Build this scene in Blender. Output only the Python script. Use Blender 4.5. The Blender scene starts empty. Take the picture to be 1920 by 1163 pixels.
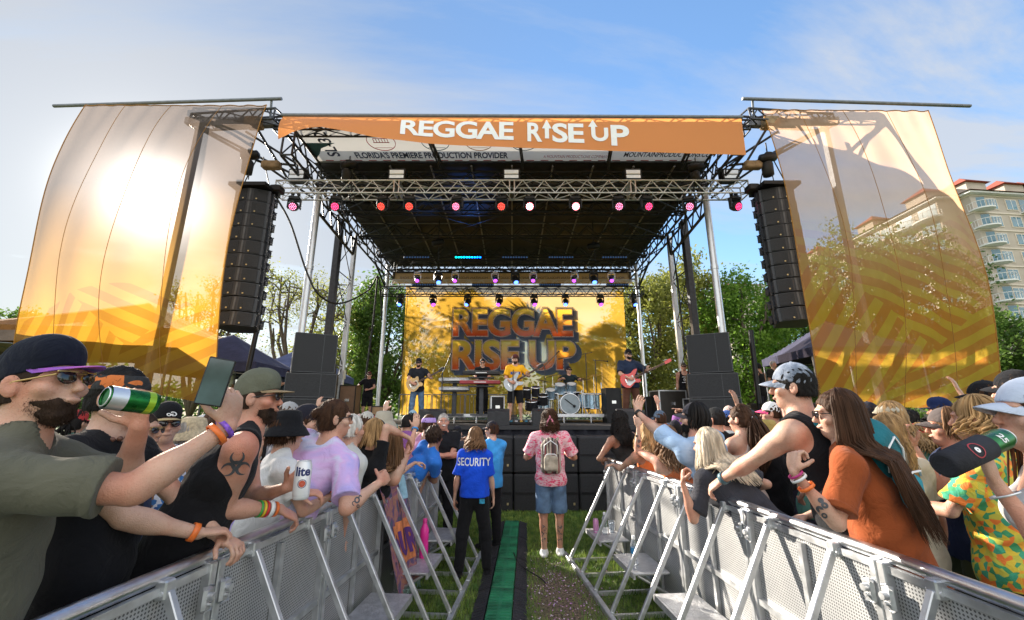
import bpy, bmesh, math, random
import numpy as np
from mathutils import Vector, Matrix
from mathutils.bvhtree import BVHTree
R = math.radians; pi = math.pi
random.seed(7); rng = np.random.default_rng(11)
sc = bpy.context.scene; col = sc.collection

# ---------------------------------------------------------------- camera model
CZ = 1.8; FPX = 777.0; TH = R(14.0); CT, ST = math.cos(TH), math.sin(TH)
def ray(px, py):
    xc = (px-960)/FPX; yc = (581.5-py)/FPX
    return Vector((xc, CT-yc*ST, ST+yc*CT))
def at(px, py, d):
    r = ray(px, py); return Vector((r.x/r.y*d, d, CZ+r.z/r.y*d))
def atz(px, py, z):
    r = ray(px, py); t = (z-CZ)/r.z; return Vector((r.x*t, r.y*t, z))
def xat(px, d, z):
    return (px-960)/FPX*(d*CT+(z-CZ)*ST)

# ---------------------------------------------------------------- tagging
def tag(o, label=None, cat=None, group=None, kind=None):
    if label: o['label'] = label
    if cat: o['category'] = cat
    if group: o['group'] = group
    if kind: o['kind'] = kind
    return o
def empty(name, loc=(0, 0, 0), rz=0.0, label=None, cat=None, group=None):
    o = bpy.data.objects.new(name, None); col.objects.link(o)
    o.location = loc; o.rotation_euler = (0, 0, rz); o.empty_display_size = .1
    return tag(o, label, cat, group)
def copy_tree(o, parent=None):
    c = o.copy(); col.objects.link(c)
    if parent: c.parent = parent
    for ch in list(o.children): copy_tree(ch, c)
    return c
def np_mesh(name, V, F4=None, F3=None, smooth=True):
    me = bpy.data.meshes.new(name)
    V = np.asarray(V, dtype=np.float32); me.vertices.add(len(V)); me.vertices.foreach_set('co', V.ravel())
    parts = []; starts = []; n = 0
    if F4 is not None and len(F4):
        F4 = np.asarray(F4, dtype=np.int32); parts.append(F4.ravel()); starts.append(np.arange(len(F4))*4); n += len(F4)*4
    if F3 is not None and len(F3):
        F3 = np.asarray(F3, dtype=np.int32); parts.append(F3.ravel()); starts.append(n+np.arange(len(F3))*3); n += len(F3)*3
    me.loops.add(n); me.loops.foreach_set('vertex_index', np.concatenate(parts).astype(np.int32))
    st = np.concatenate(starts).astype(np.int32); me.polygons.add(len(st)); me.polygons.foreach_set('loop_start', st)
    me.update(calc_edges=True)
    me.polygons.foreach_set('use_smooth', np.full(len(st), smooth)); me.update()
    return me
def link(name, me, m, parent=None, loc=None):
    o = bpy.data.objects.new(name, me); col.objects.link(o)
    if m is not None: me.materials.append(m)
    if parent: o.parent = parent
    if loc is not None: o.location = loc
    return o

class MB:
    """collects shapes, links them as one mesh"""
    def __init__(s): s.v = []; s.f = []; s.s = []
    def add(s, vs, fs, smooth=False):
        b = len(s.v); s.v.extend([tuple(v) for v in vs]); s.f.extend([tuple(i+b for i in f) for f in fs]); s.s.extend([smooth]*len(fs))
        return s
    def box(s, c, d, M=None, bev=0.0):
        hx, hy, hz = d[0]/2, d[1]/2, d[2]/2
        if bev > 0:
            vs = []; b = bev
            for z, q in ((-hz, b), (-hz+b, 0), (hz-b, 0), (hz, b)):
                x, y = hx-q, hy-q
                vs += [(-x, -y+b, z), (-x+b, -y, z), (x-b, -y, z), (x, -y+b, z), (x, y-b, z), (x-b, y, z), (-x+b, y, z), (-x, y-b, z)]
            fs = [tuple(range(7, -1, -1)), tuple(range(24, 32))]
            for k in range(3):
                for i in range(8):
                    j = (i+1) % 8; fs.append((k*8+i, k*8+j, k*8+8+j, k*8+8+i))
        else:
            vs = [(x, y, z) for z in (-hz, hz) for x, y in ((-hx, -hy), (hx, -hy), (hx, hy), (-hx, hy))]
            fs = [(3, 2, 1, 0), (4, 5, 6, 7), (0, 1, 5, 4), (1, 2, 6, 5), (2, 3, 7, 6), (3, 0, 4, 7)]
        c = Vector(c)
        vs = [(M @ Vector(v) if M else Vector(v))+c for v in vs]
        return s.add(vs, fs)
    def tube(s, a, b, r, r2=None, n=8, cap=True, smooth=True):
        a, b = Vector(a), Vector(b); r2 = r if r2 is None else r2
        d = (b-a)
        if d.length < 1e-6: return s
        q = d.to_track_quat('Z', 'Y').to_matrix()
        vs = []
        for p, rr in ((a, r), (b, r2)):
            for i in range(n):
                t = 2*pi*(i+.5)/n; vs.append(p+q @ Vector((math.cos(t)*rr, math.sin(t)*rr, 0)))
        fs = [(i, (i+1) % n, n+(i+1) % n, n+i) for i in range(n)]
        s.add(vs, fs, smooth and n > 4)
        if cap: s.add(vs, [tuple(range(n-1, -1, -1)), tuple(range(n, 2*n))])
        return s
    def path(s, pts, r, n=6, r_end=None):
        pts = [Vector(p) for p in pts]; m = len(pts); vs = []
        q = None
        for k, p in enumerate(pts):
            t = (pts[min(k+1, m-1)]-pts[max(k-1, 0)]).normalized()
            if q is None: q = t.to_track_quat('Z', 'Y').to_matrix()
            else:
                ax = (q @ Vector((0, 0, 1))).rotation_difference(t); q = ax.to_matrix() @ q
            rr = r if r_end is None else r+(r_end-r)*k/(m-1)
            for i in range(n):
                a = 2*pi*i/n; vs.append(p+q @ Vector((math.cos(a)*rr, math.sin(a)*rr, 0)))
        fs = [(k*n+i, k*n+(i+1) % n, (k+1)*n+(i+1) % n, (k+1)*n+i) for k in range(m-1) for i in range(n)]
        fs += [tuple(range(n-1, -1, -1)), tuple(range((m-1)*n, m*n))]
        return s.add(vs, fs, True)
    def ball(s, c, r, M=None, n=12, m=8):
        if not hasattr(r, '__len__'): r = (r, r, r)
        vs = []; c = Vector(c)
        for k in range(1, m):
            ph = pi*k/m
            for i in range(n):
                t = 2*pi*i/n; v = Vector((math.cos(t)*math.sin(ph)*r[0], math.sin(t)*math.sin(ph)*r[1], math.cos(ph)*r[2]))
                vs.append((M @ v if M else v)+c)
        for z in (r[2], -r[2]):
            v = Vector((0, 0, z)); vs.append((M @ v if M else v)+c)
        T, B = len(vs)-2, len(vs)-1; fs = []
        for i in range(n):
            j = (i+1) % n; fs.append((T, i, j)); fs.append((B, (m-2)*n+j, (m-2)*n+i))
            for k in range(m-2): fs.append((k*n+i, (k+1)*n+i, (k+1)*n+j, k*n+j))
        return s.add(vs, fs, True)
    def lathe(s, prof, o=(0, 0, 0), M=None, n=16, cap=True):
        o = Vector(o); vs = []
        for r, z in prof:
            for i in range(n):
                t = 2*pi*i/n; v = Vector((r*math.cos(t), r*math.sin(t), z)); vs.append((M @ v if M else v)+o)
        k = len(prof)
        fs = [(j*n+i, j*n+(i+1) % n, (j+1)*n+(i+1) % n, (j+1)*n+i) for j in range(k-1) for i in range(n)]
        s.add(vs, fs, True)
        if cap: s.add(vs, [tuple(range(n-1, -1, -1)), tuple(range((k-1)*n, k*n))])
        return s
    def prism(s, poly, a, b, M=None, o=(0, 0, 0)):
        """poly in local xz plane, from y=a to y=b"""
        n = len(poly); o = Vector(o)
        vs = [Vector((p[0], y, p[1])) for y in (a, b) for p in poly]
        vs = [(M @ v if M else v)+o for v in vs]
        fs = [tuple(range(n)), tuple(range(2*n-1, n-1, -1))]+[(i, n+i, n+(i+1) % n, (i+1) % n) for i in range(n)]
        return s.add(vs, fs)
    def mesh(s, name):
        me = bpy.data.meshes.new(name); me.from_pydata(s.v, [], s.f)
        me.polygons.foreach_set('use_smooth', s.s); me.update(); return me
    def build(s, name, m, parent=None, loc=None):
        return link(name, s.mesh(name), m, parent, loc)

def rotz(a): return Matrix.Rotation(a, 3, 'Z')
def rotx(a): return Matrix.Rotation(a, 3, 'X')
def roty(a): return Matrix.Rotation(a, 3, 'Y')

# ---------------------------------------------------------------- materials
MATS = {}
def nt(m):
    m.use_nodes = True; return m.node_tree, m.node_tree.nodes['Principled BSDF'], m.node_tree.nodes, m.node_tree.links
def mat(name, c, rough=.6, metal=0.0, var=.15, vs=8.0, bump=0.0, bs=60.0, spec=.5, coat=0.0, emit=None, est=0.0, stretch=None, c2=None, dirt=0.0):
    if name in MATS: return MATS[name]
    m = bpy.data.materials.new(name); T, P, N, L = nt(m); MATS[name] = m
    P.inputs['Roughness'].default_value = rough; P.inputs['Metallic'].default_value = metal
    P.inputs['Specular IOR Level'].default_value = spec; P.inputs['Coat Weight'].default_value = coat
    tc = N.new('ShaderNodeTexCoord'); mp = N.new('ShaderNodeMapping'); L.new(tc.outputs['Object'], mp.inputs['Vector'])
    if stretch: mp.inputs['Scale'].default_value = stretch
    nz = N.new('ShaderNodeTexNoise'); nz.inputs['Scale'].default_value = vs; nz.inputs['Detail'].default_value = 4
    L.new(mp.outputs['Vector'], nz.inputs['Vector'])
    cr = N.new('ShaderNodeValToRGB'); a = [max(0, x*(1-var)) for x in c]; b = [min(1, x*(1+var)) for x in (c2 or c)]
    cr.color_ramp.elements[0].position = .32; cr.color_ramp.elements[1].position = .68
    cr.color_ramp.elements[0].color = (*a, 1); cr.color_ramp.elements[1].color = (*b, 1)
    L.new(nz.outputs['Fac'], cr.inputs['Fac']); L.new(cr.outputs['Color'], P.inputs['Base Color'])
    if bump > 0:
        n2 = N.new('ShaderNodeTexNoise'); n2.inputs['Scale'].default_value = bs; n2.inputs['Detail'].default_value = 5
        L.new(mp.outputs['Vector'], n2.inputs['Vector'])
        bp = N.new('ShaderNodeBump'); bp.inputs['Strength'].default_value = bump; bp.inputs['Distance'].default_value = .01
        L.new(n2.outputs['Fac'], bp.inputs['Height']); L.new(bp.outputs['Normal'], P.inputs['Normal'])
    if dirt > 0 or metal > .5:
        mr = N.new('ShaderNodeMapRange'); mr.inputs['To Min'].default_value = max(.05, rough-.12); mr.inputs['To Max'].default_value = min(1, rough+.2)
        L.new(nz.outputs['Fac'], mr.inputs['Value']); L.new(mr.outputs['Result'], P.inputs['Roughness'])
    if emit:
        P.inputs['Emission Color'].default_value = (*emit, 1); P.inputs['Emission Strength'].default_value = est
    return m
def pattern(name, cols, scale=10.0, rough=.8, kind='noise', detail=2.0, stretch=None, distort=0.0):
    """several flat colours in blotches (printed cloth)"""
    if name in MATS: return MATS[name]
    m = bpy.data.materials.new(name); T, P, N, L = nt(m); MATS[name] = m; P.inputs['Roughness'].default_value = rough
    tc = N.new('ShaderNodeTexCoord'); mp = N.new('ShaderNodeMapping'); L.new(tc.outputs['Object'], mp.inputs['Vector'])
    if stretch: mp.inputs['Scale'].default_value = stretch
    cr = N.new('ShaderNodeValToRGB')
    if kind == 'noise':
        t = N.new('ShaderNodeTexNoise'); t.inputs['Scale'].default_value = scale; t.inputs['Detail'].default_value = detail; t.inputs['Distortion'].default_value = distort
        L.new(mp.outputs['Vector'], t.inputs['Vector']); L.new(t.outputs['Fac'], cr.inputs['Fac']); lo, hi = .3, .7
    else:
        t = N.new('ShaderNodeTexVoronoi'); t.inputs['Scale'].default_value = scale
        L.new(mp.outputs['Vector'], t.inputs['Vector'])
        sp = N.new('ShaderNodeSeparateColor'); L.new(t.outputs['Color'], sp.inputs['Color']); L.new(sp.outputs['Red'], cr.inputs['Fac']); lo, hi = 0, .9
    e = cr.color_ramp.elements; k = len(cols)
    while len(e) < k: e.new(.5)
    for i, cc in enumerate(cols):
        e[i].position = lo+(hi-lo)*i/max(1, k-1); e[i].color = (*cc, 1)
    if kind != 'soft' and kind != 'noise': cr.color_ramp.interpolation = 'CONSTANT'
    L.new(cr.outputs['Color'], P.inputs['Base Color'])
    n2 = N.new('ShaderNodeTexNoise'); n2.inputs['Scale'].default_value = 9; n2.inputs['Detail'].default_value = 6; n2.inputs['Distortion'].default_value = 1.3
    L.new(tc.outputs['Object'], n2.inputs['Vector'])
    bp = N.new('ShaderNodeBump'); bp.inputs['Strength'].default_value = .5; bp.inputs['Distance'].default_value = .035
    L.new(n2.outputs['Fac'], bp.inputs['Height']); L.new(bp.outputs['Normal'], P.inputs['Normal'])
    return m
def cloth(name, c, var=.16):
    if name in MATS: return MATS[name]
    m = mat(name, c, .92, 0, var, 4, .5, 9, spec=.12); N, L = m.node_tree.nodes, m.node_tree.links
    P = N['Principled BSDF']; P.inputs['Sheen Weight'].default_value = .06; P.inputs['Sheen Roughness'].default_value = .5
    bp = [n for n in N if n.bl_idname == 'ShaderNodeBump'][0]; bp.inputs['Distance'].default_value = .035
    n1 = [n for n in N if n.bl_idname == 'ShaderNodeTexNoise' and abs(n.inputs['Scale'].default_value-9) < .01][0]; n1.inputs['Distortion'].default_value = 1.4; n1.inputs['Detail'].default_value = 7; n1.inputs['Roughness'].default_value = .55
    tc = N.new('ShaderNodeTexCoord'); w_ = N.new('ShaderNodeTexNoise'); w_.inputs['Scale'].default_value = 420; w_.inputs['Detail'].default_value = 1; L.new(tc.outputs['Object'], w_.inputs['Vector'])
    b2 = N.new('ShaderNodeBump'); b2.inputs['Strength'].default_value = .3; b2.inputs['Distance'].default_value = .0015; L.new(w_.outputs['Fac'], b2.inputs['Height']); L.new(bp.outputs['Normal'], b2.inputs['Normal']); L.new(b2.outputs['Normal'], P.inputs['Normal'])
    return m
def emis(name, c, st):
    if name in MATS: return MATS[name]
    m = bpy.data.materials.new(name); T, P, N, L = nt(m); MATS[name] = m
    P.inputs['Base Color'].default_value = (*c, 1); P.inputs['Emission Color'].default_value = (*c, 1); P.inputs['Emission Strength'].default_value = st
    return m

# ---------------------------------------------------------------- signed-distance mesher (smooth bodies and clothes)
def _dot(a, b): return a[..., 0]*b[0]+a[..., 1]*b[1]+a[..., 2]*b[2]
def d_ell(P, c, r, M):
    q = P-c
    if M is not None: q = q @ M          # columns of M = local axes
    a = q/r; k0 = np.sqrt((a*a).sum(-1)); k1 = np.sqrt(((a/r)**2).sum(-1))+1e-9
    return np.where(k0 < 1e-4, -min(r), k0*(k0-1)/k1)
def d_cone(P, a, b, ra, rb, flat=0):
    ba = b-a; L2 = float(ba @ ba); pa = P-a
    t = np.clip(_dot(pa, ba)/L2, 0, 1)
    d = np.sqrt(((pa-t[..., None]*ba)**2).sum(-1))-(ra+(rb-ra)*t)
    if flat:
        u = ba/math.sqrt(L2); d = np.maximum(d, _dot(P-b, u))
        if flat == 2: d = np.maximum(d, -_dot(pa, u))
    return d
def d_box(P, c, hf, M, r):
    q = P-c
    if M is not None: q = q @ M
    q = np.abs(q)-hf+r
    return np.sqrt((np.maximum(q, 0)**2).sum(-1))+np.minimum(q.max(-1), 0)-r
def E(c, r, M=None, k=.03, op='u'): return ('e', (np.array(c, float), np.array(r, float), None if M is None else np.array(M, float)), k, op)
def C(a, b, ra, rb, k=.03, flat=0, op='u'): return ('c', (np.array(a, float), np.array(b, float), ra, rb, flat), k, op)
def B(c, hf, M=None, r=.01, k=.02, op='u'): return ('b', (np.array(c, float), np.array(hf, float), None if M is None else np.array(M, float), r), k, op)
_FN = {'e': d_ell, 'c': d_cone, 'b': d_box}
def _eval(prims, P, cuts, noise, CD=None, hd=0.0):
    """P: (B,n,3)"""
    D = np.full(P.shape[:-1], 9.0)
    for i, (t, a, k, op) in enumerate(prims):
        if CD is not None:
            m = CD[i] < 2.2*hd+k
            if not m.any(): continue
            full = m.all(); Q = P if full else P[m]; cur = D if full else D[m]
        else: Q, cur, full = P, D, True
        d = _FN[t](Q, *a)
        if op == 'u':
            if k > 0:
                h = np.maximum(k-np.abs(cur-d), 0)/k; new = np.minimum(cur, d)-h*h*k*.25
            else: new = np.minimum(cur, d)
        else:
            if k > 0:
                h = np.maximum(k-np.abs(cur+d), 0)/k; new = np.maximum(cur, -d)+h*h*k*.25
            else: new = np.maximum(cur, -d)
        if full: D = new
        else: D[m] = new
    if noise is not None: D = D+noise(P)
    for p, n in cuts: D = np.maximum(D, _dot(P-np.array(p, float), np.array(n, float)))
    return D
_OFF = np.array([(i, j, k) for i in range(9) for j in range(9) for k in range(9)])
def sdf(prims, h, cuts=(), noise=None):
    lo = np.full(3, 1e9); hi = -lo
    for t, a, k, op in prims:
        if op != 'u': continue
        if t == 'e': c, rr = a[0], float(max(a[1])); l, u = c-rr, c+rr
        elif t == 'c': l = np.minimum(a[0]-a[2], a[1]-a[3]); u = np.maximum(a[0]+a[2], a[1]+a[3])
        else: rr = float(np.sqrt((a[1]**2).sum())); l, u = a[0]-rr, a[0]+rr
        lo = np.minimum(lo, l); hi = np.maximum(hi, u)
    lo -= 3*h+.01; hi += 3*h+.01
    bs = 8*h; nb = np.ceil((hi-lo)/bs).astype(int)
    I = np.stack(np.meshgrid(*[np.arange(n) for n in nb], indexing='ij'), -1).reshape(-1, 3)
    Cn = lo+(I+.5)*bs; hd = bs*.87
    D = _eval(prims, Cn, cuts, noise); keep = np.abs(D) < hd*1.18+.011
    I = I[keep]; Cn = Cn[keep]
    CD = [np.abs(_FN[t](Cn, *a)) if op == 's' else _FN[t](Cn, *a) for t, a, k, op in prims]
    P = lo+(I[:, None, :]*8+_OFF[None])*h
    V = _eval(prims, P, cuts, noise, CD, hd).reshape(-1, 9, 9, 9)
    S = V < 0; cnt = np.zeros((len(V), 8, 8, 8), np.int8)
    for dx in (0, 1):
        for dy in (0, 1):
            for dz in (0, 1): cnt += S[:, dx:dx+8, dy:dy+8, dz:dz+8]
    b, i, j, k = np.nonzero((cnt > 0) & (cnt < 8))
    G = I[b]*8+np.stack([i, j, k], -1)
    cv = {}
    for dx in (0, 1):
        for dy in (0, 1):
            for dz in (0, 1): cv[dx, dy, dz] = V[b, i+dx, j+dy, k+dz]
    acc = np.zeros((len(b), 3)); n = np.zeros(len(b))
    for c0 in cv:
        for ax in range(3):
            if c0[ax]: continue
            c1 = list(c0); c1[ax] = 1; c1 = tuple(c1)
            a0, a1 = cv[c0], cv[c1]; m = (a0 < 0) != (a1 < 0)
            t = np.where(m, a0/(a0-a1+1e-12), 0); p = np.tile(np.array(c0, float), (len(b), 1)); p[:, ax] += t
            acc += p*m[:, None]; n += m
    VV = lo+(G+acc/n[:, None])*h
    mx = nb*8+2; key = (G[:, 0]*mx[1]+G[:, 1])*mx[2]+G[:, 2]
    order = np.argsort(key); sk = key[order]
    st = (mx[1]*mx[2], mx[2], 1); quads = []
    for ax in range(3):
        c1 = [0, 0, 0]; c1[ax] = 1; a0 = cv[0, 0, 0] < 0; a1 = cv[tuple(c1)] < 0; m = np.nonzero(a0 != a1)[0]
        u, v = (ax+1) % 3, (ax+2) % 3; kk = key[m]; idx = [m]; ok = np.ones(len(m), bool)
        for dk in (st[u], st[u]+st[v], st[v]):
            q = kk-dk; p = np.clip(np.searchsorted(sk, q), 0, len(sk)-1); ok &= sk[p] == q; idx.append(order[p])
        Q = np.stack(idx, -1)[ok]; fl = a0[m][ok]
        Q[~fl] = Q[~fl][:, ::-1]; quads.append(Q)
    Q = np.concatenate(quads)
    return VV, Q
def sdf_obj(name, prims, h, m, parent, cuts=(), noise=None):
    V, Q = sdf(prims, h, cuts, noise)
    if len(Q) == 0: return None
    return link(name, np_mesh(name, V, Q), m, parent)
def wrinkle(amp, f=1.0, seed=0.0):
    def g(P):
        x, y, z = P[..., 0]*f, P[..., 1]*f, P[..., 2]*f
        a = np.sin(23*x+9*z+3*np.sin(11*y+seed)+seed)+np.sin(31*z+13*y+4*np.sin(9*x-7*z)+2*seed)+.6*np.sin(47*y-19*z+22*x+seed)
        return amp*a*.4
    return g
def lumpy(amp, f, seed=0.0):
    def g(P):
        x, y, z = P[..., 0]*f, P[..., 1]*f, P[..., 2]*f
        return amp*np.sin(x+seed+np.sin(z*.7))*np.sin(y*1.1+seed)*np.sin(z*.9+np.sin(x*.8+seed))
    return g

# ---------------------------------------------------------------- lettering
_TXT = {}
def text_mesh(body, size=1.0, offset=0.0, spacing=1.0, shear=0.0):
    key = (body, size, offset, spacing, shear)
    if key in _TXT: return _TXT[key]
    cu = bpy.data.curves.new('t', 'FONT'); cu.body = body; cu.size = size; cu.offset = offset; cu.space_character = spacing; cu.shear = shear
    cu.align_x = 'CENTER'; cu.align_y = 'CENTER'; cu.resolution_u = 4
    o = bpy.data.objects.new('t', cu); col.objects.link(o); bpy.context.view_layer.update()
    dg = bpy.context.evaluated_depsgraph_get(); me = bpy.data.meshes.new_from_object(o.evaluated_get(dg))
    bpy.data.objects.remove(o); bpy.data.curves.remove(cu)
    vs = [tuple(v.co) for v in me.vertices]; fs = [tuple(p.vertices) for p in me.polygons]; bpy.data.meshes.remove(me)
    _TXT[key] = (vs, fs); return vs, fs
def text_on(name, body, fn, m, parent, size=1.0, offset=0.0, sx=1.0, sy=1.0, spacing=1.0, maxe=None, poly=None, ctr=True, shear=0.0, cull=None, width=None):
    """fn(u, v) -> world/local point, u right and v up of the text centre"""
    vs, fs = poly if poly else text_mesh(body, size, offset, spacing, shear)
    if not vs: return None
    if ctr:
        x0 = (min(v[0] for v in vs)+max(v[0] for v in vs))/2; y0 = (min(v[1] for v in vs)+max(v[1] for v in vs))/2
    else: x0 = y0 = 0
    if width: sx = width/(max(v[0] for v in vs)-min(v[0] for v in vs))
    bm = bmesh.new()
    bv = [bm.verts.new(((v[0]-x0)*sx, (v[1]-y0)*sy, 0)) for v in vs]
    for f in fs:
        try: bm.faces.new([bv[i] for i in f])
        except ValueError: pass
    bmesh.ops.remove_doubles(bm, verts=bm.verts, dist=1e-5)
    if maxe:
        for _ in range(6):
            bmesh.ops.triangulate(bm, faces=bm.faces[:])
            lg = [e for e in bm.edges if e.calc_length() > maxe]
            if not lg: break
            bmesh.ops.subdivide_edges(bm, edges=lg, cuts=1)
    if cull:
        bv, ox, oz = cull
        dele = [f for f in bm.faces if bv.ray_cast(Vector((f.calc_center_median().x+ox, f.calc_center_median().y+oz, 1)), Vector((0, 0, -1)), 2)[0] is not None]
        bmesh.ops.delete(bm, geom=dele, context='FACES')
    for v in bm.verts: v.co = Vector(fn(v.co.x, v.co.y))
    me = bpy.data.meshes.new(name); bm.to_mesh(me); bm.free()
    return link(name, me, m, parent)
def plane_fn(o, U, V, off=0.0):
    o, U, V = Vector(o), Vector(U).normalized(), Vector(V).normalized(); n = U.cross(V)*off
    return lambda u, v: o+U*u+V*v+n
def project_on(target, o, U, V, D, off=.003):
    """fn projecting a flat drawing onto a mesh object along D (object space)"""
    me = target.data; bv = BVHTree.FromPolygons([v.co for v in me.vertices], [p.vertices for p in me.polygons])
    o, U, V, D = Vector(o), Vector(U).normalized(), Vector(V).normalized(), Vector(D).normalized()
    def fn(u, v):
        p = o+U*u+V*v; h = bv.ray_cast(p, D, 1.0)
        return (h[0]-D*off) if h[0] is not None else p+D*.15
    return fn
# ================================================================= people
def V3(*a): return np.array(a, float)
def unit(v): return v/(np.linalg.norm(v)+1e-12)
def frame(up, right):
    z = unit(np.array(up, float)); x = np.array(right, float); x = unit(x-z*(x@z)); y = np.cross(z, x)
    return np.stack([x, y, z], 1)
def ik(S, W, l1, l2, pole):
    d = W-S; L = np.linalg.norm(d)
    if L > (l1+l2)*.995: W = S+d/L*(l1+l2)*.995; d = W-S; L = np.linalg.norm(d)
    u = d/L; a = (l1*l1-l2*l2+L*L)/(2*L); hgt = math.sqrt(max(0, l1*l1-a*a))
    p = np.array(pole, float); p = p-u*(p@u)
    return S+u*a+unit(p)*hgt, W
NAILS = None
def fuzz(F, o, n, ln, wd, m, down=(0, 0, -1), lift=.35, name='loose_hairs'):
    """short strands standing off a hair or beard surface"""
    me = o.data; k = len(me.polygons); c = np.empty(k*3); me.polygons.foreach_get('center', c); c = c.reshape(-1, 3); nr = np.empty(k*3); me.polygons.foreach_get('normal', nr); nr = nr.reshape(-1, 3)
    i = rng.integers(0, k, n); p = c[i]+rng.normal(0, .0015, (n, 3)); d = np.array(down)[None]+nr[i]*lift+rng.normal(0, .30, (n, 3)); d /= np.linalg.norm(d, axis=1)[:, None]
    s_ = np.cross(d, nr[i]); s_ /= np.linalg.norm(s_, axis=1)[:, None]+1e-9; L_ = ln*rng.uniform(.5, 1.3, n)[:, None]; w_ = wd*rng.uniform(.6, 1.3, n)[:, None]
    V = np.stack([p-s_*w_, p+s_*w_, p+d*L_*.6+s_*w_*.7+nr[i]*.001, p+d*L_*.6-s_*w_*.7+nr[i]*.001, p+d*L_-nr[i]*.001], 1).reshape(-1, 3); b = np.arange(n)[:, None]*5
    return link(name, np_mesh(name, V, b+np.array([[0, 1, 2, 3]]), b+np.array([[3, 2, 4]]), True), m, o)
def hand_prims(W, hd, hn, side, curl, s, h, point=False):
    d = unit(np.array(hd, float)); n = np.array(hn, float); n = unit(n-d*(n@d)); t = np.cross(d, n)*side
    M = np.stack([t, n, d], 1); r = []
    r.append(E(W+d*.048*s, (.041*s, .016*s, .055*s), M, .012))
    mr = max(.0, .78*h)
    for i, (o, L, rr) in enumerate(((.031, .072, .0088), (.010, .080, .0092), (-.011, .075, .0088), (-.030, .060, .0078))):
        c = curl*(1+.12*(i-1.5)*.5)
        if point and i == 0: c = .05
        if point and i > 0: c = max(c, .9)
        p = W+d*.088*s+t*o*s; a = 0; rr = max(rr*s, mr); prev = p-d*.02*s
        r.append(C(prev, p, rr*1.1, rr, .006))
        fan = t*(o*1.1)*(1-min(1, curl)) 
        for f, b in ((.45, 1.05), (.31, 1.25), (.24, .8)):
            a += c*b; q = p+unit(d*math.cos(a)+n*math.sin(a)+fan)*L*f*s
            r.append(C(p, q, rr, rr*.93, .003)); pv = p; p = q; rr *= .95
        if NAILS is not None: NAILS.append((p, unit(p-pv), n, a, rr))
    b = W+d*.022*s+t*.026*s+n*.004*s; u = unit(t*.75+d*.65+n*(.15+.5*min(1, curl))); q = b+u*.042*s
    rr = max(.0105*s, mr); r.append(C(b, q, rr*1.15, rr, .012)); u2 = unit(u*.7+d*.6+n*.5*min(1, curl))
    r.append(C(q, q+u2*.034*s, rr, rr*.85, .003))
    return r
SKIN = {}
def skin(tone):
    c = {'a': (.56, .345, .25), 'b': (.45, .265, .18), 'c': (.31, .17, .11), 'd': (.15, .08, .05), 'r': (.54, .29, .205), 'p': (.62, .42, .33)}[tone]
    m = mat('skin_'+tone, c, .46, 0, .13, 11, .35, 210, spec=.42)
    if tone not in SKIN:
        SKIN[tone] = m; N, L = m.node_tree.nodes, m.node_tree.links; P = N['Principled BSDF']; tc = N.new('ShaderNodeTexCoord')
        src = P.inputs['Base Color'].links[0].from_socket
        for sc_, lo_, hi_c, st_ in ((4.5, .42, (1.0, .66, .58), .75), (95, .55, (.80, .62, .52), .55), (320, .60, (.70, .50, .42), .45)):
            n_ = N.new('ShaderNodeTexNoise'); n_.inputs['Scale'].default_value = sc_; n_.inputs['Detail'].default_value = 5; L.new(tc.outputs['Object'], n_.inputs['Vector'])
            mr = N.new('ShaderNodeMapRange'); mr.inputs['From Min'].default_value = lo_; mr.inputs['From Max'].default_value = lo_+.22; mr.inputs['To Max'].default_value = st_; L.new(n_.outputs['Fac'], mr.inputs['Value'])
            mx = N.new('ShaderNodeMix'); mx.data_type = 'RGBA'; mx.blend_type = 'MULTIPLY'; L.new(mr.outputs[0], mx.inputs['Factor']); L.new(src, mx.inputs['A']); mx.inputs['B'].default_value = (*hi_c, 1); src = mx.outputs['Result']
        L.new(src, P.inputs['Base Color']); n_ = N.new('ShaderNodeTexNoise'); n_.inputs['Scale'].default_value = 18; L.new(tc.outputs['Object'], n_.inputs['Vector'])
        mr = N.new('ShaderNodeMapRange'); mr.inputs['To Min'].default_value = .34; mr.inputs['To Max'].default_value = .62; L.new(n_.outputs['Fac'], mr.inputs['Value']); L.new(mr.outputs[0], P.inputs['Roughness'])
        P.inputs['Subsurface Weight'].default_value = .12; P.inputs['Subsurface Scale'].default_value = .02; P.inputs['Subsurface Radius'].default_value = (1, .35, .2)
    return m
def hairm(name, c, var=.45):
    m = mat('hair_'+name, c, .6, 0, var, 30, .5, 160, spec=.16, stretch=(1, 1, .12)); return m
HAIR = dict(black=(.012, .010, .009), dark=(.035, .02, .013), brown=(.052, .024, .012), light=(.17, .09, .045), blond=(.36, .22, .10), plat=(.58, .47, .34), grey=(.36, .33, .30), white=(.6, .57, .52))
def sh(c):
    return cloth('cloth_'+'_'.join('%02d' % int(x*99) for x in c), c)

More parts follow.
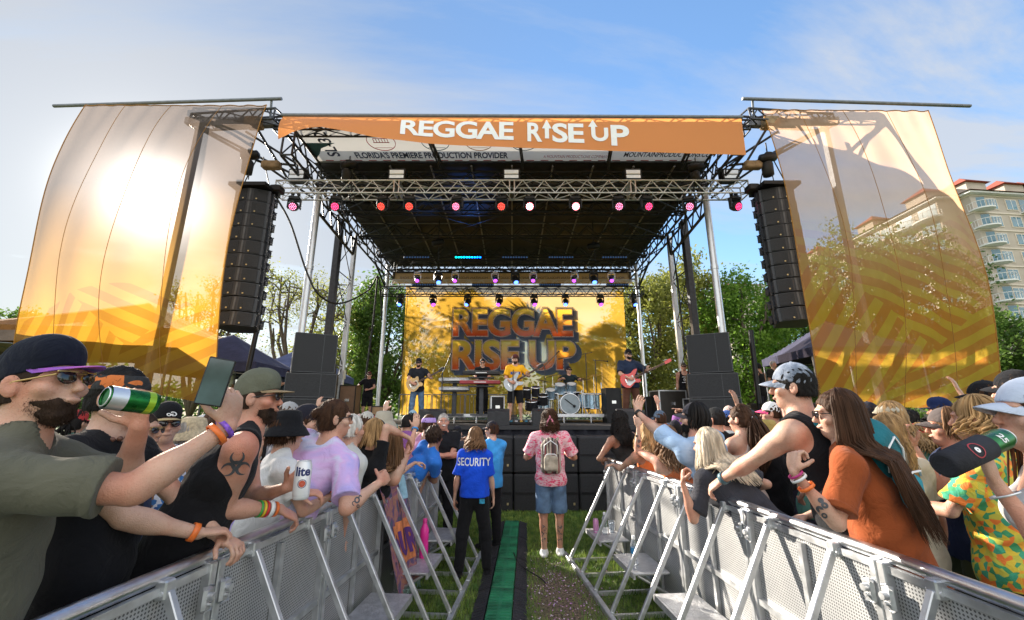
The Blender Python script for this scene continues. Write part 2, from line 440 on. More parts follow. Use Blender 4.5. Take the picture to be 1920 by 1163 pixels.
POSE = dict(
    down=dict(p=(.25, .03, .80), pole=(.4, -1, .1), hd=(0, .15, -1), hn=(-1, 0, 0), curl=.4),
    hips=dict(p=(.22, .02, 1.02), pole=(1, -1, 0), hd=(-.6, .2, -.6), hn=(-.6, -.3, .3), curl=.5),
    folded=dict(p=(-.10, .25, 1.20), pole=(1, -.1, -.8), hd=(-1, .1, .1), hn=(0, -1, 0), curl=.5),
    front=dict(p=(.10, .36, 1.18), pole=(.7, -.2, -1), hd=(-.3, 1, .1), hn=(-.7, 0, -.5), curl=.6),
    rail=dict(p=(.14, .40, 1.17), pole=(.8, -.1, -.7), hd=(-.4, .9, -.3), hn=(0, -.3, -1), curl=.7),
    up=dict(p=(.24, .16, 1.98), pole=(1, -.1, 0), hd=(0, .2, 1), hn=(0, 1, 0), curl=.25),
    face=dict(p=(.07, .20, 1.54), pole=(.8, .1, -1), hd=(-.3, -.2, 1), hn=(-.6, -.7, 0), curl=.9),
    clasp=dict(p=(.03, .30, 1.10), pole=(1, -.2, -.4), hd=(-.8, .5, 0), hn=(0, -.6, -.3), curl=.9),
    phone=dict(p=(.06, .36, 1.46), pole=(.6, 0, -1), hd=(-.1, .2, 1), hn=(-.3, -1, 0), curl=.8),
)
class Fig: pass
def arm_of(spec, side, s, inv):
    if isinstance(spec, str): spec = dict(POSE[spec])
    else:
        b = dict(POSE[spec.get('base', 'front')]); b.update(spec); spec = b
    def sg(v): return V3(v[0]*side, v[1], v[2])
    if 'w' in spec:
        W = np.array(inv @ Vector(spec['w']))
        R3 = inv.to_3x3()
        hd = np.array(R3 @ Vector(spec['hd'])) if 'wd' in spec else sg(spec['hd'])
        hn = np.array(R3 @ Vector(spec['hn'])) if 'wd' in spec else sg(spec['hn'])
        pole = np.array(R3 @ Vector(spec['pole'])) if 'wd' in spec else sg(spec['pole'])
    else: W = sg(spec['p'])*s; hd, hn, pole = sg(spec['hd']), sg(spec['hn']), sg(spec['pole'])
    return W, hd, hn, pole, spec['curl'], spec.get('point', False)

def person(px, top, d, face, label, top_w='tee', shirt=(.05, .05, .06), pants=(.02, .02, .025), legs='pants', hair='short', hc='dark', hat=None, hatc=(.02, .02, .03),
           brimc=None, glasses=False, beard=None, skn='a', L='down', Rr='down', lean=(0, 0), look=(0, 0), bulk=1.0, fem=False, z0=0.0, group=None, eyes=False, res=None,
           shoes=(.02, .02, .02), locks_n=None, hlen=.35, bandana=None, sit=False, shirtm=None, tuck=False, stance=.12, hatx=0.0, base=None, tall=None, feet=True, brimyaw=0, cat='person', foot=0.0, sleeve=.62, push=.25, bth=0.0, hatm=None, pantm=None, tilt=0):
    ht = {None: .0, 'cap': .022, 'snap': .03, 'bucket': .04, 'flat': .02, 'visor': .02}[hat]
    T = at(px, top, d); s = (tall or (T.z-z0-ht))/1.78
    O = Vector((T.x, T.y, T.z-ht-.125*s)); a = -R(face); fx, fy = math.sin(R(face)), math.cos(R(face))
    base0 = Vector((O.x-(lean[0]*fy+lean[1]*fx)*s, O.y-(-lean[0]*fx+lean[1]*fy)*s, z0))
    if d < 6.1 and z0 < .3:
        for sd_, rx_ in ((-1, XL(base0.y)), (1, XR(base0.y))):
            if abs(O.x) > abs(rx_)-.5 and O.x*sd_ > 0: base0.x = sd_*max(abs(base0.x), abs(rx_)+push)
    root = empty('person', base0, a, label, cat, group); W4 = Matrix.Translation(base0) @ Matrix.Rotation(a, 4, 'Z'); inv = W4.inverted()
    F = Fig(); F.root = root; F.inv = inv; F.W4 = W4; F.s = s
    h = res or max(.0062, min(.0125, d/414*.85))
    F.h = h; b = bulk; sm = skin(skn); F.skin = sm
    Ol = np.array(inv @ O)                                        # head centre, local
    drop = 1.655*s-Ol[2]
    sw = (.160 if fem else .182)*s*(1+(b-1)*.5)
    hipz = (.93 if not sit else .56)*s
    N = V3(Ol[0], Ol[1]-.018*s, Ol[2]-.165*s)
    P0 = V3(0, 0, hipz+.03*s) if not sit else V3(Ol[0], Ol[1]-.02, Ol[2]-.69*s)
    U = unit(N-P0); Mt = frame(U, (1, 0, 0)); Fw = Mt[:, 1]; X = Mt[:, 0]; tl = np.linalg.norm(N-P0); q = tl/.53
    F.N, F.U, F.X, F.Fw, F.P0, F.O = N, U, X, Fw, P0, Ol
    shL, shR = N-X*sw-U*.055*s, N+X*sw-U*.055*s
    if isinstance(L, dict) and L.get('w') is not None: pass
    arms = []
    l1, l2 = .295*s, .262*s
    for side, S0, spec in ((-1, shL, L), (1, shR, Rr)):
        Wr, hd, hn, pole, curl, pt = arm_of(spec, side, s, inv)
        if Wr[2] > S0[2]+.12*s: S0 = S0+U*.045*s-X*side*.02*s
        El, Wr = ik(S0, Wr, l1, l2, pole)
        arms.append((side, S0, El, Wr, unit(np.array(hd, float)), hn, curl, pt))
    F.arms = arms
    # head frame
    hy, hp = R(look[0]), R(look[1])
    Mh = np.array(rotz(-hy) @ rotx(hp) @ roty(R(tilt))); F.Mh = Mh
    def hpnt(x, y, z): return Ol+Mh @ (V3(x, y, z)*s)
    F.hp = hpnt
    # ---- torso primitives, grown by g
    wa, hi_ = (.118, .165) if fem else (.140, .155)
    def torso(g, loose=0.0):
        r = [E(P0-U*.01*s, ((hi_+g+loose)*s*(1+(b-1)*.7), (.110+g+loose)*s*(1+(b-1)), .13*s), Mt, .06),
             E(P0+U*.17*s*q, ((wa+g+loose*1.2)*s*b, (.095+g+loose*1.1)*s*b, .15*s), Mt, .07),
             E(P0+U*.345*s*q, ((.150 if fem else .168)*s*b+g*s, (.105+g)*s*(1+(b-1)*.8), .17*s), Mt, .06),
             C(shL*.9+N*.1-U*.02*s, shR*.9+N*.1-U*.02*s, (.056+g)*s, (.056+g)*s, .06)]
        if fem:
            for sd in (-1, 1): r.append(E(P0+U*.345*s*q+X*sd*.075*s+Fw*.085*s, ((.062+g)*s, (.055+g)*s, (.062+g)*s), Mt, .04))
        elif b > 1.12: r.append(E(P0+U*.12*s+Fw*.05*s, ((.12+g)*s*b, (.11+g)*s*b, .14*s), Mt, .06))
        for S0 in (shL, shR): r.append(C(N+U*.015*s, S0-U*.005*s, (.045+g*1.05)*s, (.05+g*1.05)*s, .05))
        return r
    def armp(g, k=.03, upto=None, only_upper=False):
        r = []
        ar = (.038 if fem else .0475)*s*(.65+.35*b)
        for side, S0, El, Wr, hd, hn, curl, pt in arms:
            if upto is None:
                r += [C(S0, El, ar*1.1, ar*.80, k), E(S0+(El-S0)*.38, (ar*1.14, ar*1.05, .09*s), frame(El-S0, (1, 0.1, 0.01)), .03),
                      E(S0+(El-S0)*.06, (ar*1.15, ar*1.15, .06*s), frame(El-S0, (1, 0.1, 0.01)), .035),
                      C(El, Wr, ar*.80, ar*.50, .012), E(El+(Wr-El)*.24, (ar*.88, ar*.84, .08*s), frame(Wr-El, (1, 0.1, 0.01)), .03)]
            elif upto <= 1:
                r.append(C(S0-(El-S0)*.02, S0+(El-S0)*upto, ar*1.1+g*s, ar*1.0+g*s*1.6, k, flat=1)); r.append(C(S0+(El-S0)*(upto-.075), S0+(El-S0)*(upto+.004), ar*1.0+g*s*1.6+.0028, ar*1.0+g*s*1.6+.0028, .0, flat=2))
            else:
                r.append(C(S0, El, ar*1.1+g*s, ar*.9+g*s, k)); r.append(C(El, El+(Wr-El)*(upto-1), ar*.9+g*s, ar*.62+g*s, .02, flat=1))
        return r
    # ---- legs
    LG = []
    for sd in (-1, 1):
        hip = P0+V3(sd*.088*s, 0, -.06*s)
        if sit: kn = hip+V3(sd*.10*s, .40*s, -.04*s); an = kn+V3(0, .04*s, -.42*s)
        else:
            an = V3(sd*stance*s+(Ol[0]-0)*0, sd*foot*s, .085*s); kn = (hip+an)/2+V3(sd*.01, .03*s, .0)
        LG.append((sd, hip, kn, an))
    F.legs = LG
    def legp(g, upto=None):
        r = []
        for sd, hip, kn, an in LG:
            if upto is None:
                r += [C(hip, kn, .083*s*b, .056*s*(.5+.5*b), .05), C(kn, an, .050*s, .034*s, .03), E(kn+(an-kn)*.30+V3(0, -.012*s, 0), (.047*s, .050*s, .11*s), None, .03)]
            elif upto <= 1: r.append(C(hip, hip+(kn-hip)*upto, .086*s*b+g*s*.8, .066*s*b+g*s*1.5, .02, flat=1))
            else:
                r.append(C(hip, kn, .084*s*b+g*s, .064*s+g*s, .04)); r.append(C(kn, kn+(an-kn)*(upto-1), .064*s+g*s, .050*s+g*s, .03, flat=1))
        return r
    # ---- body (one continuous skin)
    pr = torso(0)+armp(0)+legp(0)
    for sd, hip, kn, an in LG: pr.append(C(an, an+V3(sd*.01, .13*s, -.05*s), .036*s, .028*s, .02))
    pr += [C(N-U*.03*s, hpnt(0, -.018, -.03), .058*s*(.6+.4*b), .054*s*(.6+.4*b), .04),
           E(hpnt(0, -.012, .028), V3(.074, .094, .096)*s, Mh, .03), E(hpnt(0, .022, -.045), V3(.058, .068, .070)*s, Mh, .035),
           E(hpnt(0, .052, -.088), V3(.030, .030, .024)*s, Mh, .025),
           C(hpnt(0, .084, .014), hpnt(0, .107, -.022), .0075*s, .0105*s, .010), E(hpnt(0, .101, -.027), V3(.0155, .011, .0085)*s, Mh, .008),
           E(hpnt(0, .078, .030), V3(.055, .016, .010)*s, Mh, .02)]
    for sd in (-1, 1):
        pr += [E(hpnt(sd*.031, .094, .010), V3(.018, .014, .011)*s, Mh, .012, 's'), E(hpnt(sd*.052, .058, -.022), V3(.022, .022, .020)*s, Mh, .025),
               E(hpnt(sd*.079, -.008, -.008), V3(.010, .020, .032)*s, Mh @ np.array(rotz(sd*.35)), .008), E(hpnt(sd*.088, -.003, -.004), V3(.006, .010, .017)*s, Mh @ np.array(rotz(sd*.35)), .004, 's')]
    pr += [E(hpnt(0, .090, -.056), V3(.024, .012, .0085)*s, Mh, .008)]
    global NAILS
    NAILS = [] if h < .0068 else None
    for side, S0, El, Wr, hd, hn, curl, pt in arms: pr += hand_prims(Wr, hd, hn, side, curl, s*(.94 if fem else 1.03), h, pt)
    F.body = sdf_obj('body', pr, h, sm, root)
    if NAILS:
        for p, u, n_, a_, rr in NAILS:
            bk = -(n_*math.cos(a_)-unit(u-n_*(u @ n_))*math.sin(a_)) if a_ < 9 else -n_
            bk = unit(bk-u*(bk @ u)); M_ = np.stack([np.cross(bk, u), u, bk], 1)
            m_ = MB(); m_.ball(p-u*rr*.15+bk*rr*.72, (rr*.66, rr*.85, rr*.30), Matrix(M_.tolist()), 8, 5); m_.build('fingernail', mat('nail', (.62, .40, .34), .25, 0, .05), F.body)
    NAILS = None
    # ---- clothing
    g = .013
    neck = E(N+U*.035*s+Fw*.02*s, V3(.072, .075, .060)*s, Mt, .0, 's')
    sm_ = shirtm or sh(shirt); hemz = P0-U*(.02 if tuck else .115)*s
    seed = rng.uniform(0, 9)
    if top_w in ('tee', 'long', 'polo', 'loose'):
        up = {'tee': sleeve, 'polo': .66, 'long': 1.9, 'loose': .82}[top_w]; lo = {'loose': .013}.get(top_w, .006)
        cl = torso(g, lo)+armp(.015 if top_w != 'loose' else .020, .035, up)
        cl.append(E(P0+U*.17*s*q, ((wa*.35+hi_*.65+g+lo)*s*(.5+.5*b), (.112+g+lo)*s*b, .34*s), Mt, .05))
        if not tuck: cl.append(E(P0-U*.07*s, ((hi_+.026+lo)*s*(.3+.7*b), (.128+lo)*s*(.3+.7*b), .16*s), Mt, .06))
        cl.append(neck); F.shirt = sdf_obj('shirt', cl, h, sm_, root, [(hemz, -U)], wrinkle(.0088, 1/s, seed))
        if top_w == 'polo': 
            cb = MB(); cb.lathe([(.070*s, -.018*s), (.080*s, .0), (.062*s, .028*s), (.058*s, .024*s)], N+U*.012*s+Fw*.012*s, Matrix(Mt.tolist()), 18, False); cb.build('collar', sm_, root)
    elif top_w in ('tank', 'strap', 'crop'):
        cl = torso(g*.75, .006)
        if not fem: cl.append(E(P0+U*.17*s*q, ((wa*.4+hi_*.6+g)*s*(.5+.5*b), (.108+g)*s*b, .34*s), Mt, .05))
        if not tuck: cl.append(E(P0-U*.07*s, ((hi_+.024)*s*(.3+.7*b), .128*s*(.3+.7*b), .16*s), Mt, .06))
        for sd, S0 in ((-1, shL), (1, shR)):
            cl.append(E(S0+X*sd*(.035 if top_w == 'tank' else .0)*s-U*.0*s, V3(.085, .2, .125)*s if top_w == 'tank' else V3(.105, .2, .10)*s, Mt, .01, 's'))
        cl.append(E(N+U*.0*s+Fw*.05*s, V3(.085, .12, .115)*s, Mt, .01, 's')); cl.append(E(N+U*.01*s-Fw*.05*s, V3(.075, .10, .06 if top_w == 'tank' else .13)*s, Mt, .01, 's'))
        if top_w != 'tank': cl.append(neck)
        F.shirt = sdf_obj('tank_top', cl, h, sm_, root, [(hemz, -U)], wrinkle(.004, 1/s, seed))
    if feet or z0 > 1:
        up = {'pants': 1.97, 'shorts': .94, 'skirt': .7}[legs]
        cl = [E(P0-U*.02*s, V3(hi_+.008, .116, .125)*s*(.3+.7*b), Mt, .05)]+legp(.012 if legs == 'pants' else .02, up)
        F.pants = sdf_obj({'pants': 'trousers', 'shorts': 'shorts', 'skirt': 'skirt'}[legs], cl, max(h, .009), pantm or sh(pants), root, [(P0+U*.075*s, U)], wrinkle(.005, 1/s, seed+2))
        for sd, hip, kn, an in LG:
            c = an+V3(sd*.006, .055*s, -.045*s)
            sdf_obj('shoe', [E(c, V3(.048, .138, .046)*s, None, .02), C(an, an+V3(0, .02, -.03), .045*s, .05*s, .03)], max(h, .009), sh(shoes), root, [((0, 0, an[2]-.083*s), (0, 0, -1)), ((0, 0, an[2]+.02*s), (0, 0, 1))])
    # ---- hair
    hm = hairm(hc, HAIR[hc]) if hc else None; F.hm = hm
    hh = max(h*.8, .005)
    if hair and hair != 'bald':
        cr = [E(hpnt(0, -.014, .032), V3(.081, .101, .102)*s, Mh, .01)]
        if hair == 'curly' or hair == 'afro': cr = [E(hpnt(0, -.02, .035), V3(.108, .115, .118)*s, Mh, .01)]
        if hair in ('long', 'pony', 'bun', 'braid', 'wavy', 'curly', 'short', 'buzz', 'mid'):
            cr.append(E(hpnt(0, -.035, -.03), V3(.074, .075, .08)*s, Mh, .02))
        cuts = [(hpnt(0, 0, -.072 if hair not in ('short', 'buzz') else -.052), -Mh[:, 2])]
        cr.append(E(hpnt(0, .125, -.03), V3(.10, .105, .100)*s, Mh, .012, 's'))
        if hair in ('short', 'buzz'):
            for sd in (-1, 1): cr.append(E(hpnt(sd*.09, .005, -.035), V3(.03, .030, .035)*s, Mh, .008, 's'))
        am = {'buzz': .0008, 'curly': .010, 'afro': .01}.get(hair, .0028)
        if hair == 'buzz': cr[0] = E(hpnt(0, -.013, .030), V3(.0765, .097, .099)*s, Mh, .01)
        hn_ = lambda P: am*(np.sin(P[..., 0]*140+2*np.sin(P[..., 2]*60))*np.cos(P[..., 1]*110+np.sin(P[..., 2]*45))+.6*np.sin(P[..., 0]*320+P[..., 1]*260))
        if hair == 'bun': cr.append(E(hpnt(0, -.115, .035), V3(.036, .034, .036)*s, Mh, .01))
        F.hair = sdf_obj('hair', cr, hh, hm, root, cuts, hn_)
        if F.hair and h < .0088: fuzz(F, F.hair, 2600 if hair != 'buzz' else 3000, {'buzz': .005, 'short': .02}.get(hair, .03)*s, .0007, hm, tuple(-Mh[:, 2]*.8-Mh[:, 1]*.6))
        if hair in ('long', 'wavy', 'pony', 'mid', 'braid', 'curly'):
            n = locks_n or (70 if d > 3 else 150)
            hair_locks(F, hair, n, hlen*s, s, Mh, hpnt, root, hm, Fw, U, d)
    if beard:
        bm_ = hairm(beard, HAIR[beard])
        bp = [E(hpnt(0, .022, -.050), (V3(.0608, .0715, .0722)+bth)*s, Mh, .02), E(hpnt(0, .054, -.094), (V3(.0325, .0325, .0285)+bth)*s, Mh, .03), E(hpnt(0, .090, -.041), V3(.028, .012, .008)*s, Mh, .01),
              E(hpnt(0, .10, -.008), V3(.056, .070, .030)*s, Mh, .01, 's'), E(hpnt(0, .11, -.056), V3(.022, .022, .006)*s, Mh, .004, 's'), E(hpnt(0, -.06, -.05), V3(.12, .062, .11)*s, Mh, .01, 's')]
        bo = sdf_obj('beard', bp, max(.005, hh), bm_, root, [(hpnt(0, 0, -.012), Mh[:, 2]*.8+Mh[:, 1]*.35)], lambda P: .0016*np.sin(P[..., 0]*500+3*np.sin(P[..., 2]*90))*np.sin(P[..., 2]*420+2*np.sin(P[..., 1]*120))+.0025*np.sin(P[..., 0]*130)*np.sin(P[..., 2]*150))
        if bo and h < .0088: fuzz(F, bo, 5200, .008*s, .0006, bm_, tuple(-Mh[:, 2]+Mh[:, 1]*.3), .5)
    Mm = Matrix(Mh.tolist())
    if eyes or (glasses is False and abs(face) > 100 and d < 15):
        for sd in (-1, 1):
            e = MB(); e.ball(hpnt(sd*.031, .0795, .009), (.0125*s, .0115*s, .0072*s), Mm, 12, 7); eo = e.build('eye', mat('eye_white', (.7, .68, .64), .25, 0, .03), root)
            e = MB(); e.ball(hpnt(sd*.031, .0862, .009), (.0058*s, .0055*s, .0058*s), Mm, 10, 6); e.build('pupil', mat('eye_dark', (.02, .012, .008), .1, 0, .03), eo)
            e = MB(); e.ball(hpnt(sd*.031, .094, .033), (.020*s, .006*s, .0042*s), Mm @ roty(sd*.12), 10, 5); e.build('eyebrow', hm or hairm('grey', HAIR['grey']), root)
        e = MB(); e.ball(hpnt(0, .0945, -.0525), (.022*s, .009*s, .0042*s), Mm, 12, 5); e.ball(hpnt(0, .094, -.0605), (.018*s, .009*s, .0052*s), Mm, 12, 5)
        e.build('lips', mat('lips', (.40, .14, .12), .4, 0, .05), root)
    if glasses: make_glasses(F, s, Mm, hpnt, root, glasses)
    # ---- headwear
    if hat:
        hmt = hatm or sh(hatc); bmt = sh(brimc) if brimc else hmt; hr = max(.0045, h*.75)
        yaw = R(brimyaw); Mb = Mh @ np.array(rotz(-yaw))
        def bp_(x, y, z): return Ol+Mb @ (V3(x, y, z)*s)
        if hat in ('cap', 'snap'):
            hz = .112 if hat == 'cap' else .124
            cp = [E(bp_(0, -.011, .034), V3(.0808, .1015, hz-.006)*s, Mb, .0)]
            if hat == 'snap': cp.append(E(bp_(0, .032, .088), V3(.068, .060, .060)*s, Mb, .03))
            if hatx: cp.append(E(bp_(0, -.115, .032), V3(.036, .04, .030)*s, Mb, .006, 's'))
            def groove(P):
                Q = (P-Ol) @ Mb; ph = np.arctan2(Q[..., 0], Q[..., 1]+.012); return .0016*np.clip(np.cos(6*ph)-.93, 0, 1)*14
            sdf_obj('cap_crown', cp, hr, hmt, root, [(bp_(0, 0, .024), -Mb[:, 2]*.96+Mb[:, 1]*.26)], groove)
            bb = MB(); nu, nv = 12, 6; vs = []
            bl = .078 if hat == 'cap' else .082; cv = .030 if hat == 'cap' else .008
            for off in (0, -.0035):
                for i in range(nu+1):
                    t = -1+2*i/nu; 
                    for j in range(nv+1):
                        w = j/nv; x = t*.076*(1-.10*w); y0 = .086-.055*t*t; y = y0+w*(bl*(1-abs(t)**3.2*.9)); z = .044-cv*t*t-.008*w-(.012*w*w if hat == 'cap' else 0)+off+.10*(y-.08)*0
                        vs.append(bp_(x, y-.004, z))
            m1 = (nu+1)*(nv+1); fs = []
            for i in range(nu):
                for j in range(nv):
                    k = i*(nv+1)+j; fs.append((k, k+nv+1, k+nv+2, k+1)); fs.append((m1+k+1, m1+k+nv+2, m1+k+nv+1, m1+k))
            for i in range(nu): k = i*(nv+1)+nv; fs.append((k, k+nv+1, m1+k+nv+1, m1+k))
            for j in range(nv): fs.append((j+1, j, m1+j, m1+j+1)); k = nu*(nv+1)+j; fs.append((k, k+1, m1+k+1, m1+k))
            bb.add(vs, fs, True); bb.build('cap_brim', bmt, root)
            bu = MB(); bu.ball(bp_(0, -.011, .028+hz), (.008*s, .008*s, .005*s), None, 8, 5); bu.build('cap_button', hmt, root)
        elif hat == 'visor' or hat == 'flat':
            cp = [E(bp_(0, -.006, .050), V3(.096, .118, .070)*s, Mb, .0), E(bp_(0, .085, .036), V3(.070, .055, .014)*s, Mb, .02)]
            sdf_obj('flat_cap', cp, hr, hmt, root, [(bp_(0, 0, .024), -Mb[:, 2])])
        elif hat == 'bucket':
            bb = MB(); Mq = Matrix(Mb.tolist())
            bb.lathe([(r*s, z*s) for r, z in ((.150, -.028), (.118, .022), (.100, .040), (.094, .085), (.080, .128), (.050, .140), (.004, .143), (.004, .138), (.048, .134), (.076, .122), (.090, .082), (.096, .036), (.146, -.032))], bp_(0, -.008, .01), Mq, 24, False)
            bb.build('bucket_hat', hmt, root)
    if bandana:
        cp = [E(hpnt(0, -.012, .030), V3(.086, .106, .105)*s, Mh, .0)]
        sdf_obj('bandana', cp, max(.005, h*.8), bandana, root, [(hpnt(0, 0, .03), -Mh[:, 2]), (hpnt(0, 0, .09), Mh[:, 2])], wrinkle(.002, 2))
    return F

def hair_locks(F, kind, n, ln, s, Mh, hp, root, m, Fw, U, d):
    V = []; Q = []; sides = 4 if d > 3 else 5; dn = V3(0, 0, -1); back = -Fw
    # where hair hangs: straight down behind the shoulders
    for i in range(n):
        a = rng.uniform(-1, 1)*(2.05 if kind in ('long', 'wavy', 'curly', 'mid') else 1.7)    # angle about the back of the head
        el = rng.uniform(.15, 1.0)
        top = V3(.02*math.copysign(1, a)*rng.uniform(.1, 1), .02-.06*rng.uniform(), .128)
        rr = rng.uniform(.96, 1.06); pts = []
        K = 7
        for k in range(K+1):
            t = k/K*math.pi/2*(.35+.65*el) if kind in ('pony', 'braid') else k/K*math.pi/2
            x = .084*math.sin(t)*math.sin(a)*rr; y = -.014-.104*math.sin(t)*math.cos(a)*rr; z = .030+.104*math.cos(t)*rr
            pts.append(hp(x, y, z))
        if i % 3 == 0: rr *= 1.05
        wig = rng.uniform(0, 6.28); L = ln*rng.uniform(.75, 1.05)
        if kind in ('pony', 'braid'):
            tie = hp(0, -.118, .015 if kind == 'pony' else -.03); K2 = 10
            pts = pts[:6]+[tie+rng.normal(0, .006, 3)]
            off = rng.normal(0, .016, 3)
            for k in range(1, K2+1):
                t = k/K2
                if kind == 'braid':
                    ph = t*14+(i % 3)*2.09; p = tie+dn*L*t+back*.02*math.sin(t*pi)+V3(math.sin(ph)*.016, math.sin(2*ph)*.008, 0)*s*(1-.4*t)+off*.35
                else: p = tie+dn*L*t+back*(.045*math.sin(min(1, t*1.5)*pi*.6))+off*(1+1.6*math.sin(t*pi))+V3(math.sin(t*9+wig), math.cos(t*8+wig), 0)*.008
                pts.append(p)
        else:
            e = pts[-1]; K2 = 12; outw = unit(e-F.O); outw[2] = 0
            amp = {'long': .006, 'mid': .008, 'wavy': .022, 'curly': .020}[kind]*s; fr = {'long': 3, 'mid': 4, 'wavy': 9, 'curly': 26}[kind]
            # torso keeps hair outside
            base_p = e; dn2 = unit(-U*.8+dn*.25)
            for k in range(1, K2+1):
                t = k/K2; base_p = base_p+(dn if (base_p-F.N) @ U > .03*s else dn2)*L/K2; p = base_p
                if kind == 'curly': p = p+outw*.03*math.sin(t*2.4)
                rel = p-F.N; fwd = rel @ Fw; 
                if rel @ U < .02*s:
                    lim = .152*s; sx = rel @ F.X
                    cur = math.hypot(sx/.9, fwd)
                    if abs(sx) < .2*s and fwd < .05 and -fwd < lim: p = p+Fw*(-(lim)-fwd)*min(1, (.02*s-rel @ U)/.08)
                p = p+outw*(.06*t if kind in ('long', 'wavy') else 0)*s+V3(math.sin(t*fr+wig), math.cos(t*fr*1.13+wig), 0)*amp*min(1, t*2)
                pts.append(p)
        P = np.array(pts); m_ = len(P); w0 = rng.uniform(.0045, .009)*s*(1.25 if d > 3 else .75)*(1 if i % 3 or d > 3.6 else .3)
        tg = np.gradient(P, axis=0); tg /= np.linalg.norm(tg, axis=1)[:, None]+1e-9
        ref = V3(.3, .9, .2); sx = np.cross(tg, ref); sx /= np.linalg.norm(sx, axis=1)[:, None]+1e-9; sy = np.cross(tg, sx)
        wv = w0*np.interp(np.arange(m_)/(m_-1), [0, .15, .75, 1], [.7, 1, .8, .12]); b0 = len(V)*0+sum(len(x) for x in V)
        ang = 2*pi*np.arange(sides)/sides
        ring = P[:, None, :]+wv[:, None, None]*(np.cos(ang)[None, :, None]*sx[:, None, :]*1.5+np.sin(ang)[None, :, None]*sy[:, None, :]*.8)
        V.append(ring.reshape(-1, 3))
        for k in range(m_-1):
            for j in range(sides): Q.append((b0+k*sides+j, b0+k*sides+(j+1) % sides, b0+(k+1)*sides+(j+1) % sides, b0+(k+1)*sides+j))
    o = link('hair_lengths', np_mesh('hair_lengths', np.concatenate(V), Q), m, root); F.locks = o
    if kind == 'pony': MB().ball(hp(0, -.118, .015), (.02*s, .016*s, .02*s)).build('hair_tie', sh((.5, .5, .55)), root)
    if kind == 'braid': MB().ball(hp(0, -.118, -.03)+dn*ln*.92, (.014*s, .014*s, .012*s)).build('hair_tie', sh((.02, .02, .02)), root)
    return o

def make_glasses(F, s, Mm, hp, root, style):
    lens = mat('sunglass_lens', (.012, .01, .012), .06, 0, .05, spec=.8) if style in (True, 'dark', 'gold') else mat('mirror_lens', (.05, .22, .40), .05, .6, .2)
    fr = mat('glasses_frame', (.015, .012, .012), .3, 0, .05) if style != 'gold' else mat('glasses_gold', (.5, .36, .15), .3, .9, .05)
    g = MB()
    g.tube(hp(-.012, .110, .018), hp(.012, .110, .018), .0028*s, n=6)
    for sd in (-1, 1):
        g.tube(hp(sd*.058, .092, .016), hp(sd*.080, .000, .004), .0028*s, n=6); g.tube(hp(sd*.080, .0, .004), hp(sd*.082, -.02, -.012), .0026*s, n=6)
        g.box(hp(sd*.034, .1005, .0245), (.052*s, .005*s, .004*s), Mm @ rotz(-sd*.18))
    o = g.build('sunglasses', fr, root)
    for sd in (-1, 1): MB().ball(hp(sd*.034, .0995, .008), (.0265*s, .0055*s, .0205*s), Mm @ rotz(-sd*.18), 14, 8).build('lens', lens, o)
    return o
def band(F, k, t, m, w=.014, name='wristband', r=None):
    """ring round the forearm k (0 left, 1 right) at fraction t from elbow to wrist"""
    side, S0, El, Wr, hd, hn, curl, pt = F.arms[k]; u = unit(Wr-El); M = Matrix(frame(u, (1, .1, .03)).tolist())
    rr = r or (.034*F.s if t < .9 else .031*F.s)
    b = MB(); b.lathe([(rr, -w/2), (rr+.004, -w/2), (rr+.004, w/2), (rr, w/2), (rr, -w/2)], El+(Wr-El)*t, M, 16, False)
    return b.build(name, m, F.root)
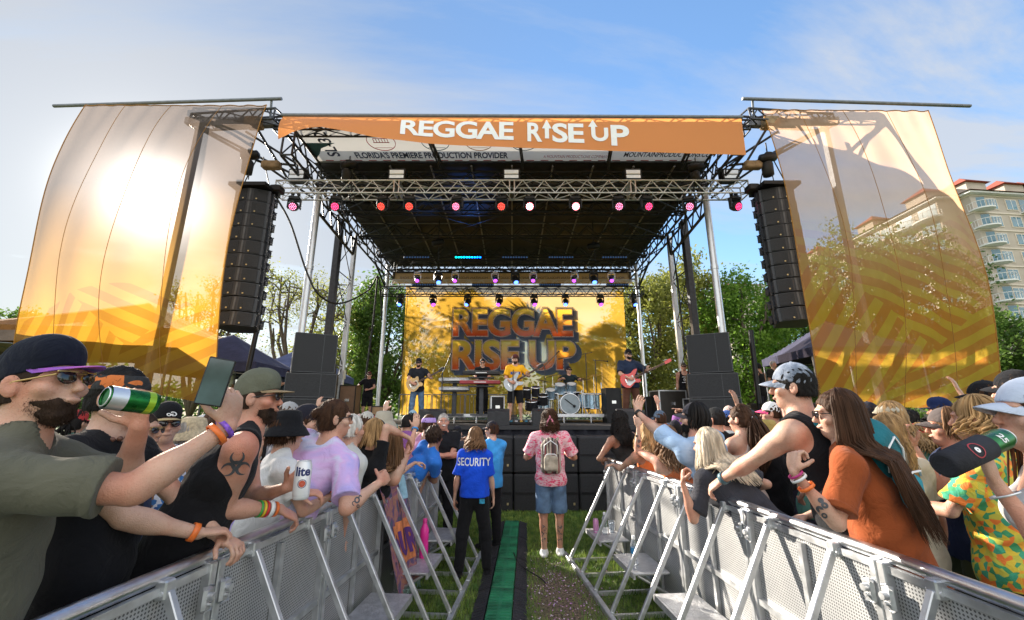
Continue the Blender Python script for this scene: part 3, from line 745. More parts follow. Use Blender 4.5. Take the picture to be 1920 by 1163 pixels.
# ================================================================= world, sun, camera
SUNV = ray(290, 372).normalized(); EL = math.asin(SUNV.z); AZ = math.atan2(SUNV.x, SUNV.y)
w = bpy.data.worlds.new('World'); sc.world = w; w.use_nodes = True
def make_world():
    N, L = w.node_tree.nodes, w.node_tree.links; bg = N['Background']
    sk = N.new('ShaderNodeTexSky'); sk.sky_type = 'NISHITA'; sk.sun_disc = False; sk.sun_elevation = EL; sk.sun_rotation = AZ
    sk.air_density = 1.25; sk.dust_density = .6; sk.ozone_density = 2.6; sk.altitude = 0
    tc = N.new('ShaderNodeTexCoord'); nrm = N.new('ShaderNodeVectorMath'); nrm.operation = 'NORMALIZE'; L.new(tc.outputs['Generated'], nrm.inputs[0])
    sp = N.new('ShaderNodeSeparateXYZ'); L.new(nrm.outputs[0], sp.inputs[0])
    # project the direction onto a high cloud sheet
    def M(op, a, b=None, c=None):
        n = N.new('ShaderNodeMath'); n.operation = op
        for i, x in enumerate((a, b, c)):
            if x is None: continue
            if isinstance(x, (int, float)): n.inputs[i].default_value = x
            else: L.new(x, n.inputs[i])
        return n.outputs[0]
    zz = M('ADD', M('MAXIMUM', sp.outputs['Z'], 0.0), .12)
    cx = M('DIVIDE', sp.outputs['X'], zz); cy = M('DIVIDE', sp.outputs['Y'], zz)
    cb = N.new('ShaderNodeCombineXYZ'); L.new(cx, cb.inputs[0]); L.new(cy, cb.inputs[1])
    mp = N.new('ShaderNodeMapping'); mp.inputs['Rotation'].default_value = (0, 0, R(-38)); mp.inputs['Scale'].default_value = (.55, 1.9, 1); mp.inputs['Location'].default_value = (2.1, .6, 0)
    L.new(cb.outputs[0], mp.inputs['Vector'])
    n1 = N.new('ShaderNodeTexNoise'); n1.inputs['Scale'].default_value = .62; n1.inputs['Detail'].default_value = 9; n1.inputs['Roughness'].default_value = .62; n1.inputs['Distortion'].default_value = .6
    L.new(mp.outputs[0], n1.inputs['Vector'])
    n2 = N.new('ShaderNodeTexNoise'); n2.inputs['Scale'].default_value = .55; n2.inputs['Detail'].default_value = 3; L.new(cb.outputs[0], n2.inputs['Vector'])
    # more haze towards the sun
    dt = N.new('ShaderNodeVectorMath'); dt.operation = 'DOT_PRODUCT'; L.new(nrm.outputs[0], dt.inputs[0]); dt.inputs[1].default_value = SUNV
    cd = M('MAXIMUM', dt.outputs['Value'], 0.0)
    near = M('POWER', cd, 5.0)
    f = M('MULTIPLY', M('SUBTRACT', n1.outputs['Fac'], .475), 5.0)
    f = M('ADD', f, M('MULTIPLY', M('SUBTRACT', n2.outputs['Fac'], .48), 1.6)); f = M('ADD', f, M('MULTIPLY', near, 1.0))
    hz = M('MULTIPLY', M('POWER', M('SUBTRACT', 1.0, M('MAXIMUM', sp.outputs['Z'], 0.0)), 7.0), .55)
    f = M('ADD', f, hz)
    wd = N.new('ShaderNodeVectorMath'); wd.operation = 'DOT_PRODUCT'; L.new(nrm.outputs[0], wd.inputs[0]); wd.inputs[1].default_value = ray(1800, 60).normalized()
    f = M('ADD', f, M('MULTIPLY', M('POWER', M('MAXIMUM', wd.outputs['Value'], 0.0), 48.0), M('MULTIPLY', M('SUBTRACT', n1.outputs['Fac'], .36), 7.0)))
    cl = N.new('ShaderNodeClamp'); L.new(f, cl.inputs['Value'])
    fac = M('MULTIPLY', cl.outputs[0], .80)
    mx = N.new('ShaderNodeMix'); mx.data_type = 'RGBA'; L.new(fac, mx.inputs['Factor'])
    br = N.new('ShaderNodeMix'); br.data_type = 'RGBA'; br.blend_type = 'MULTIPLY'; br.inputs['Factor'].default_value = 1.0
    dm = M('SUBTRACT', 1.0, M('MULTIPLY', M('POWER', cd, 3.0), .68)); cbx = N.new('ShaderNodeCombineXYZ')
    for i_, q_ in enumerate(SKYT): L.new(M('MULTIPLY', dm, q_), cbx.inputs[i_])
    L.new(sk.outputs[0], br.inputs['A']); L.new(cbx.outputs[0], br.inputs['B'])
    L.new(br.outputs['Result'], mx.inputs['A']); cdm = M('SUBTRACT', 1.0, M('MULTIPLY', M('POWER', cd, 4.0), .10)); cbc = N.new('ShaderNodeCombineXYZ')
    for i_, q_ in enumerate((CLD*.95, CLD*.98, CLD*1.03)): L.new(M('MULTIPLY', cdm, q_), cbc.inputs[i_])
    L.new(cbc.outputs[0], mx.inputs['B'])
    # the glow of thin cloud right round the sun
    gl = M('ADD', M('MULTIPLY', M('POWER', cd, 480.0), AUR), M('MULTIPLY', M('POWER', cd, 60.0), AUR*.022))
    # broad bright cloud deck added behind the camera as fill for the foreground
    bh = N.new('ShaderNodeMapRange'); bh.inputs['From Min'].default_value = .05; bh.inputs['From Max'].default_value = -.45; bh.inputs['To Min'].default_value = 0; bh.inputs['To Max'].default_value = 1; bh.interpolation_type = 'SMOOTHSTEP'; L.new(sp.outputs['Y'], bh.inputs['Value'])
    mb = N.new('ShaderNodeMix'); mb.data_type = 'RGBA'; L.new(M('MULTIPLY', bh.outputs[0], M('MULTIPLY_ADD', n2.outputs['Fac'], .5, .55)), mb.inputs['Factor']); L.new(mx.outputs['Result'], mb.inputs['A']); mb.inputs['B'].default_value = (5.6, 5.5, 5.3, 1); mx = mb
    ad = N.new('ShaderNodeMix'); ad.data_type = 'RGBA'; ad.blend_type = 'ADD'; ad.inputs['Factor'].default_value = 1.0
    gc = N.new('ShaderNodeCombineXYZ'); L.new(gl, gc.inputs[0]); L.new(M('MULTIPLY', gl, .97), gc.inputs[1]); L.new(M('MULTIPLY', gl, .92), gc.inputs[2])
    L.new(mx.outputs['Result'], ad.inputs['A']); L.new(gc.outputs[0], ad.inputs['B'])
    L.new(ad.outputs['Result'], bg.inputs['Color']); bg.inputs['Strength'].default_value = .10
SKYT = (.82, .94, 1.04); CLD = 2.25; AUR = 22.0
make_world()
sl = bpy.data.lights.new('sun', 'SUN'); sl.energy = 4.0; sl.angle = R(.6); sl.color = (1, .91, .78)
so = bpy.data.objects.new('sun', sl); col.objects.link(so); so.rotation_euler = SUNV.to_track_quat('Z', 'Y').to_euler()
sc.view_settings.view_transform = 'Standard'; sc.view_settings.look = 'None'; sc.view_settings.gamma = 1; sc.view_settings.exposure = 1.75
cm = bpy.data.cameras.new('camera'); cm.sensor_width = 36; cm.lens = FPX/1920*36; cm.clip_end = 2000; cm.clip_start = .02
co = bpy.data.objects.new('camera', cm); col.objects.link(co); co.location = (0, 0, CZ); co.rotation_euler = (R(90)+TH, 0, 0); sc.camera = co
sc.cycles.max_bounces = 7; sc.cycles.transparent_max_bounces = 14; sc.cycles.diffuse_bounces = 3; sc.cycles.glossy_bounces = 3; sc.cycles.sample_clamp_indirect = 4; sc.cycles.use_denoising = True

# ---------------------------------------------------------------- common materials
alu = mat('aluminium', (.74, .75, .77), .38, .75, .08, 12); galv = mat('galvanised', (.60, .61, .62), .42, .85, .14, 14, .12, 60)
steel = mat('dark_steel', (.05, .052, .06), .45, .5, .2, 10); blk = mat('black_metal', (.012, .012, .014), .45, .3, .2, 9)
plast = mat('black_plastic', (.010, .010, .011), .5, 0, .25, 12, .15, 90); grey = mat('grey_steel', (.20, .21, .23), .6, .35, .15, 8)
wood_b = mat('black_cabinet', (.018, .019, .022), .55, 0, .3, 10, .3, 220)
grille = mat('speaker_grille', (.024, .025, .028), .6, .3, .35, 60, .5, 300)
cable = mat('cable_rubber', (.012, .012, .012), .6); white = mat('white_paint', (.8, .8, .8), .5, 0, .04)

# ---------------------------------------------------------------- ground
def ground():
    m = bpy.data.materials.new('lawn'); T, P, N, L = nt(m); P.inputs['Roughness'].default_value = .95
    tc = N.new('ShaderNodeTexCoord')
    def nz(s, d=5):
        n = N.new('ShaderNodeTexNoise'); n.inputs['Scale'].default_value = s; n.inputs['Detail'].default_value = d; L.new(tc.outputs['Object'], n.inputs['Vector']); return n.outputs['Fac']
    r1 = N.new('ShaderNodeValToRGB'); e = r1.color_ramp.elements; e[0].position = .3; e[0].color = (.05, .075, .02, 1); e[1].position = .7; e[1].color = (.14, .18, .045, 1); L.new(nz(30), r1.inputs['Fac'])
    r2 = N.new('ShaderNodeValToRGB'); e = r2.color_ramp.elements; e[0].position = .35; e[0].color = (.05, .035, .022, 1); e[1].position = .65; e[1].color = (.25, .18, .115, 1); L.new(nz(45), r2.inputs['Fac'])
    # worn patch in the pit
    sp = N.new('ShaderNodeVectorMath'); sp.operation = 'DISTANCE'; mp = N.new('ShaderNodeMapping'); mp.inputs['Scale'].default_value = (1, .42, 1); L.new(tc.outputs['Object'], mp.inputs['Vector'])
    L.new(mp.outputs[0], sp.inputs[0]); sp.inputs[1].default_value = (.5, 4.75*.42, 0)
    ma = N.new('ShaderNodeMath'); ma.operation = 'MULTIPLY_ADD'; L.new(nz(3.5), ma.inputs[0]); ma.inputs[1].default_value = 1.1; L.new(sp.outputs['Value'], ma.inputs[2])
    mr = N.new('ShaderNodeMapRange'); mr.inputs['From Min'].default_value = .78; mr.inputs['From Max'].default_value = 1.1; mr.inputs['To Min'].default_value = 1; mr.inputs['To Max'].default_value = 0; L.new(ma.outputs[0], mr.inputs['Value'])
    mx = N.new('ShaderNodeMix'); mx.data_type = 'RGBA'; L.new(mr.outputs[0], mx.inputs['Factor']); L.new(r1.outputs['Color'], mx.inputs['A']); L.new(r2.outputs['Color'], mx.inputs['B'])
    L.new(mx.outputs['Result'], P.inputs['Base Color'])
    bp = N.new('ShaderNodeBump'); bp.inputs['Strength'].default_value = .8; bp.inputs['Distance'].default_value = .03; L.new(nz(60), bp.inputs['Height']); L.new(bp.outputs['Normal'], P.inputs['Normal'])
    g = MB(); n = 24; S = 450
    vs = [(-S+2*S*i/n, -S+2*S*j/n, 0) for j in range(n+1) for i in range(n+1)]
    g.add(vs, [(j*(n+1)+i, j*(n+1)+i+1, (j+1)*(n+1)+i+1, (j+1)*(n+1)+i) for j in range(n) for i in range(n)])
    tag(g.build('ground', m), kind='structure')
    # blades of grass in the pit and along the fences
    k = 62000; x = rng.uniform(-1.75, 1.95, k); y = 2.6+5.9*rng.uniform(0, 1, k)**.85
    wear = np.exp(-((x-.5)**2/.10+(y-4.75)**2/.9)); keep = (rng.uniform(0, 1, k) > wear*.95) & ~((np.abs(x+.12+.037*(4.29-y)) < .25) & (y < 7.6))
    x, y = x[keep], y[keep]; k = len(x); hgt = rng.uniform(.025, .07, k)*(1-.5*wear[keep]); a = rng.uniform(0, 6.28, k); ln = rng.uniform(.01, .05, k); wd = .0022+.0008*y/4
    dx, dy = np.cos(a), np.sin(a); V = np.zeros((k, 5, 3))
    V[:, 0] = np.stack([x-dy*wd, y+dx*wd, x*0], 1); V[:, 1] = np.stack([x+dy*wd, y-dx*wd, x*0], 1)
    V[:, 2] = np.stack([x+dy*wd*.8+dx*ln*.35, y-dx*wd*.8+dy*ln*.35, hgt*.6], 1); V[:, 3] = np.stack([x-dy*wd*.8+dx*ln*.35, y+dx*wd*.8+dy*ln*.35, hgt*.6], 1)
    V[:, 4] = np.stack([x+dx*ln, y+dy*ln, hgt], 1)
    b = np.arange(k)[:, None]*5
    gm = bpy.data.materials.new('grass_blade'); T, P, N, L = nt(gm); P.inputs['Roughness'].default_value = .55
    tc = N.new('ShaderNodeTexCoord'); n_ = N.new('ShaderNodeTexNoise'); n_.inputs['Scale'].default_value = 9; L.new(tc.outputs['Object'], n_.inputs['Vector'])
    cr = N.new('ShaderNodeValToRGB'); e = cr.color_ramp.elements; e[0].position = .35; e[0].color = (.08, .18, .03, 1); e[1].position = .68; e[1].color = (.32, .42, .08, 1); L.new(n_.outputs['Fac'], cr.inputs['Fac'])
    L.new(cr.outputs['Color'], P.inputs['Base Color']); ts = N.new('ShaderNodeBsdfTranslucent'); L.new(cr.outputs['Color'], ts.inputs['Color'])
    ms = N.new('ShaderNodeMixShader'); ms.inputs[0].default_value = .4; L.new(P.outputs[0], ms.inputs[1]); L.new(ts.outputs[0], ms.inputs[2]); L.new(ms.outputs[0], N['Material Output'].inputs['Surface'])
    o = link('grass', np_mesh('grass', V.reshape(-1, 3), b+np.array([[0, 1, 2, 3]]), b+np.array([[3, 2, 4]]), False), gm); tag(o, 'short green grass blades across the pit floor', 'grass', kind='stuff')
ground()

# ---------------------------------------------------------------- trusses
def truss_mb(p0, p1, w_, h_, r=.024, step=.5, rb=None, updir=(0, 0, 1)):
    p0, p1 = Vector(p0), Vector(p1); d = (p1-p0); L_ = d.length; u = d.normalized(); up = Vector(updir); side = u.cross(up).normalized(); up = side.cross(u).normalized(); rb = rb or r*.55
    m = MB(); cs = [(sx, sz) for sx in (-1, 1) for sz in (-1, 1)]
    P = lambda t, sx, sz: p0+u*t+side*(sx*w_/2)+up*(sz*h_/2)
    for sx, sz in cs: m.tube(P(0, sx, sz), P(L_, sx, sz), r, n=6)
    n = max(2, round(L_/step)); 
    for i in range(n):
        t0, t1 = L_*i/n, L_*(i+1)/n; tm = (t0+t1)/2
        for sx in (-1, 1):
            m.tube(P(t0, sx, -1), P(tm, sx, 1), rb, n=5, cap=False); m.tube(P(tm, sx, 1), P(t1, sx, -1), rb, n=5, cap=False)
        for sz in (-1, 1): m.tube(P(t0, -1 if i % 2 else 1, sz), P(t1, 1 if i % 2 else -1, sz), rb, n=5, cap=False)
    for t in (0, L_):
        for a, b in (((-1, -1), (1, -1)), ((-1, 1), (1, 1)), ((-1, -1), (-1, 1)), ((1, -1), (1, 1))): m.tube(P(t, *a), P(t, *b), rb*1.3, n=6)
    return m

def semi(name, c, dens, c2=None, z0=0, z1=1, tw_=.6):
    m = bpy.data.materials.new(name); m.use_nodes = True; N, L = m.node_tree.nodes, m.node_tree.links; N.remove(N['Principled BSDF'])
    tr = N.new('ShaderNodeBsdfTransparent'); df = N.new('ShaderNodeBsdfDiffuse'); df.inputs['Color'].default_value = (*c, 1); tl = N.new('ShaderNodeBsdfTranslucent'); tl.inputs['Color'].default_value = (*c, 1)
    if c2:
        tc = N.new('ShaderNodeTexCoord'); sp = N.new('ShaderNodeSeparateXYZ'); L.new(tc.outputs['Object'], sp.inputs[0]); mr = N.new('ShaderNodeMapRange'); mr.inputs['From Min'].default_value = z0; mr.inputs['From Max'].default_value = z1; L.new(sp.outputs['Z'], mr.inputs['Value'])
        mx = N.new('ShaderNodeMix'); mx.data_type = 'RGBA'; L.new(mr.outputs[0], mx.inputs['Factor']); mx.inputs['A'].default_value = (*c, 1); mx.inputs['B'].default_value = (*c2, 1); L.new(mx.outputs['Result'], df.inputs['Color']); L.new(mx.outputs['Result'], tl.inputs['Color'])
    a = N.new('ShaderNodeMixShader'); a.inputs[0].default_value = tw_; L.new(df.outputs[0], a.inputs[1]); L.new(tl.outputs[0], a.inputs[2])
    b = N.new('ShaderNodeMixShader'); b.inputs[0].default_value = dens; L.new(tr.outputs[0], b.inputs[1]); L.new(a.outputs[0], b.inputs[2]); L.new(b.outputs[0], N['Material Output'].inputs['Surface']); return m
# ---------------------------------------------------------------- stage roof
HW = 6.1; RF = 9.5; RB = 19.9
dk = mat('roof_membrane_black', (.030, .028, .027), .6, 0, .3, 1.2, .3, 5); wh = mat('roof_membrane_white', (.62, .60, .56), .6, 0, .1, 1.5, .2, 4)
roof = empty('stage_roof', (0, 14.7, 0), 0, 'wide black stage roof on silver corner poles above the band', 'stage roof')
def rp(o):
    o.location = (0, -14.7, 0); return o
b = MB()
for i in range(12):
    x0 = -HW+2*HW*i/12; x1 = x0+2*HW/12
    for j in range(9):
        y0 = 11.3+(RB-11.3)*j/9; y1 = 11.3+(RB-11.3)*(j+1)/9
        z = lambda y, e: 9.28-.03*(y-11.3)+e
        for zz, fl in ((0, 0), (.02, 1)):
            vs = [(x0, y0, z(y0, zz+.0)), (x1, y0, z(y0, zz)), (x1, y1, z(y1, zz)), (x0, y1, z(y1, zz))]
            b.add(vs, [(0, 1, 2, 3) if fl else (3, 2, 1, 0)])
rp(b.build('roof_canopy', dk, roof))
rp(MB().box((0, 10.42, 9.36), (2*HW-.1, 1.76, .006)).build('white_valance', semi('roof_vinyl_white', (.80, .78, .74), 1.0), roof))
bl = MB(); bl.box((0, (11.3+RB)/2+.5, 9.62), (2*HW+.3, RB-11.3+1.0, .04)); rp(bl.build('roof_cover', mat('roof_top', (.3, .3, .3), .7), roof))
def roof_beam(name, p0, p1, w_=.3, h_=.45, m=steel, r=.035, step=.9, **k): return rp(truss_mb(p0, p1, w_, h_, r, step, **k).build(name, m, roof))
for y in (11.75, 13.5, 15.6, 17.7, 19.7): roof_beam('cross_truss', (-HW, y, 8.95), (HW, y, 8.95))
for sx in (-1, 1): roof_beam('side_truss', (sx*HW, RF+.35, 8.95), (sx*HW, RB, 8.75), .3, .75, steel, .04, 1.0)
roof_beam('front_truss', (-HW-.4, RF+.42, 9.46), (HW+.4, RF+.42, 9.46), .3, .3, steel, .03, .7)
m_ = MB()
for x in np.linspace(-5, 5, 9): m_.tube((x, 11.3, 9.18), (x, RB, 8.95), .03, n=6)
for y in np.linspace(12.2, 19.2, 8): m_.tube((-HW, y, 9.15), (HW, y, 9.15), .025, n=6)
rp(m_.build('purlins', mat('purlin_steel', (.28, .27, .26), .45, .6, .2), roof))
m_ = MB()
for j in range(4):
    y0, y1 = 11.35+2.1*j, 13.45+2.1*j
    for i in range(4):
        x0 = -HW+3.05*i; m_.tube((x0, y0, 8.74), (x0+3.05, y1, 8.74), .022, n=5); m_.tube((x0+3.05, y0, 8.74), (x0, y1, 8.74), .022, n=5)
rp(m_.build('cross_bracing', steel, roof))
for x in (-2.35, .15, 2.75, 5.0):
    m_ = MB(); m_.tube((x, 9.6, 9.30), (x+.18, 11.2, 9.22), .045, n=6); m_.tube((x, 9.6, 9.1), (x+.18, 11.2, 9.0), .03, n=6); 
    for k in range(4): m_.tube((x+.04*k, 9.7+.38*k, 9.28), (x+.04*k+.05, 9.9+.38*k, 9.05), .02, n=5)
    rp(m_.build('roof_rafter', steel, roof))
# knee braces and rear ends
for sx in (-1, 1):
    m_ = MB(); m_.tube((sx*6.15, 11.8, 8.0), (sx*6.15, 15.0, 7.75), .05, n=6); m_.tube((sx*6.15, 15.0, 7.75), (sx*6.15, 15.2, 8.7), .05, n=6)
    for k in range(5): m_.tube((sx*6.15, 11.8+.64*k, 8.0-.05*k), (sx*6.15, 12.1+.64*k, 8.6), .025, n=5); m_.tube((sx*6.15, 12.44+.64*k, 7.95-.05*k), (sx*6.15, 12.1+.64*k, 8.6), .025, n=5)
    m_.tube((sx*6.15, 17.5, 8.4), (sx*6.15, 19.3, 7.7), .05, n=6); m_.tube((sx*6.15, 19.3, 7.7), (sx*6.15, 19.4, 8.6), .06, n=6); m_.tube((sx*6.15, 18.6, 8.4), (sx*6.15, 19.3, 7.8), .03, n=5)
    rp(m_.build('knee_brace', steel, roof))
# lettering lying on the white underside
navy = mat('print_navy', (.03, .04, .10), .6); redp = mat('print_red', (.45, .03, .03), .6); oran = mat('print_dull_orange', (.4, .2, .08), .6); teal = mat('print_teal', (.03, .12, .16), .6)
def under(cx, cy): return lambda u, v: Vector((cx+u, cy-v, 9.34))
def letter(body, cx, cy, size, m=navy, sx=1.0, off=.0, nm='lettering', sp=1.0, parent=None, rot=0, width=None):
    f0 = under(cx, cy)
    f = f0 if not rot else (lambda u, v: f0(-v, u))
    o = text_on(nm, body, f, m, parent or roof, size, off, sx, 1, sp, width=width); rp(o); return o
letter("FLORIDA'S PREMIERE PRODUCTION PROVIDER", -2.42, 10.98, .40, off=.012, width=4.6)
letter("MOUNTAINPRODUCTIONS.COM", 4.75, 10.95, .33, blk, off=.006, width=2.75); letter("A MOUNTAIN PRODUCTIONS COMPANY", 1.93, 11.05, .2, redp, width=1.95)
letter("SL-320", -5.35, 10.35, .50, navy, rot=1, off=.01)
m_ = MB()
for i in range(26): m_.box((-5.6+.44*i, 11.25, 9.342), (.24, .035, .003))
rp(m_.build('red_dashes', redp, roof))
for i, (x, c) in enumerate(((-3.75, redp), (-2.2, teal), (-.95, oran), (.35, teal))):
    m_ = MB()
    for k in range(28):
        a0, a1 = 2*pi*k/28, 2*pi*(k+1)/28; m_.tube((x+.40*math.cos(a0), 10.35+.40*math.sin(a0), 9.342), (x+.40*math.cos(a1), 10.35+.40*math.sin(a1), 9.342), .011, n=4, cap=False)
    m_.box((x, 10.38, 9.341), (.46, .03, .004)); m_.box((x, 10.2, 9.341), (.40, .025, .004))
    for k in range(6): m_.box((x-.2+.08*k, 10.29, 9.341), (.018, .16, .004))
    m_.box((x, 10.62, 9.341), (.5, .015, .004)); rp(m_.build('round_emblem', c, roof))
m_ = MB(); m_.prism([(0, 0), (.6, 0), (.6, -.28), (0, -.62), (-.6, -.28), (-.6, 0)], 0, .004, rotx(R(90)), (2.2, 10.0, 9.340)); e_ = rp(m_.build('shield_emblem', redp, roof))
m_ = MB(); m_.prism([(0, 0), (.53, 0), (.53, -.25), (0, -.55), (-.53, -.25), (-.53, 0)], 0, .004, rotx(R(90)), (2.2, 10.0, 9.336)); rp(m_.build('shield_field', teal, roof))
m_ = MB(); m_.prism([(-5.9, 0), (-5.0, 0), (-5.5, -.25), (-5.65, -.5), (-5.9, -.8)], 0, .004, rotx(R(90)), (-.1, 10.4, 9.340)); rp(m_.build('corner_print', teal, roof))
# rear header cloth
hb = mat('header_cloth', (.60, .42, .22), .8, 0, .08)
o = MB().box((0, 19.95, 8.45), (12.1, .02, .62)).build('rear_header', hb, roof); rp(o)
for x in (-4.6, -2.3, 0, 2.3, 4.6): rp(text_on('lettering', 'MOUNTAIN PRODUCTIONS', lambda u, v, x=x: Vector((x-u, 19.935, 8.45+v)), navy, roof, .17, 0, 1, 1))
rp(truss_mb((-HW, 19.6, 8.05), (HW, 19.6, 8.05), .22, .3, .018, .6).build('rear_truss', alu, roof))
# poles
def pole(x, y, r, z1, m, nm='corner_pole'):
    m_ = MB(); m_.tube((x, y, 0), (x, y, z1), r, n=16); m_.tube((x, y, 0), (x, y, .04), r*2.2, n=16)
    for z in (3.0, 6.0): m_.tube((x, y, z), (x, y, z+.12), r*1.15, n=16)
    return rp(m_.build(nm, m, roof))
for sx in (-1, 1):
    pole(sx*6.1, 11.8, .10, 9.0, alu); pole(sx*6.1, 19.3, .09, 8.9, alu)
# ---------------------------------------------------------------- towers
for sx, nm in ((-1, 'left'), (1, 'right')):
    t = empty('lift_tower', (sx*6.4, 15, 0), 0, 'dark lattice lift tower beside the %s' % ('drum riser side where the stage hand stands' if sx < 0 else 'tech in the black tank top'), 'lift tower', 'stage lift towers')
    for y, x, r, m in ((-.8, 0, .13, steel), (0, .30*sx, .10, steel), (.7, 0, .10, alu)):
        m_ = MB(); m_.box((x, y, 4.4), (r*1.7, r*1.7, 8.8), bev=.02); m_.box((x, y, 3.2), (r*2.2, r*2.2, .3)); m_.build('mast', m, t)
    m_ = MB()
    for k in range(4):
        z = 1.8+1.7*k; m_.tube((0, -.8, z), (0, .7, z+1.7), .018, n=5); m_.tube((0, .7, z), (0, -.8, z+1.7), .018, n=5)
        m_.tube((0, -.8, z), (0, .7, z), .02, n=5)
    m_.build('cross_cable', blk, t)
    m_ = MB(); m_.box((0, 0, .9), (1.3, 2.2, 1.5), bev=.03); m_.box((0, -.8, 2.5), (.7, .35, 1.9), bev=.02); m_.tube((-.3, -1.0, 1.6), (.1, -.9, 3.4), .1, n=8); m_.build('tower_base', blk, t)
    m_ = MB(); m_.box((.0, -1.0, 2.75), (.30, .012, .38)); m_.build('paper_notice', white, t)
# ---------------------------------------------------------------- outrigger wings with banners
def wing(sx):
    side = 'left' if sx < 0 else 'right'
    g = empty('outrigger_wing', (sx*7.5, 10.2, 9.3), 0, 'grey steel outrigger arm holding the banner and speakers on the %s of the roof' % side, 'outrigger')
    def gp(o): o.location = (-sx*7.5, -10.2, -9.3); return o
    x = lambda v: sx*v
    gp(truss_mb((x(6.3), 9.6, 9.55), (x(9.15), 10.3, 9.95), .32, .32, .035, .6).build('wing_truss', steel, g))
    m_ = MB(); m_.box((x(7.3), 9.8, 9.5), (1.7, .14, .16)); m_.box((x(8.4), 10.3, 9.98), (2.0, .16, .2)); gp(m_.build('top_beam', grey, g))
    m_ = MB()
    for a, b_ in (((6.2, 11.2, 8.6), (9.1, 10.4, 9.9)), ((6.2, 11.2, 8.95), (7.5, 10.1, 9.5)), ((6.1, 10.3, 8.55), (7.2, 10.4, 8.75)), ((7.2, 10.4, 8.75), (9.0, 10.5, 9.8)), ((6.1, 11.5, 8.2), (7.7, 10.3, 9.1)), ((6.5, 10.7, 8.4), (7.1, 10.0, 9.5))):
        m_.tube((x(a[0]), a[1], a[2]), (x(b_[0]), b_[1], b_[2]), .038, n=6)
    gp(m_.build('brace', steel, g))
    m_ = MB(); m_.box((x(9.15), 10.5, 5.1), (.14, .16, 10.2)); gp(m_.build('wing_mast', grey, g))
    for c_, s_ in (((x(7.0), 9.7, 9.45), (.42, .3, .28)), ((x(6.75), 10.3, 8.55), (.5, .22, .22))): gp(MB().box(c_, s_, bev=.03).build('wrapped_joint', mat('tan_cloth', (.30, .20, .11), .9, 0, .3), g))
    m_ = MB(); m_.tube((x(6.2), 9.45, 10.02), (x(12.6), 9.7, 10.0), .045, n=10); m_.tube((x(6.5), 9.5, 10.0), (x(6.55), 9.65, 9.5), .03, n=8); gp(m_.build('banner_rod', grey, g))
    return g
wing(-1); wing(1)

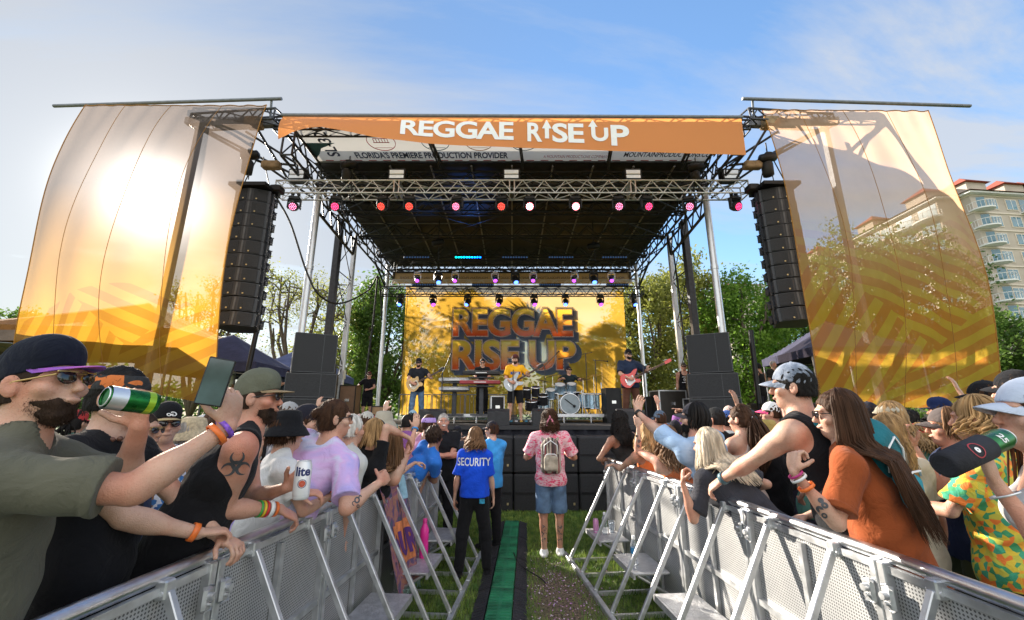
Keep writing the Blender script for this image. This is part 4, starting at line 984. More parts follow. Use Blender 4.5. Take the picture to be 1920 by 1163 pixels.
# ---------------------------------------------------------------- cloth material seen through
def scrim(name, base, stripe, dens, bands=False, kind='mesh', gl=1.0, tint=(1, .9, .82), top=None, zmax=6.3):
    m = bpy.data.materials.new(name); m.use_nodes = True; N, L = m.node_tree.nodes, m.node_tree.links; N.remove(N['Principled BSDF'])
    tc = N.new('ShaderNodeTexCoord')
    base_ = N.new('ShaderNodeRGB'); base_.outputs[0].default_value = (*base, 1); colo = base_.outputs[0]
    if bands:
        # printed chevron bands: three fans of stripes
        mp = N.new('ShaderNodeSeparateXYZ'); L.new(tc.outputs['Object'], mp.inputs[0])
        def M(op, a, b=None, c=None):
            n = N.new('ShaderNodeMath'); n.operation = op
            for i, x in enumerate((a, b, c)):
                if x is None: continue
                if isinstance(x, (int, float)): n.inputs[i].default_value = x
                else: L.new(x, n.inputs[i])
            return n.outputs[0]
        X_, Z_ = mp.outputs['X'], mp.outputs['Z']
        s1 = M('SINE', M('MULTIPLY', M('ADD', M('MULTIPLY', X_, .42), Z_), 15.0)); s2 = M('SINE', M('MULTIPLY', M('SUBTRACT', M('MULTIPLY', X_, 1.25), M('MULTIPLY', Z_, .75)), 10.5)); s3 = M('SINE', M('MULTIPLY', M('SUBTRACT', Z_, M('MULTIPLY', X_, .42)), 15.0))
        z1 = M('GREATER_THAN', M('ADD', Z_, M('MULTIPLY', X_, .9)), bands[0]); z2 = M('GREATER_THAN', M('SUBTRACT', Z_, M('MULTIPLY', X_, .8)), bands[1])
        sA = M('ADD', M('MULTIPLY', s1, z1), M('MULTIPLY', s2, M('SUBTRACT', 1.0, z1))); sB = M('ADD', M('MULTIPLY', sA, z2), M('MULTIPLY', s3, M('SUBTRACT', 1.0, z2)))
        f = M('MULTIPLY', M('GREATER_THAN', sB, 0.0), M('LESS_THAN', M('ADD', Z_, M('MULTIPLY', M('SINE', M('MULTIPLY', X_, .9)), .5)), zmax))
        mx = N.new('ShaderNodeMix'); mx.data_type = 'RGBA'; L.new(f, mx.inputs['Factor']); L.new(colo, mx.inputs['A']); mx.inputs['B'].default_value = (*stripe, 1); colo = mx.outputs['Result']
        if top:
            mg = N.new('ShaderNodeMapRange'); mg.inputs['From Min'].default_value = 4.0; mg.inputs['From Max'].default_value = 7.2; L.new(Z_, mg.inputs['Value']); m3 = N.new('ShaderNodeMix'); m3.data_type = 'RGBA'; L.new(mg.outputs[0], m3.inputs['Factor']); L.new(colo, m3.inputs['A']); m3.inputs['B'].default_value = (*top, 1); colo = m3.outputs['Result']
    nz = N.new('ShaderNodeTexNoise'); nz.inputs['Scale'].default_value = 1.2; nz.inputs['Detail'].default_value = 5; L.new(tc.outputs['Object'], nz.inputs['Vector'])
    hs = N.new('ShaderNodeHueSaturation'); mr = N.new('ShaderNodeMapRange'); mr.inputs['To Min'].default_value = .82; mr.inputs['To Max'].default_value = 1.16; L.new(nz.outputs['Fac'], mr.inputs['Value']); L.new(mr.outputs[0], hs.inputs['Value']); L.new(colo, hs.inputs['Color'])
    tr = N.new('ShaderNodeBsdfTransparent'); tr.inputs['Color'].default_value = (*tint, 1)
    tl = N.new('ShaderNodeBsdfTranslucent'); L.new(hs.outputs[0], tl.inputs['Color']); df = N.new('ShaderNodeBsdfDiffuse'); L.new(hs.outputs[0], df.inputs['Color'])
    a = N.new('ShaderNodeMixShader'); a.inputs[0].default_value = .68; L.new(df.outputs[0], a.inputs[1]); L.new(tl.outputs[0], a.inputs[2])
    b = N.new('ShaderNodeMixShader'); b.inputs[0].default_value = dens; L.new(tr.outputs[0], b.inputs[1]); L.new(a.outputs[0], b.inputs[2]); L.new(b.outputs[0], N['Material Output'].inputs['Surface'])
    return m
def cloth_grid(name, fn, nu, nv, m, parent=None):
    V = np.array([fn(i/nu, j/nv) for j in range(nv+1) for i in range(nu+1)]); idx = np.arange((nu+1)*(nv+1)).reshape(nv+1, nu+1)
    F = np.stack([idx[:-1, :-1], idx[:-1, 1:], idx[1:, 1:], idx[1:, :-1]], -1).reshape(-1, 4)
    return link(name, np_mesh(name, V, F), m, parent)
def interp(tab, x): xs = [t[0] for t in tab]; return [float(np.interp(x, xs, [t[k] for t in tab])) for k in range(1, len(tab[0]))]
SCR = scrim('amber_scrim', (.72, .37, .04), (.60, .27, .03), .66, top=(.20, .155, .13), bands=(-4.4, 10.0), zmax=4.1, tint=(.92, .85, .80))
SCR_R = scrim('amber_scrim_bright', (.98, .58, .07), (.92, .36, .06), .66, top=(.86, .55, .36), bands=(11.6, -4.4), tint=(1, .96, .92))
def side_banner(sx):
    if sx < 0:
        Ltab = [(0, 160, 198, 9.54), (.25, 105, 300, 9.25), (.5, 60, 440, 9.1), (.75, 36, 560, 9.2), (1, 22, 690, 9.5)]
        Rtab = [(0, 500, 197, 9.5), (.3, 462, 310, 9.1), (.5, 434, 420, 8.9), (.75, 414, 590, 9.0), (1, 404, 760, 9.5)]
    else:
        Ltab = [(0, 1428, 205, 9.6), (.3, 1472, 345, 9.3), (.55, 1500, 490, 9.15), (.8, 1526, 640, 9.25), (1, 1536, 755, 9.5)]
        Rtab = [(0, 1740, 208, 9.7), (.3, 1800, 360, 9.45), (.55, 1842, 500, 9.3), (.8, 1868, 640, 9.35), (1, 1880, 775, 9.6)]
    def sm(tab, v):
        xs = [t[0] for t in tab]; r = []
        for k in (1, 2, 3):
            c = np.polyfit(xs, [t[k] for t in tab], 3); r.append(float(np.polyval(c, v)))
        return r
    def fn(u, v):
        a, b_ = sm(Ltab, v), sm(Rtab, v); pa, pb = at(*a), at(*b_)
        p = pa.lerp(pb, u); env = math.sin(pi*min(1, v*1.05))
        p.y += -.35*math.sin(pi*u)*math.sin(pi*v)+.05*math.sin(u*26+v*3)*(1-v*.5)*min(1, v*5)+.06*math.sin(u*9-v*7)*env+.02*math.sin(u*60)*math.exp(-v*5)
        p.z += -.03*abs(math.sin(u*pi*9))*(1-v)
        return p
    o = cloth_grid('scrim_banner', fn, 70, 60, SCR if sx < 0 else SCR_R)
    tag(o, 'see-through amber banner billowing %s' % ('in front of the low sun, left of the stage' if sx < 0 else 'in front of the hotel, with the roof shadow on it'), 'banner', 'amber side banners')
    m_ = MB()
    for k, u in enumerate((.22, .47, .74)):
        pts = [fn(u+.012*math.sin(v*5+k), v)+Vector((0, -.004, 0)) for v in np.linspace(0, 1, 40)]
        m_.path(pts, .006, 5)
    for u in (0, 1): m_.path([fn(u, v) for v in np.linspace(0, 1, 40)], .012, 5)
    m_.path([fn(u, 0) for u in np.linspace(0, 1, 40)], .015, 5)
    m_.build('seam', mat('scrim_seam', (.35, .16, .03), .9), o)
    return o
side_banner(-1); side_banner(1)

# ---------------------------------------------------------------- orange title banner
ORG = bpy.data.materials.new('orange_vinyl')
def org():
    N, L = ORG.node_tree.nodes, ORG.node_tree.links
ORG.use_nodes = True; T_, P_, N_, L_ = nt(ORG); P_.inputs['Base Color'].default_value = (.92, .33, .09, 1); P_.inputs['Roughness'].default_value = .55
tl_ = N_.new('ShaderNodeBsdfTranslucent'); tl_.inputs['Color'].default_value = (.98, .40, .11, 1); ms_ = N_.new('ShaderNodeMixShader'); ms_.inputs[0].default_value = .42
L_.new(P_.outputs[0], ms_.inputs[1]); L_.new(tl_.outputs[0], ms_.inputs[2]); L_.new(ms_.outputs[0], N_['Material Output'].inputs['Surface'])
BT = [(522, 262, 9.45), (533, 256, 9.2), (550, 246, 8.95), (575, 238, 8.82), (600, 236, 8.78), (640, 244, 8.85), (700, 257, 9.05), (800, 270, 9.25), (980, 277, 9.4), (1200, 285, 9.48), (1399, 291, 9.55)]
def tb(u, v):
    px = 522+877*u; y, d = interp(BT, px); lo = at(px, y, d); tx = 531+ (1390-531)*u; hi = at(tx, 219+4*u, 9.5)
    p = hi.lerp(lo, v); p.y -= .10*math.sin(pi*v)*(1-u)**2; p.y += .012*math.sin(u*40+v*5)*v*(1-u)+.03*math.sin(u*17)*v*(1-u)**2; return p
tbn = cloth_grid('title_banner', tb, 110, 12, ORG)
tag(tbn, 'long orange banner with white REGGAE RISE UP lettering along the roof front', 'banner')
m_ = MB(); m_.tube(at(528, 216, 9.52), at(1392, 220, 9.52), .05, n=8); m_.build('banner_pole', grey, tbn)
wht = mat('banner_white', (.82, .82, .80), .6, 0, .03)
# letter outlines of our own (units: cap height 1)
def strokes(name, polys, fn):
    return text_on(name, None, fn, wht, tbn, poly=polys, ctr=False, maxe=.18)
def up_arrow(x, w_, y0, y1):
    return [(x-w_/2, y0), (x+w_/2, y0), (x+w_/2, y1-.34), (x+w_*1.15, y1-.34), (x, y1), (x-w_*1.15, y1-.34), (x-w_/2, y1-.34)]
def tfn(px0):
    # measured along the banner in metres from pixel px0; v up
    u0 = (px0-522)/877; Lb = (tb(1, .5)-tb(0, .5)).length
    def fn(u, v):
        uu = u0+u/Lb; vv = .47-v/1.12; p = tb(uu, vv); return p+Vector((0, -.012, -.004))
    return fn
_TX = {}
def word(body, pxa, pxb, h_, vy=.0):
    vs, fs = text_mesh(body, 1, .028, .93); x0 = min(v[0] for v in vs); x1 = max(v[0] for v in vs); y0 = min(v[1] for v in vs); y1 = max(v[1] for v in vs)
    Lb = (tb(1, .5)-tb(0, .5)).length/877; Wd = (pxb-pxa)*Lb
    text_on('banner_word', body, (lambda f: (lambda u, v: f(u, v+vy)))(tfn((pxa+pxb)/2)), wht, tbn, 1, .028, Wd/(x1-x0), h_/(y1-y0), .93, maxe=.16)
word('REGGAE', 750, 963, .70); word('R', 989, 1017, .70, -.02); word('SE', 1036, 1096, .70, -.03); word('P', 1147, 1182, .70, -.07)
def ubox():
    pts = []; w0, w1, h0 = .23, .105, .50
    out = [(-w0, .74), (-w0, -.0)]; 
    for k in range(9): a = pi+pi*k/8; out.append((w0*math.cos(a), -.0+.23*math.sin(a)))
    out += [(w0, .24), (w1, .24), (w1, 0)]
    for k in range(9): a = 2*pi-pi*k/8; out.append((w1*math.cos(a), .0+.11*math.sin(a)))
    out += [(-w1, .42)]
    return out
def poly_fs(pl): return ([(x, y, 0) for x, y in pl], [tuple(range(len(pl)))])
strokes('banner_letter', poly_fs([(x, y-.25) for x, y in up_arrow(1*0, .11, 0, .70)]), (lambda f: (lambda u, v: f(u, v)))(tfn(1026)))
U_ = [(-.225, .20), (-.225, -.03)]+[(.225*math.cos(a), -.03+.225*math.sin(a)) for a in np.linspace(pi, 2*pi, 11)]+[(.225, .22), (.115, .22), (.115, -.03)]+[(.115*math.cos(a), -.03+.115*math.sin(a)) for a in np.linspace(2*pi, pi, 11)]+[(-.115, .24), (-.05, .24), (-.17, .50), (-.30, .24), (-.225, .24)]
strokes('banner_letter', poly_fs([(x, y-.04) for x, y in U_]), tfn(1126))

# ---------------------------------------------------------------- lights on trusses
def hang_group(nm): return nm
def moving_head(lensm, black=False):
    r = empty('moving_head_light')
    m_ = MB(); m_.box((0, 0, -.10), (.30, .22, .11), bev=.02)
    for sx in (-1, 1): m_.box((sx*.08, 0, 0), (.045, .10, .10)); m_.tube((sx*.08, -.03, .06), (sx*.08, .03, .06), .05, n=10)
    m_.build('base', plast, r)
    m_ = MB()
    for sx in (-1, 1): m_.box((sx*.165, 0, -.27), (.035, .12, .30), bev=.012)
    m_.box((0, 0, -.165), (.35, .13, .035), bev=.01); m_.build('yoke', steel if not black else plast, r)
    hM = rotx(R(-62)); c = Vector((0, -.0, -.34))
    h_ = MB(); h_.lathe([(.06, .14), (.115, .11), (.135, .03), (.135, -.10), (.128, -.125)], c, hM @ Matrix.Rotation(0, 3, 'X'), 20); hd = h_.build('head', steel if not black else plast, r)
    h_ = MB(); h_.lathe([(.100, -.130), (.100, -.124)], c, hM, 20); ln = h_.build('lens', lensm, hd)
    if not black:
        h_ = MB(); q = [(0, 0)]+[(.045, a) for a in range(0, 360, 60)]+[(.088, a) for a in range(0, 360, 30)]
        for rr, a in q:
            h_.ball(c+hM @ Vector((rr*math.cos(R(a)), rr*math.sin(R(a)), -.133)), (.0135, .0135, .005), hM, 8, 4)
        h_.build('led', None, hd)
    return r
TF = [(-6.86, 11.0, 8.16), (6.86, 11.0, 8.16)]
ft = truss_mb((-6.86, 11.0, 8.18), (6.86, 11.0, 8.18), .42, .40, .027, .62, .016)
for x in (-5.0, -3.0, 0, 3.0, 5.0): pass
fo = tag(ft.build('front_lighting_truss', alu), 'silver box truss spanning the stage front with red wash lights', 'truss')
for x in (xat(747, 11, 8.2), xat(960, 11, 8.2), xat(1183, 11, 8.2)):
    for q in (-.07, .07): MB().box((x+q, 10.98, 8.18), (.035, .435, .43), bev=.008).build('joint_plate', alu, fo)
LC = {'m': ((.16, .01, .04), (1, .25, .45), 1.3), 'p': ((.30, .01, .05), (1, .05, .16), 2.0), 'o': ((.28, .008, .012), (1, .06, .04), 1.8), 'h': ((.9, .08, .12), (1, .26, .32), 6), 'w': ((.4, .03, .08), (1, .16, .28), 2)}
front = [(551, 387, 'm', 'pale pink lens at the left tip of the front truss'), (629, 383, 'p', 'crimson lens, just inside the left silver pole'), (718, 388, 'o', 'orange lens, below the second lamp box'), (768, 384, 'o', 'orange and pink lens above the guitarist'), (857, 388, 'w', 'white-hot pink lens above the keyboards'), (941, 384, 'o', 'orange lens below the middle lamp box'),
         (993, 390, 'h', 'glaring white and red, right of the middle lamp box'), (1079, 385, 'h', 'glaring white beam with red flare above the drummer'), (1160, 388, 'm', 'pale magenta lens above the bassist, low'), (1213, 385, 'p', 'magenta lens beside the fourth lamp box, high'), (1292, 388, 'm', 'pale pink lens just inside the right silver pole'), (1379, 384, 'p', 'deep red lens at the right tip of the front truss')]
for px, py, k, lb in front:
    c0, c1, st = LC[k]; r = moving_head(mat('lens_'+k, c0, .2, 0, .05, emit=c0, est=.22 if k not in 'hw' else (2 if k == 'h' else .3))); x = xat(px, 10.9, 7.8)
    r.location = (x, 10.95, 7.97); led = emis('led_'+k, c1, st)
    r.rotation_euler = (0, 0, rng.uniform(-.5, .5)*.6)
    for hd_ in r.children:
        for q_ in hd_.children:
            if q_.name.startswith('led'): q_.data.materials.append(led)
    tag(r, 'round stage wash light, '+lb, 'stage light', 'wash lights on the front truss')
for px, lb in ((562, 'at the left end of the truss'), (747, 'second from the left pole'), (959, 'in the middle of the truss'), (1184, 'above the bassist'), (1365, 'at the right end of the truss')):
    x = xat(px, 11, 8.6); r = empty('lamp_box', (x, 10.95, 8.40), 0, 'bright flat lamp box standing on the front truss '+lb, 'stage light', 'lamp boxes on the front truss')
    m_ = MB(); m_.box((0, 0, .20), (.50, .28, .38), bev=.02); m_.build('housing', plast, r)
    m_ = MB(); m_.box((0, -.144, .26), (.41, .012, .125), rotx(R(12))); m_.box((0, -.144, .125), (.41, .012, .125), rotx(R(-12))); m_.build('reflector', mat('reflector', (.85, .87, .9), .45, .1, .1, 4, .2, 8, emit=(.8, .85, .9), est=.10), r); m_ = MB(); m_.tube((-.19, -.155, .195), (.19, -.155, .195), .016, n=8); m_.build('lamp_tube', white, r)  # lamp is off; faint glow put into the reflector to brighten it
# middle and rear trusses
mt = tag(truss_mb((-4.45, 15, 7.25), (4.45, 15, 7.25), .4, .34, .025, .5, .014).build('middle_lighting_truss', blk), 'black truss high in the roof with silver and black lights below', 'truss')
rt = tag(truss_mb((-5.75, 17.5, 7.0), (5.75, 17.5, 7.0), .36, .34, .025, .5, .014).build('rear_lighting_truss', blk), 'long black truss in front of the printed backdrop', 'truss')
purp = mat('lens_purple', (.12, .01, .25), .15, 0, .05, emit=(.5, .06, 1), est=1.4); blul = mat('lens_blue', (.02, .03, .25), .15, 0, .05, emit=(.06, .16, 1), est=2.2)
def spot(c, chrome, lens, lb, grp, sc_=1.0, parent=None):
    r = empty('spot_light', c, rng.uniform(-.5, .5), lb, 'stage light', grp); m = mat('chrome_can', (.6, .6, .62), .2, 1, .1) if chrome else plast
    m_ = MB(); m_.box((0, 0, -.06*sc_), (.26*sc_, .2*sc_, .1*sc_), bev=.015); m_.build('base', m, r)
    m_ = MB()
    for sx in (-1, 1): m_.box((sx*.15*sc_, 0, -.22*sc_), (.03, .1*sc_, .26*sc_))
    m_.box((0, 0, -.12*sc_), (.32*sc_, .1*sc_, .03)); m_.build('yoke', m, r)
    hM = rotx(R(-35)); m_ = MB(); m_.lathe([(.06*sc_, .16*sc_), (.12*sc_, .12*sc_), (.13*sc_, -.05*sc_), (.10*sc_, -.17*sc_)], (0, 0, -.32*sc_), hM, 16); hd = m_.build('head', m, r)
    m_ = MB(); m_.lathe([(.08*sc_, -.182*sc_), (.085*sc_, -.172*sc_)], (0, 0, -.32*sc_), hM, 16); m_.build('lens', lens, hd); return r
for i, (px, ch, ps) in enumerate(((783, 1, 'leftmost, above the guitarist'), (822, 0, 'second from the left'), (854, 1, 'beside the blue light strip'), (928, 1, 'left of the middle'), (966, 0, 'in the middle'), (1000, 1, 'right of the middle'), (1077, 1, 'above the drummer'), (1113, 0, 'second from the right'), (1146, 1, 'rightmost'))):
    spot((xat(px, 15, 7.0), 15, 7.05), ch, purp if ch else blul, '%s spot light under the middle truss, %s' % ('silver can' if ch else 'bulky black', ps), 'spots under the middle truss', 1.0 if not ch else .85)
for i, px in enumerate((751, 812, 877, 936, 1001, 1060, 1125, 1187)):
    spot((xat(px, 17.5, 6.8), 17.5, 6.84), 0, blul if i in (0, 2, 5, 7) else purp, 'black spot light with %s lens under the rear truss, number %s from the left' % (('blue' if i in (0, 2, 5, 7) else 'purple'), ['one', 'two', 'three', 'four', 'five', 'six', 'seven', 'eight'][i]), 'spots under the rear truss')
def strip(px0, px1, d, z, lb, cols=None):
    x0, x1 = xat(px0, d, z), xat(px1, d, z); r = empty('light_strip', ((x0+x1)/2, d, z), 0, lb, 'light strip', 'light strips on the trusses')
    m_ = MB(); m_.box((0, 0, 0), (x1-x0, .14, .12), bev=.015); m_.build('strip_housing', blk, r)
    n = 10; 
    for i in range(n):
        c = cols(i/(n-1)) if cols else (.02, .05, .12); m_ = MB(); m_.ball(((i+.5)/n*(x1-x0)-(x1-x0)/2, -.075, -.01), (.035, .012, .035), None, 8, 5)
        m_.build('lamp_cell', emis('strip_%d_%s' % (i, 'on' if cols else 'off'), c, 5 if cols else .3), r)
strip(853, 903, 14.7, 7.50, 'lit blue and turquoise light strip on the middle truss', lambda t: (.0, .34*(1-t)+.08*t, .30+.65*t))
strip(757, 806, 14.7, 7.50, 'dark light strip on the left end of the middle truss'); strip(941, 990, 14.7, 7.50, 'dark light strip left of centre on the middle truss'); strip(1028, 1075, 14.7, 7.5, 'dark light strip right of centre on the middle truss'); strip(1128, 1175, 14.7, 7.5, 'dark light strip at the right end of the middle truss')
for a_, b_, t_ in ((773, 818, 'left end'), (885, 926, 'stretch left of centre'), (1011, 1052, 'stretch right of centre'), (1137, 1178, 'right end')): strip(a_, b_, 17.3, 7.24, 'dim blue light strip on the %s of the rear truss' % t_, None)
# coloured beams that light the roof membrane from the lit strip and washes
def lamp(loc, c, e_, r=.12, tgt=None, ang=60):
    l = bpy.data.lights.new('stage_lamp_beam', 'SPOT'); l.energy = e_; l.color = c; l.shadow_soft_size = r; l.spot_size = R(ang); l.spot_blend = .6
    o = bpy.data.objects.new('stage_lamp_beam', l); col.objects.link(o); o.location = loc
    o.rotation_euler = (Vector(tgt)-Vector(loc)).to_track_quat('-Z', 'Y').to_euler()
lamp((xat(878, 14.7, 7.6), 14.6, 7.6), (.05, .25, 1), 30, .15, (xat(878, 14.7, 9)+.1, 13.6, 9.2), 70)
lamp((xat(810, 12.5, 7.6), 12.0, 7.7), (.05, .3, 1), 22, .15, (xat(790, 13.2, 9), 13.4, 9.1), 40)
# hoist motors and bags
def hoist(px, py, d, lb, bag=True, rot=0):
    p = at(px, py, d); r = empty('chain_hoist', p, rot, lb, 'chain hoist')
    m_ = MB(); m_.lathe([(.05, -.26), (.12, -.22), (.13, 0), (.12, .2), (.05, .24)], (0, 0, 0), roty(R(80)), 14); m_.box((0, 0, .05), (.2, .2, .2), bev=.03); m_.build('motor', blk, r)
    m_ = MB(); m_.tube((0, 0, .1), (0, 0, max(.3, 9.2-p.z)), .018, n=6); m_.tube((.02, 0, -.1), (.05, 0, -.75), .014, n=6); m_.build('chain', steel, r)
    if bag:
        m_ = MB(); m_.lathe([(.05, -.42), (.14, -.38), (.15, -.05), (.12, 0)], (-.05, .02, -.16), None, 14); m_.build('chain_bag', cable, r)
hoist(655, 310, 10.9, 'black chain hoist with slack cables above the left of the front truss'); hoist(1305, 314, 10.9, 'black chain hoist with slack cables above the right of the front truss')
hoist(470, 292, 10.2, 'black chain hoist above the left hanging speakers'); hoist(1440, 296, 10.2, 'black chain hoist above the right hanging speakers')
hoist(822, 455, 15, 'thin black hoist above the middle truss, left', False); hoist(1113, 462, 15, 'thin black hoist above the middle truss, right', False)
def cableo(pts, lb, r=.018, nm='cable'):
    q = [Vector(p) for p in pts]; out = []
    for i in range(len(q)-1):
        p0, p1, p2, p3 = q[max(0, i-1)], q[i], q[i+1], q[min(len(q)-1, i+2)]
        for k in range(8):
            t = k/8; out.append(.5*((2*p1)+(-p0+p2)*t+(2*p0-5*p1+4*p2-p3)*t*t+(-p0+3*p1-3*p2+p3)*t**3))
    out.append(q[-1]); return tag(MB().path(out, r, 6).build(nm, cable), lb, 'cable')
cableo([at(519, 372, 10.4), at(545, 420, 10.6), at(575, 510, 10.9), at(600, 555, 11.2), at(640, 569, 12.5), at(690, 545, 14), at(710, 520, 15.5), at(716, 600, 16)], 'thick black cable looping from the left speakers to the tower', .028)
cableo([at(640, 385, 11), at(650, 410, 11), at(660, 425, 11.5), at(664, 432, 12)], 'short black cable dangling under the left end of the front truss')
cableo([at(708, 520, 15.8), at(700, 600, 15.8), at(688, 690, 15.8), at(683, 735, 15.5)], 'black cable hanging down beside the left tower', .035)
cableo([at(652, 330, 10.85), at(660, 352, 10.8), at(655, 368, 10.8), at(662, 378, 10.8), at(668, 350, 10.8)], 'tangle of black cable under the left hoist', .022)
cableo([at(1318, 330, 10.85), at(1310, 352, 10.8), at(1318, 372, 10.8), at(1306, 378, 10.8), at(1300, 345, 10.8)], 'tangle of black cable under the right hoist', .022)
cableo([at(1262, 470, 14.6), at(1272, 540, 14.6), at(1278, 600, 14.6), at(1285, 660, 14.6)], 'black cable hanging down inside the right tower', .03)

# ---------------------------------------------------------------- line arrays
def line_array(sx, px_top, px_bot, py_top, py_bot, lb):
    top = at(px_top, py_top, 10.4); bot = at(px_bot, py_bot, 10.4); r = empty('line_array', (top.x, 10.4, top.z), 0, lb, 'hanging speakers', 'hanging line arrays')
    n = 10; Lt = top.z-bot.z; hh = Lt/n; 
    m_ = MB(); m_.box((0, 0, .05), (1.0, .75, .10)); m_.box((-sx*.55, .1, .12), (.3, .3, .2), bev=.03); m_.build('rigging_frame', blk, r)
    m_ = MB()
    for q in (-.4, .4): m_.tube((q, 0, .1), (q*.2, 0, 1.1), .016, n=6)
    m_.build('rigging_chain', steel, r)
    proto = None; dx = (bot.x-top.x)/n
    for k in range(n):
        c = MB(); w2, fr, bk = .455, -.38, .30; cab_h = hh*.90
        poly = [(-w2, fr+.14), (-.08, fr), (.08, fr), (w2, fr+.14), (w2*.80, bk), (-w2*.80, bk)]
        vs = [(x, y, z) for z in (-cab_h/2, cab_h/2) for x, y in poly]; c.add(vs, [(5, 4, 3, 2, 1, 0), (6, 7, 8, 9, 10, 11)]+[(i, (i+1) % 6, 6+(i+1) % 6, 6+i) for i in range(6)])
        if proto is None:
            cab = c.build('speaker_cabinet', mat('array_cabinet', (.030, .032, .038), .5, 0, .2, 9), r)
            g = MB(); g.box((0, fr-.004, 0), (.045, .012, cab_h*.96)); g.build('centre_slot', mat('array_slot', (.09, .095, .105), .45), cab)
            for s_ in (-1, 1):
                g = MB(); a_ = s_*.245; g.box((a_, fr+.052, 0), (.33, .02, cab_h*.9), rotz(s_*-.0+ -s_*-.285)); g.build('grille', grille, cab)
                bdg = MB(); bdg.box((s_*.17, fr+.0, -cab_h*.34), (.035, .012, .035)); bdg.build('badge', mat('gold_badge', (.55, .45, .25), .4, .8), cab)
            for s_ in (-1, 1):
                rg = MB(); rg.box((s_*(w2-.01), -.05, 0), (.05, .10, cab_h*1.04)); rg.box((s_*(w2-.05), .2, .02), (.07, .16, cab_h*.6)); rg.tube((s_*(w2+.0), -.16, -cab_h*.4), (s_*(w2+.0), .25, cab_h*.35), .018, n=6); rg.build('hinge_plate', steel, cab)
            proto = cab
        else: cab = copy_tree(proto, r)
        q = k/(n-1); cab.location = (dx*(k+.5), -.05*math.sin(q*2.6)+.22*(1-q)-.10, -hh*(k+.5)); cab.rotation_euler = (R(2-9*q**2), 0, -sx*.12)
    return r
line_array(-1, 478, 455, 360, 622, 'tall black line array hanging left of the stage'); line_array(1, 1452, 1482, 358, 612, 'tall black line array hanging right of the stage')

# ---------------------------------------------------------------- deck, skirt, subs
st = empty('stage_deck', (0, 14.6, 0), 0, 'black raised stage deck with pleated black skirt', 'stage')
def sp_(o): o.location = (0, -14.6, 0); return o
sp_(MB().box((0, 14.6, 1.50), (13.4, 10.7, .08)).build('deck', mat('stage_floor', (.02, .02, .022), .6, 0, .3, 3, .2, 40), st))
V = []; nx = 260
for i in range(nx+1):
    x = -6.7+13.4*i/nx; 
    for z in (.02, 1.46): V.append((x, 9.30+.03*math.sin(x*19)+.02*math.sin(x*47)+(0 if z > 1 else .02*math.sin(x*7)), z))
sp_(link('skirt', np_mesh('skirt', V, [(2*i, 2*i+2, 2*i+3, 2*i+1) for i in range(nx)]), cloth('black_skirt', (.022, .023, .03)), st))
sp_(MB().box((0, 9.27, 1.50), (13.4, .03, .07)).build('deck_edge', grey, st))
proto = None; nc = 0
for j in range(2):
    for i in range(10):
        x = -5.62+1.25*i+.02; z = .685*j
        if proto is None:
            r = empty('subwoofer'); m_ = MB(); m_.box((0, .4, .34), (1.235, .76, .672), bev=.02); m_.build('cabinet', wood_b, r)
            m_ = MB(); m_.box((0, .012, .34), (1.18, .02, .60)); m_.build('grille', grille, r); m_ = MB(); m_.box((.52, -.004, .52 if j else .15), (.035, .012, .04)); m_.build('badge', mat('gold_badge', (.5, .4, .2)), r)
            m_ = MB(); m_.box((0, .0, .34), (1.19, .016, .035)); m_.build('grille_bar', blk, r); proto = r
        else: r = copy_tree(proto)
        r.location = (x, 8.42, z); vis = {5: 'right behind the security pair', 6: 'behind the man with the striped backpack', 7: 'right of the man with the striped backpack'}.get(i)
        if vis and 0: pass
        tag(r, 'wide black subwoofer in the row under the stage front', 'subwoofer', 'subwoofers under the stage front')
# PA stacks on the corners
def cab(x, y, z, w_, d_, h_, rz, lb, logo=False, grp=None, handles=True):
    r = empty('stage_speaker', (x, y, z), rz, lb, 'speaker', grp); m_ = MB(); m_.box((0, 0, h_/2), (w_, d_, h_-.01), bev=.02); m_.build('cabinet', wood_b, r)
    m_ = MB(); m_.box((0, -d_/2-.008, h_/2), (w_*.94, .016, h_*.92)); m_.build('grille', grille, r)
    m_ = MB()
    for sx in (-1, 1):
        if handles:
            for q in (-.22, .22): m_.box((sx*(w_/2+.004), q*d_, h_*.62), (.012, .16, .10)); 
            m_.box((sx*(w_/2+.004), 0, h_*.3), (.012, .08, .16))
    m_.build('handle', blk, r)
    m_ = MB(); e = .018
    for sx in (-1, 1):
        m_.box((sx*(w_/2-.012), -d_/2-.012, h_/2), (e, .012, h_*.96)); m_.box((0, -d_/2-.012, h_/2+sx*(h_/2-.02)), (w_*.96, .012, e))
    m_.box((w_*.18, -d_/2-.02, h_/2), (.012, .006, h_*.94)); m_.build('grille_frame', mat('speaker_edge', (.055, .058, .065), .45), r)
    if logo: text_on('logo', 'V', lambda u, v: Vector((u, -d_/2-.02, h_*.5+v)), mat('red_logo', (.5, .02, .03), .4, emit=(.5, .02, .03), est=.0), r, .45, .0, 1.3, .9)
    return r
for sx, sd in ((-1, 'left'), (1, 'right')):
    g = 'speaker stack on the %s stage corner' % sd; e_ = 'beside the left silver pole' if sx < 0 else 'beside the right silver pole'
    cab(sx*5.15, 10.75, 2.78, 1.0, .8, 1.0, -sx*.5, 'upright black speaker on top of the stack '+e_, grp=g)
    cab(sx*5.10, 10.75, 2.165, 1.16, .85, .61, -sx*.35, 'wide black speaker in the middle of the stack '+e_, grp=g); cab(sx*5.10, 10.75, 1.54, 1.16, .85, .62, -sx*.35, 'wide black speaker at the foot of the stack '+e_, grp=g)
cab(6.75, 10.6, 1.3, 1.2, .8, .75, -.15, 'black subwoofer with a red chevron mark right of the speaker stack', logo=True)
cab(6.0, 9.9, 1.0, 1.1, .7, .62, -.15, 'low black subwoofer below the right corner of the stage')
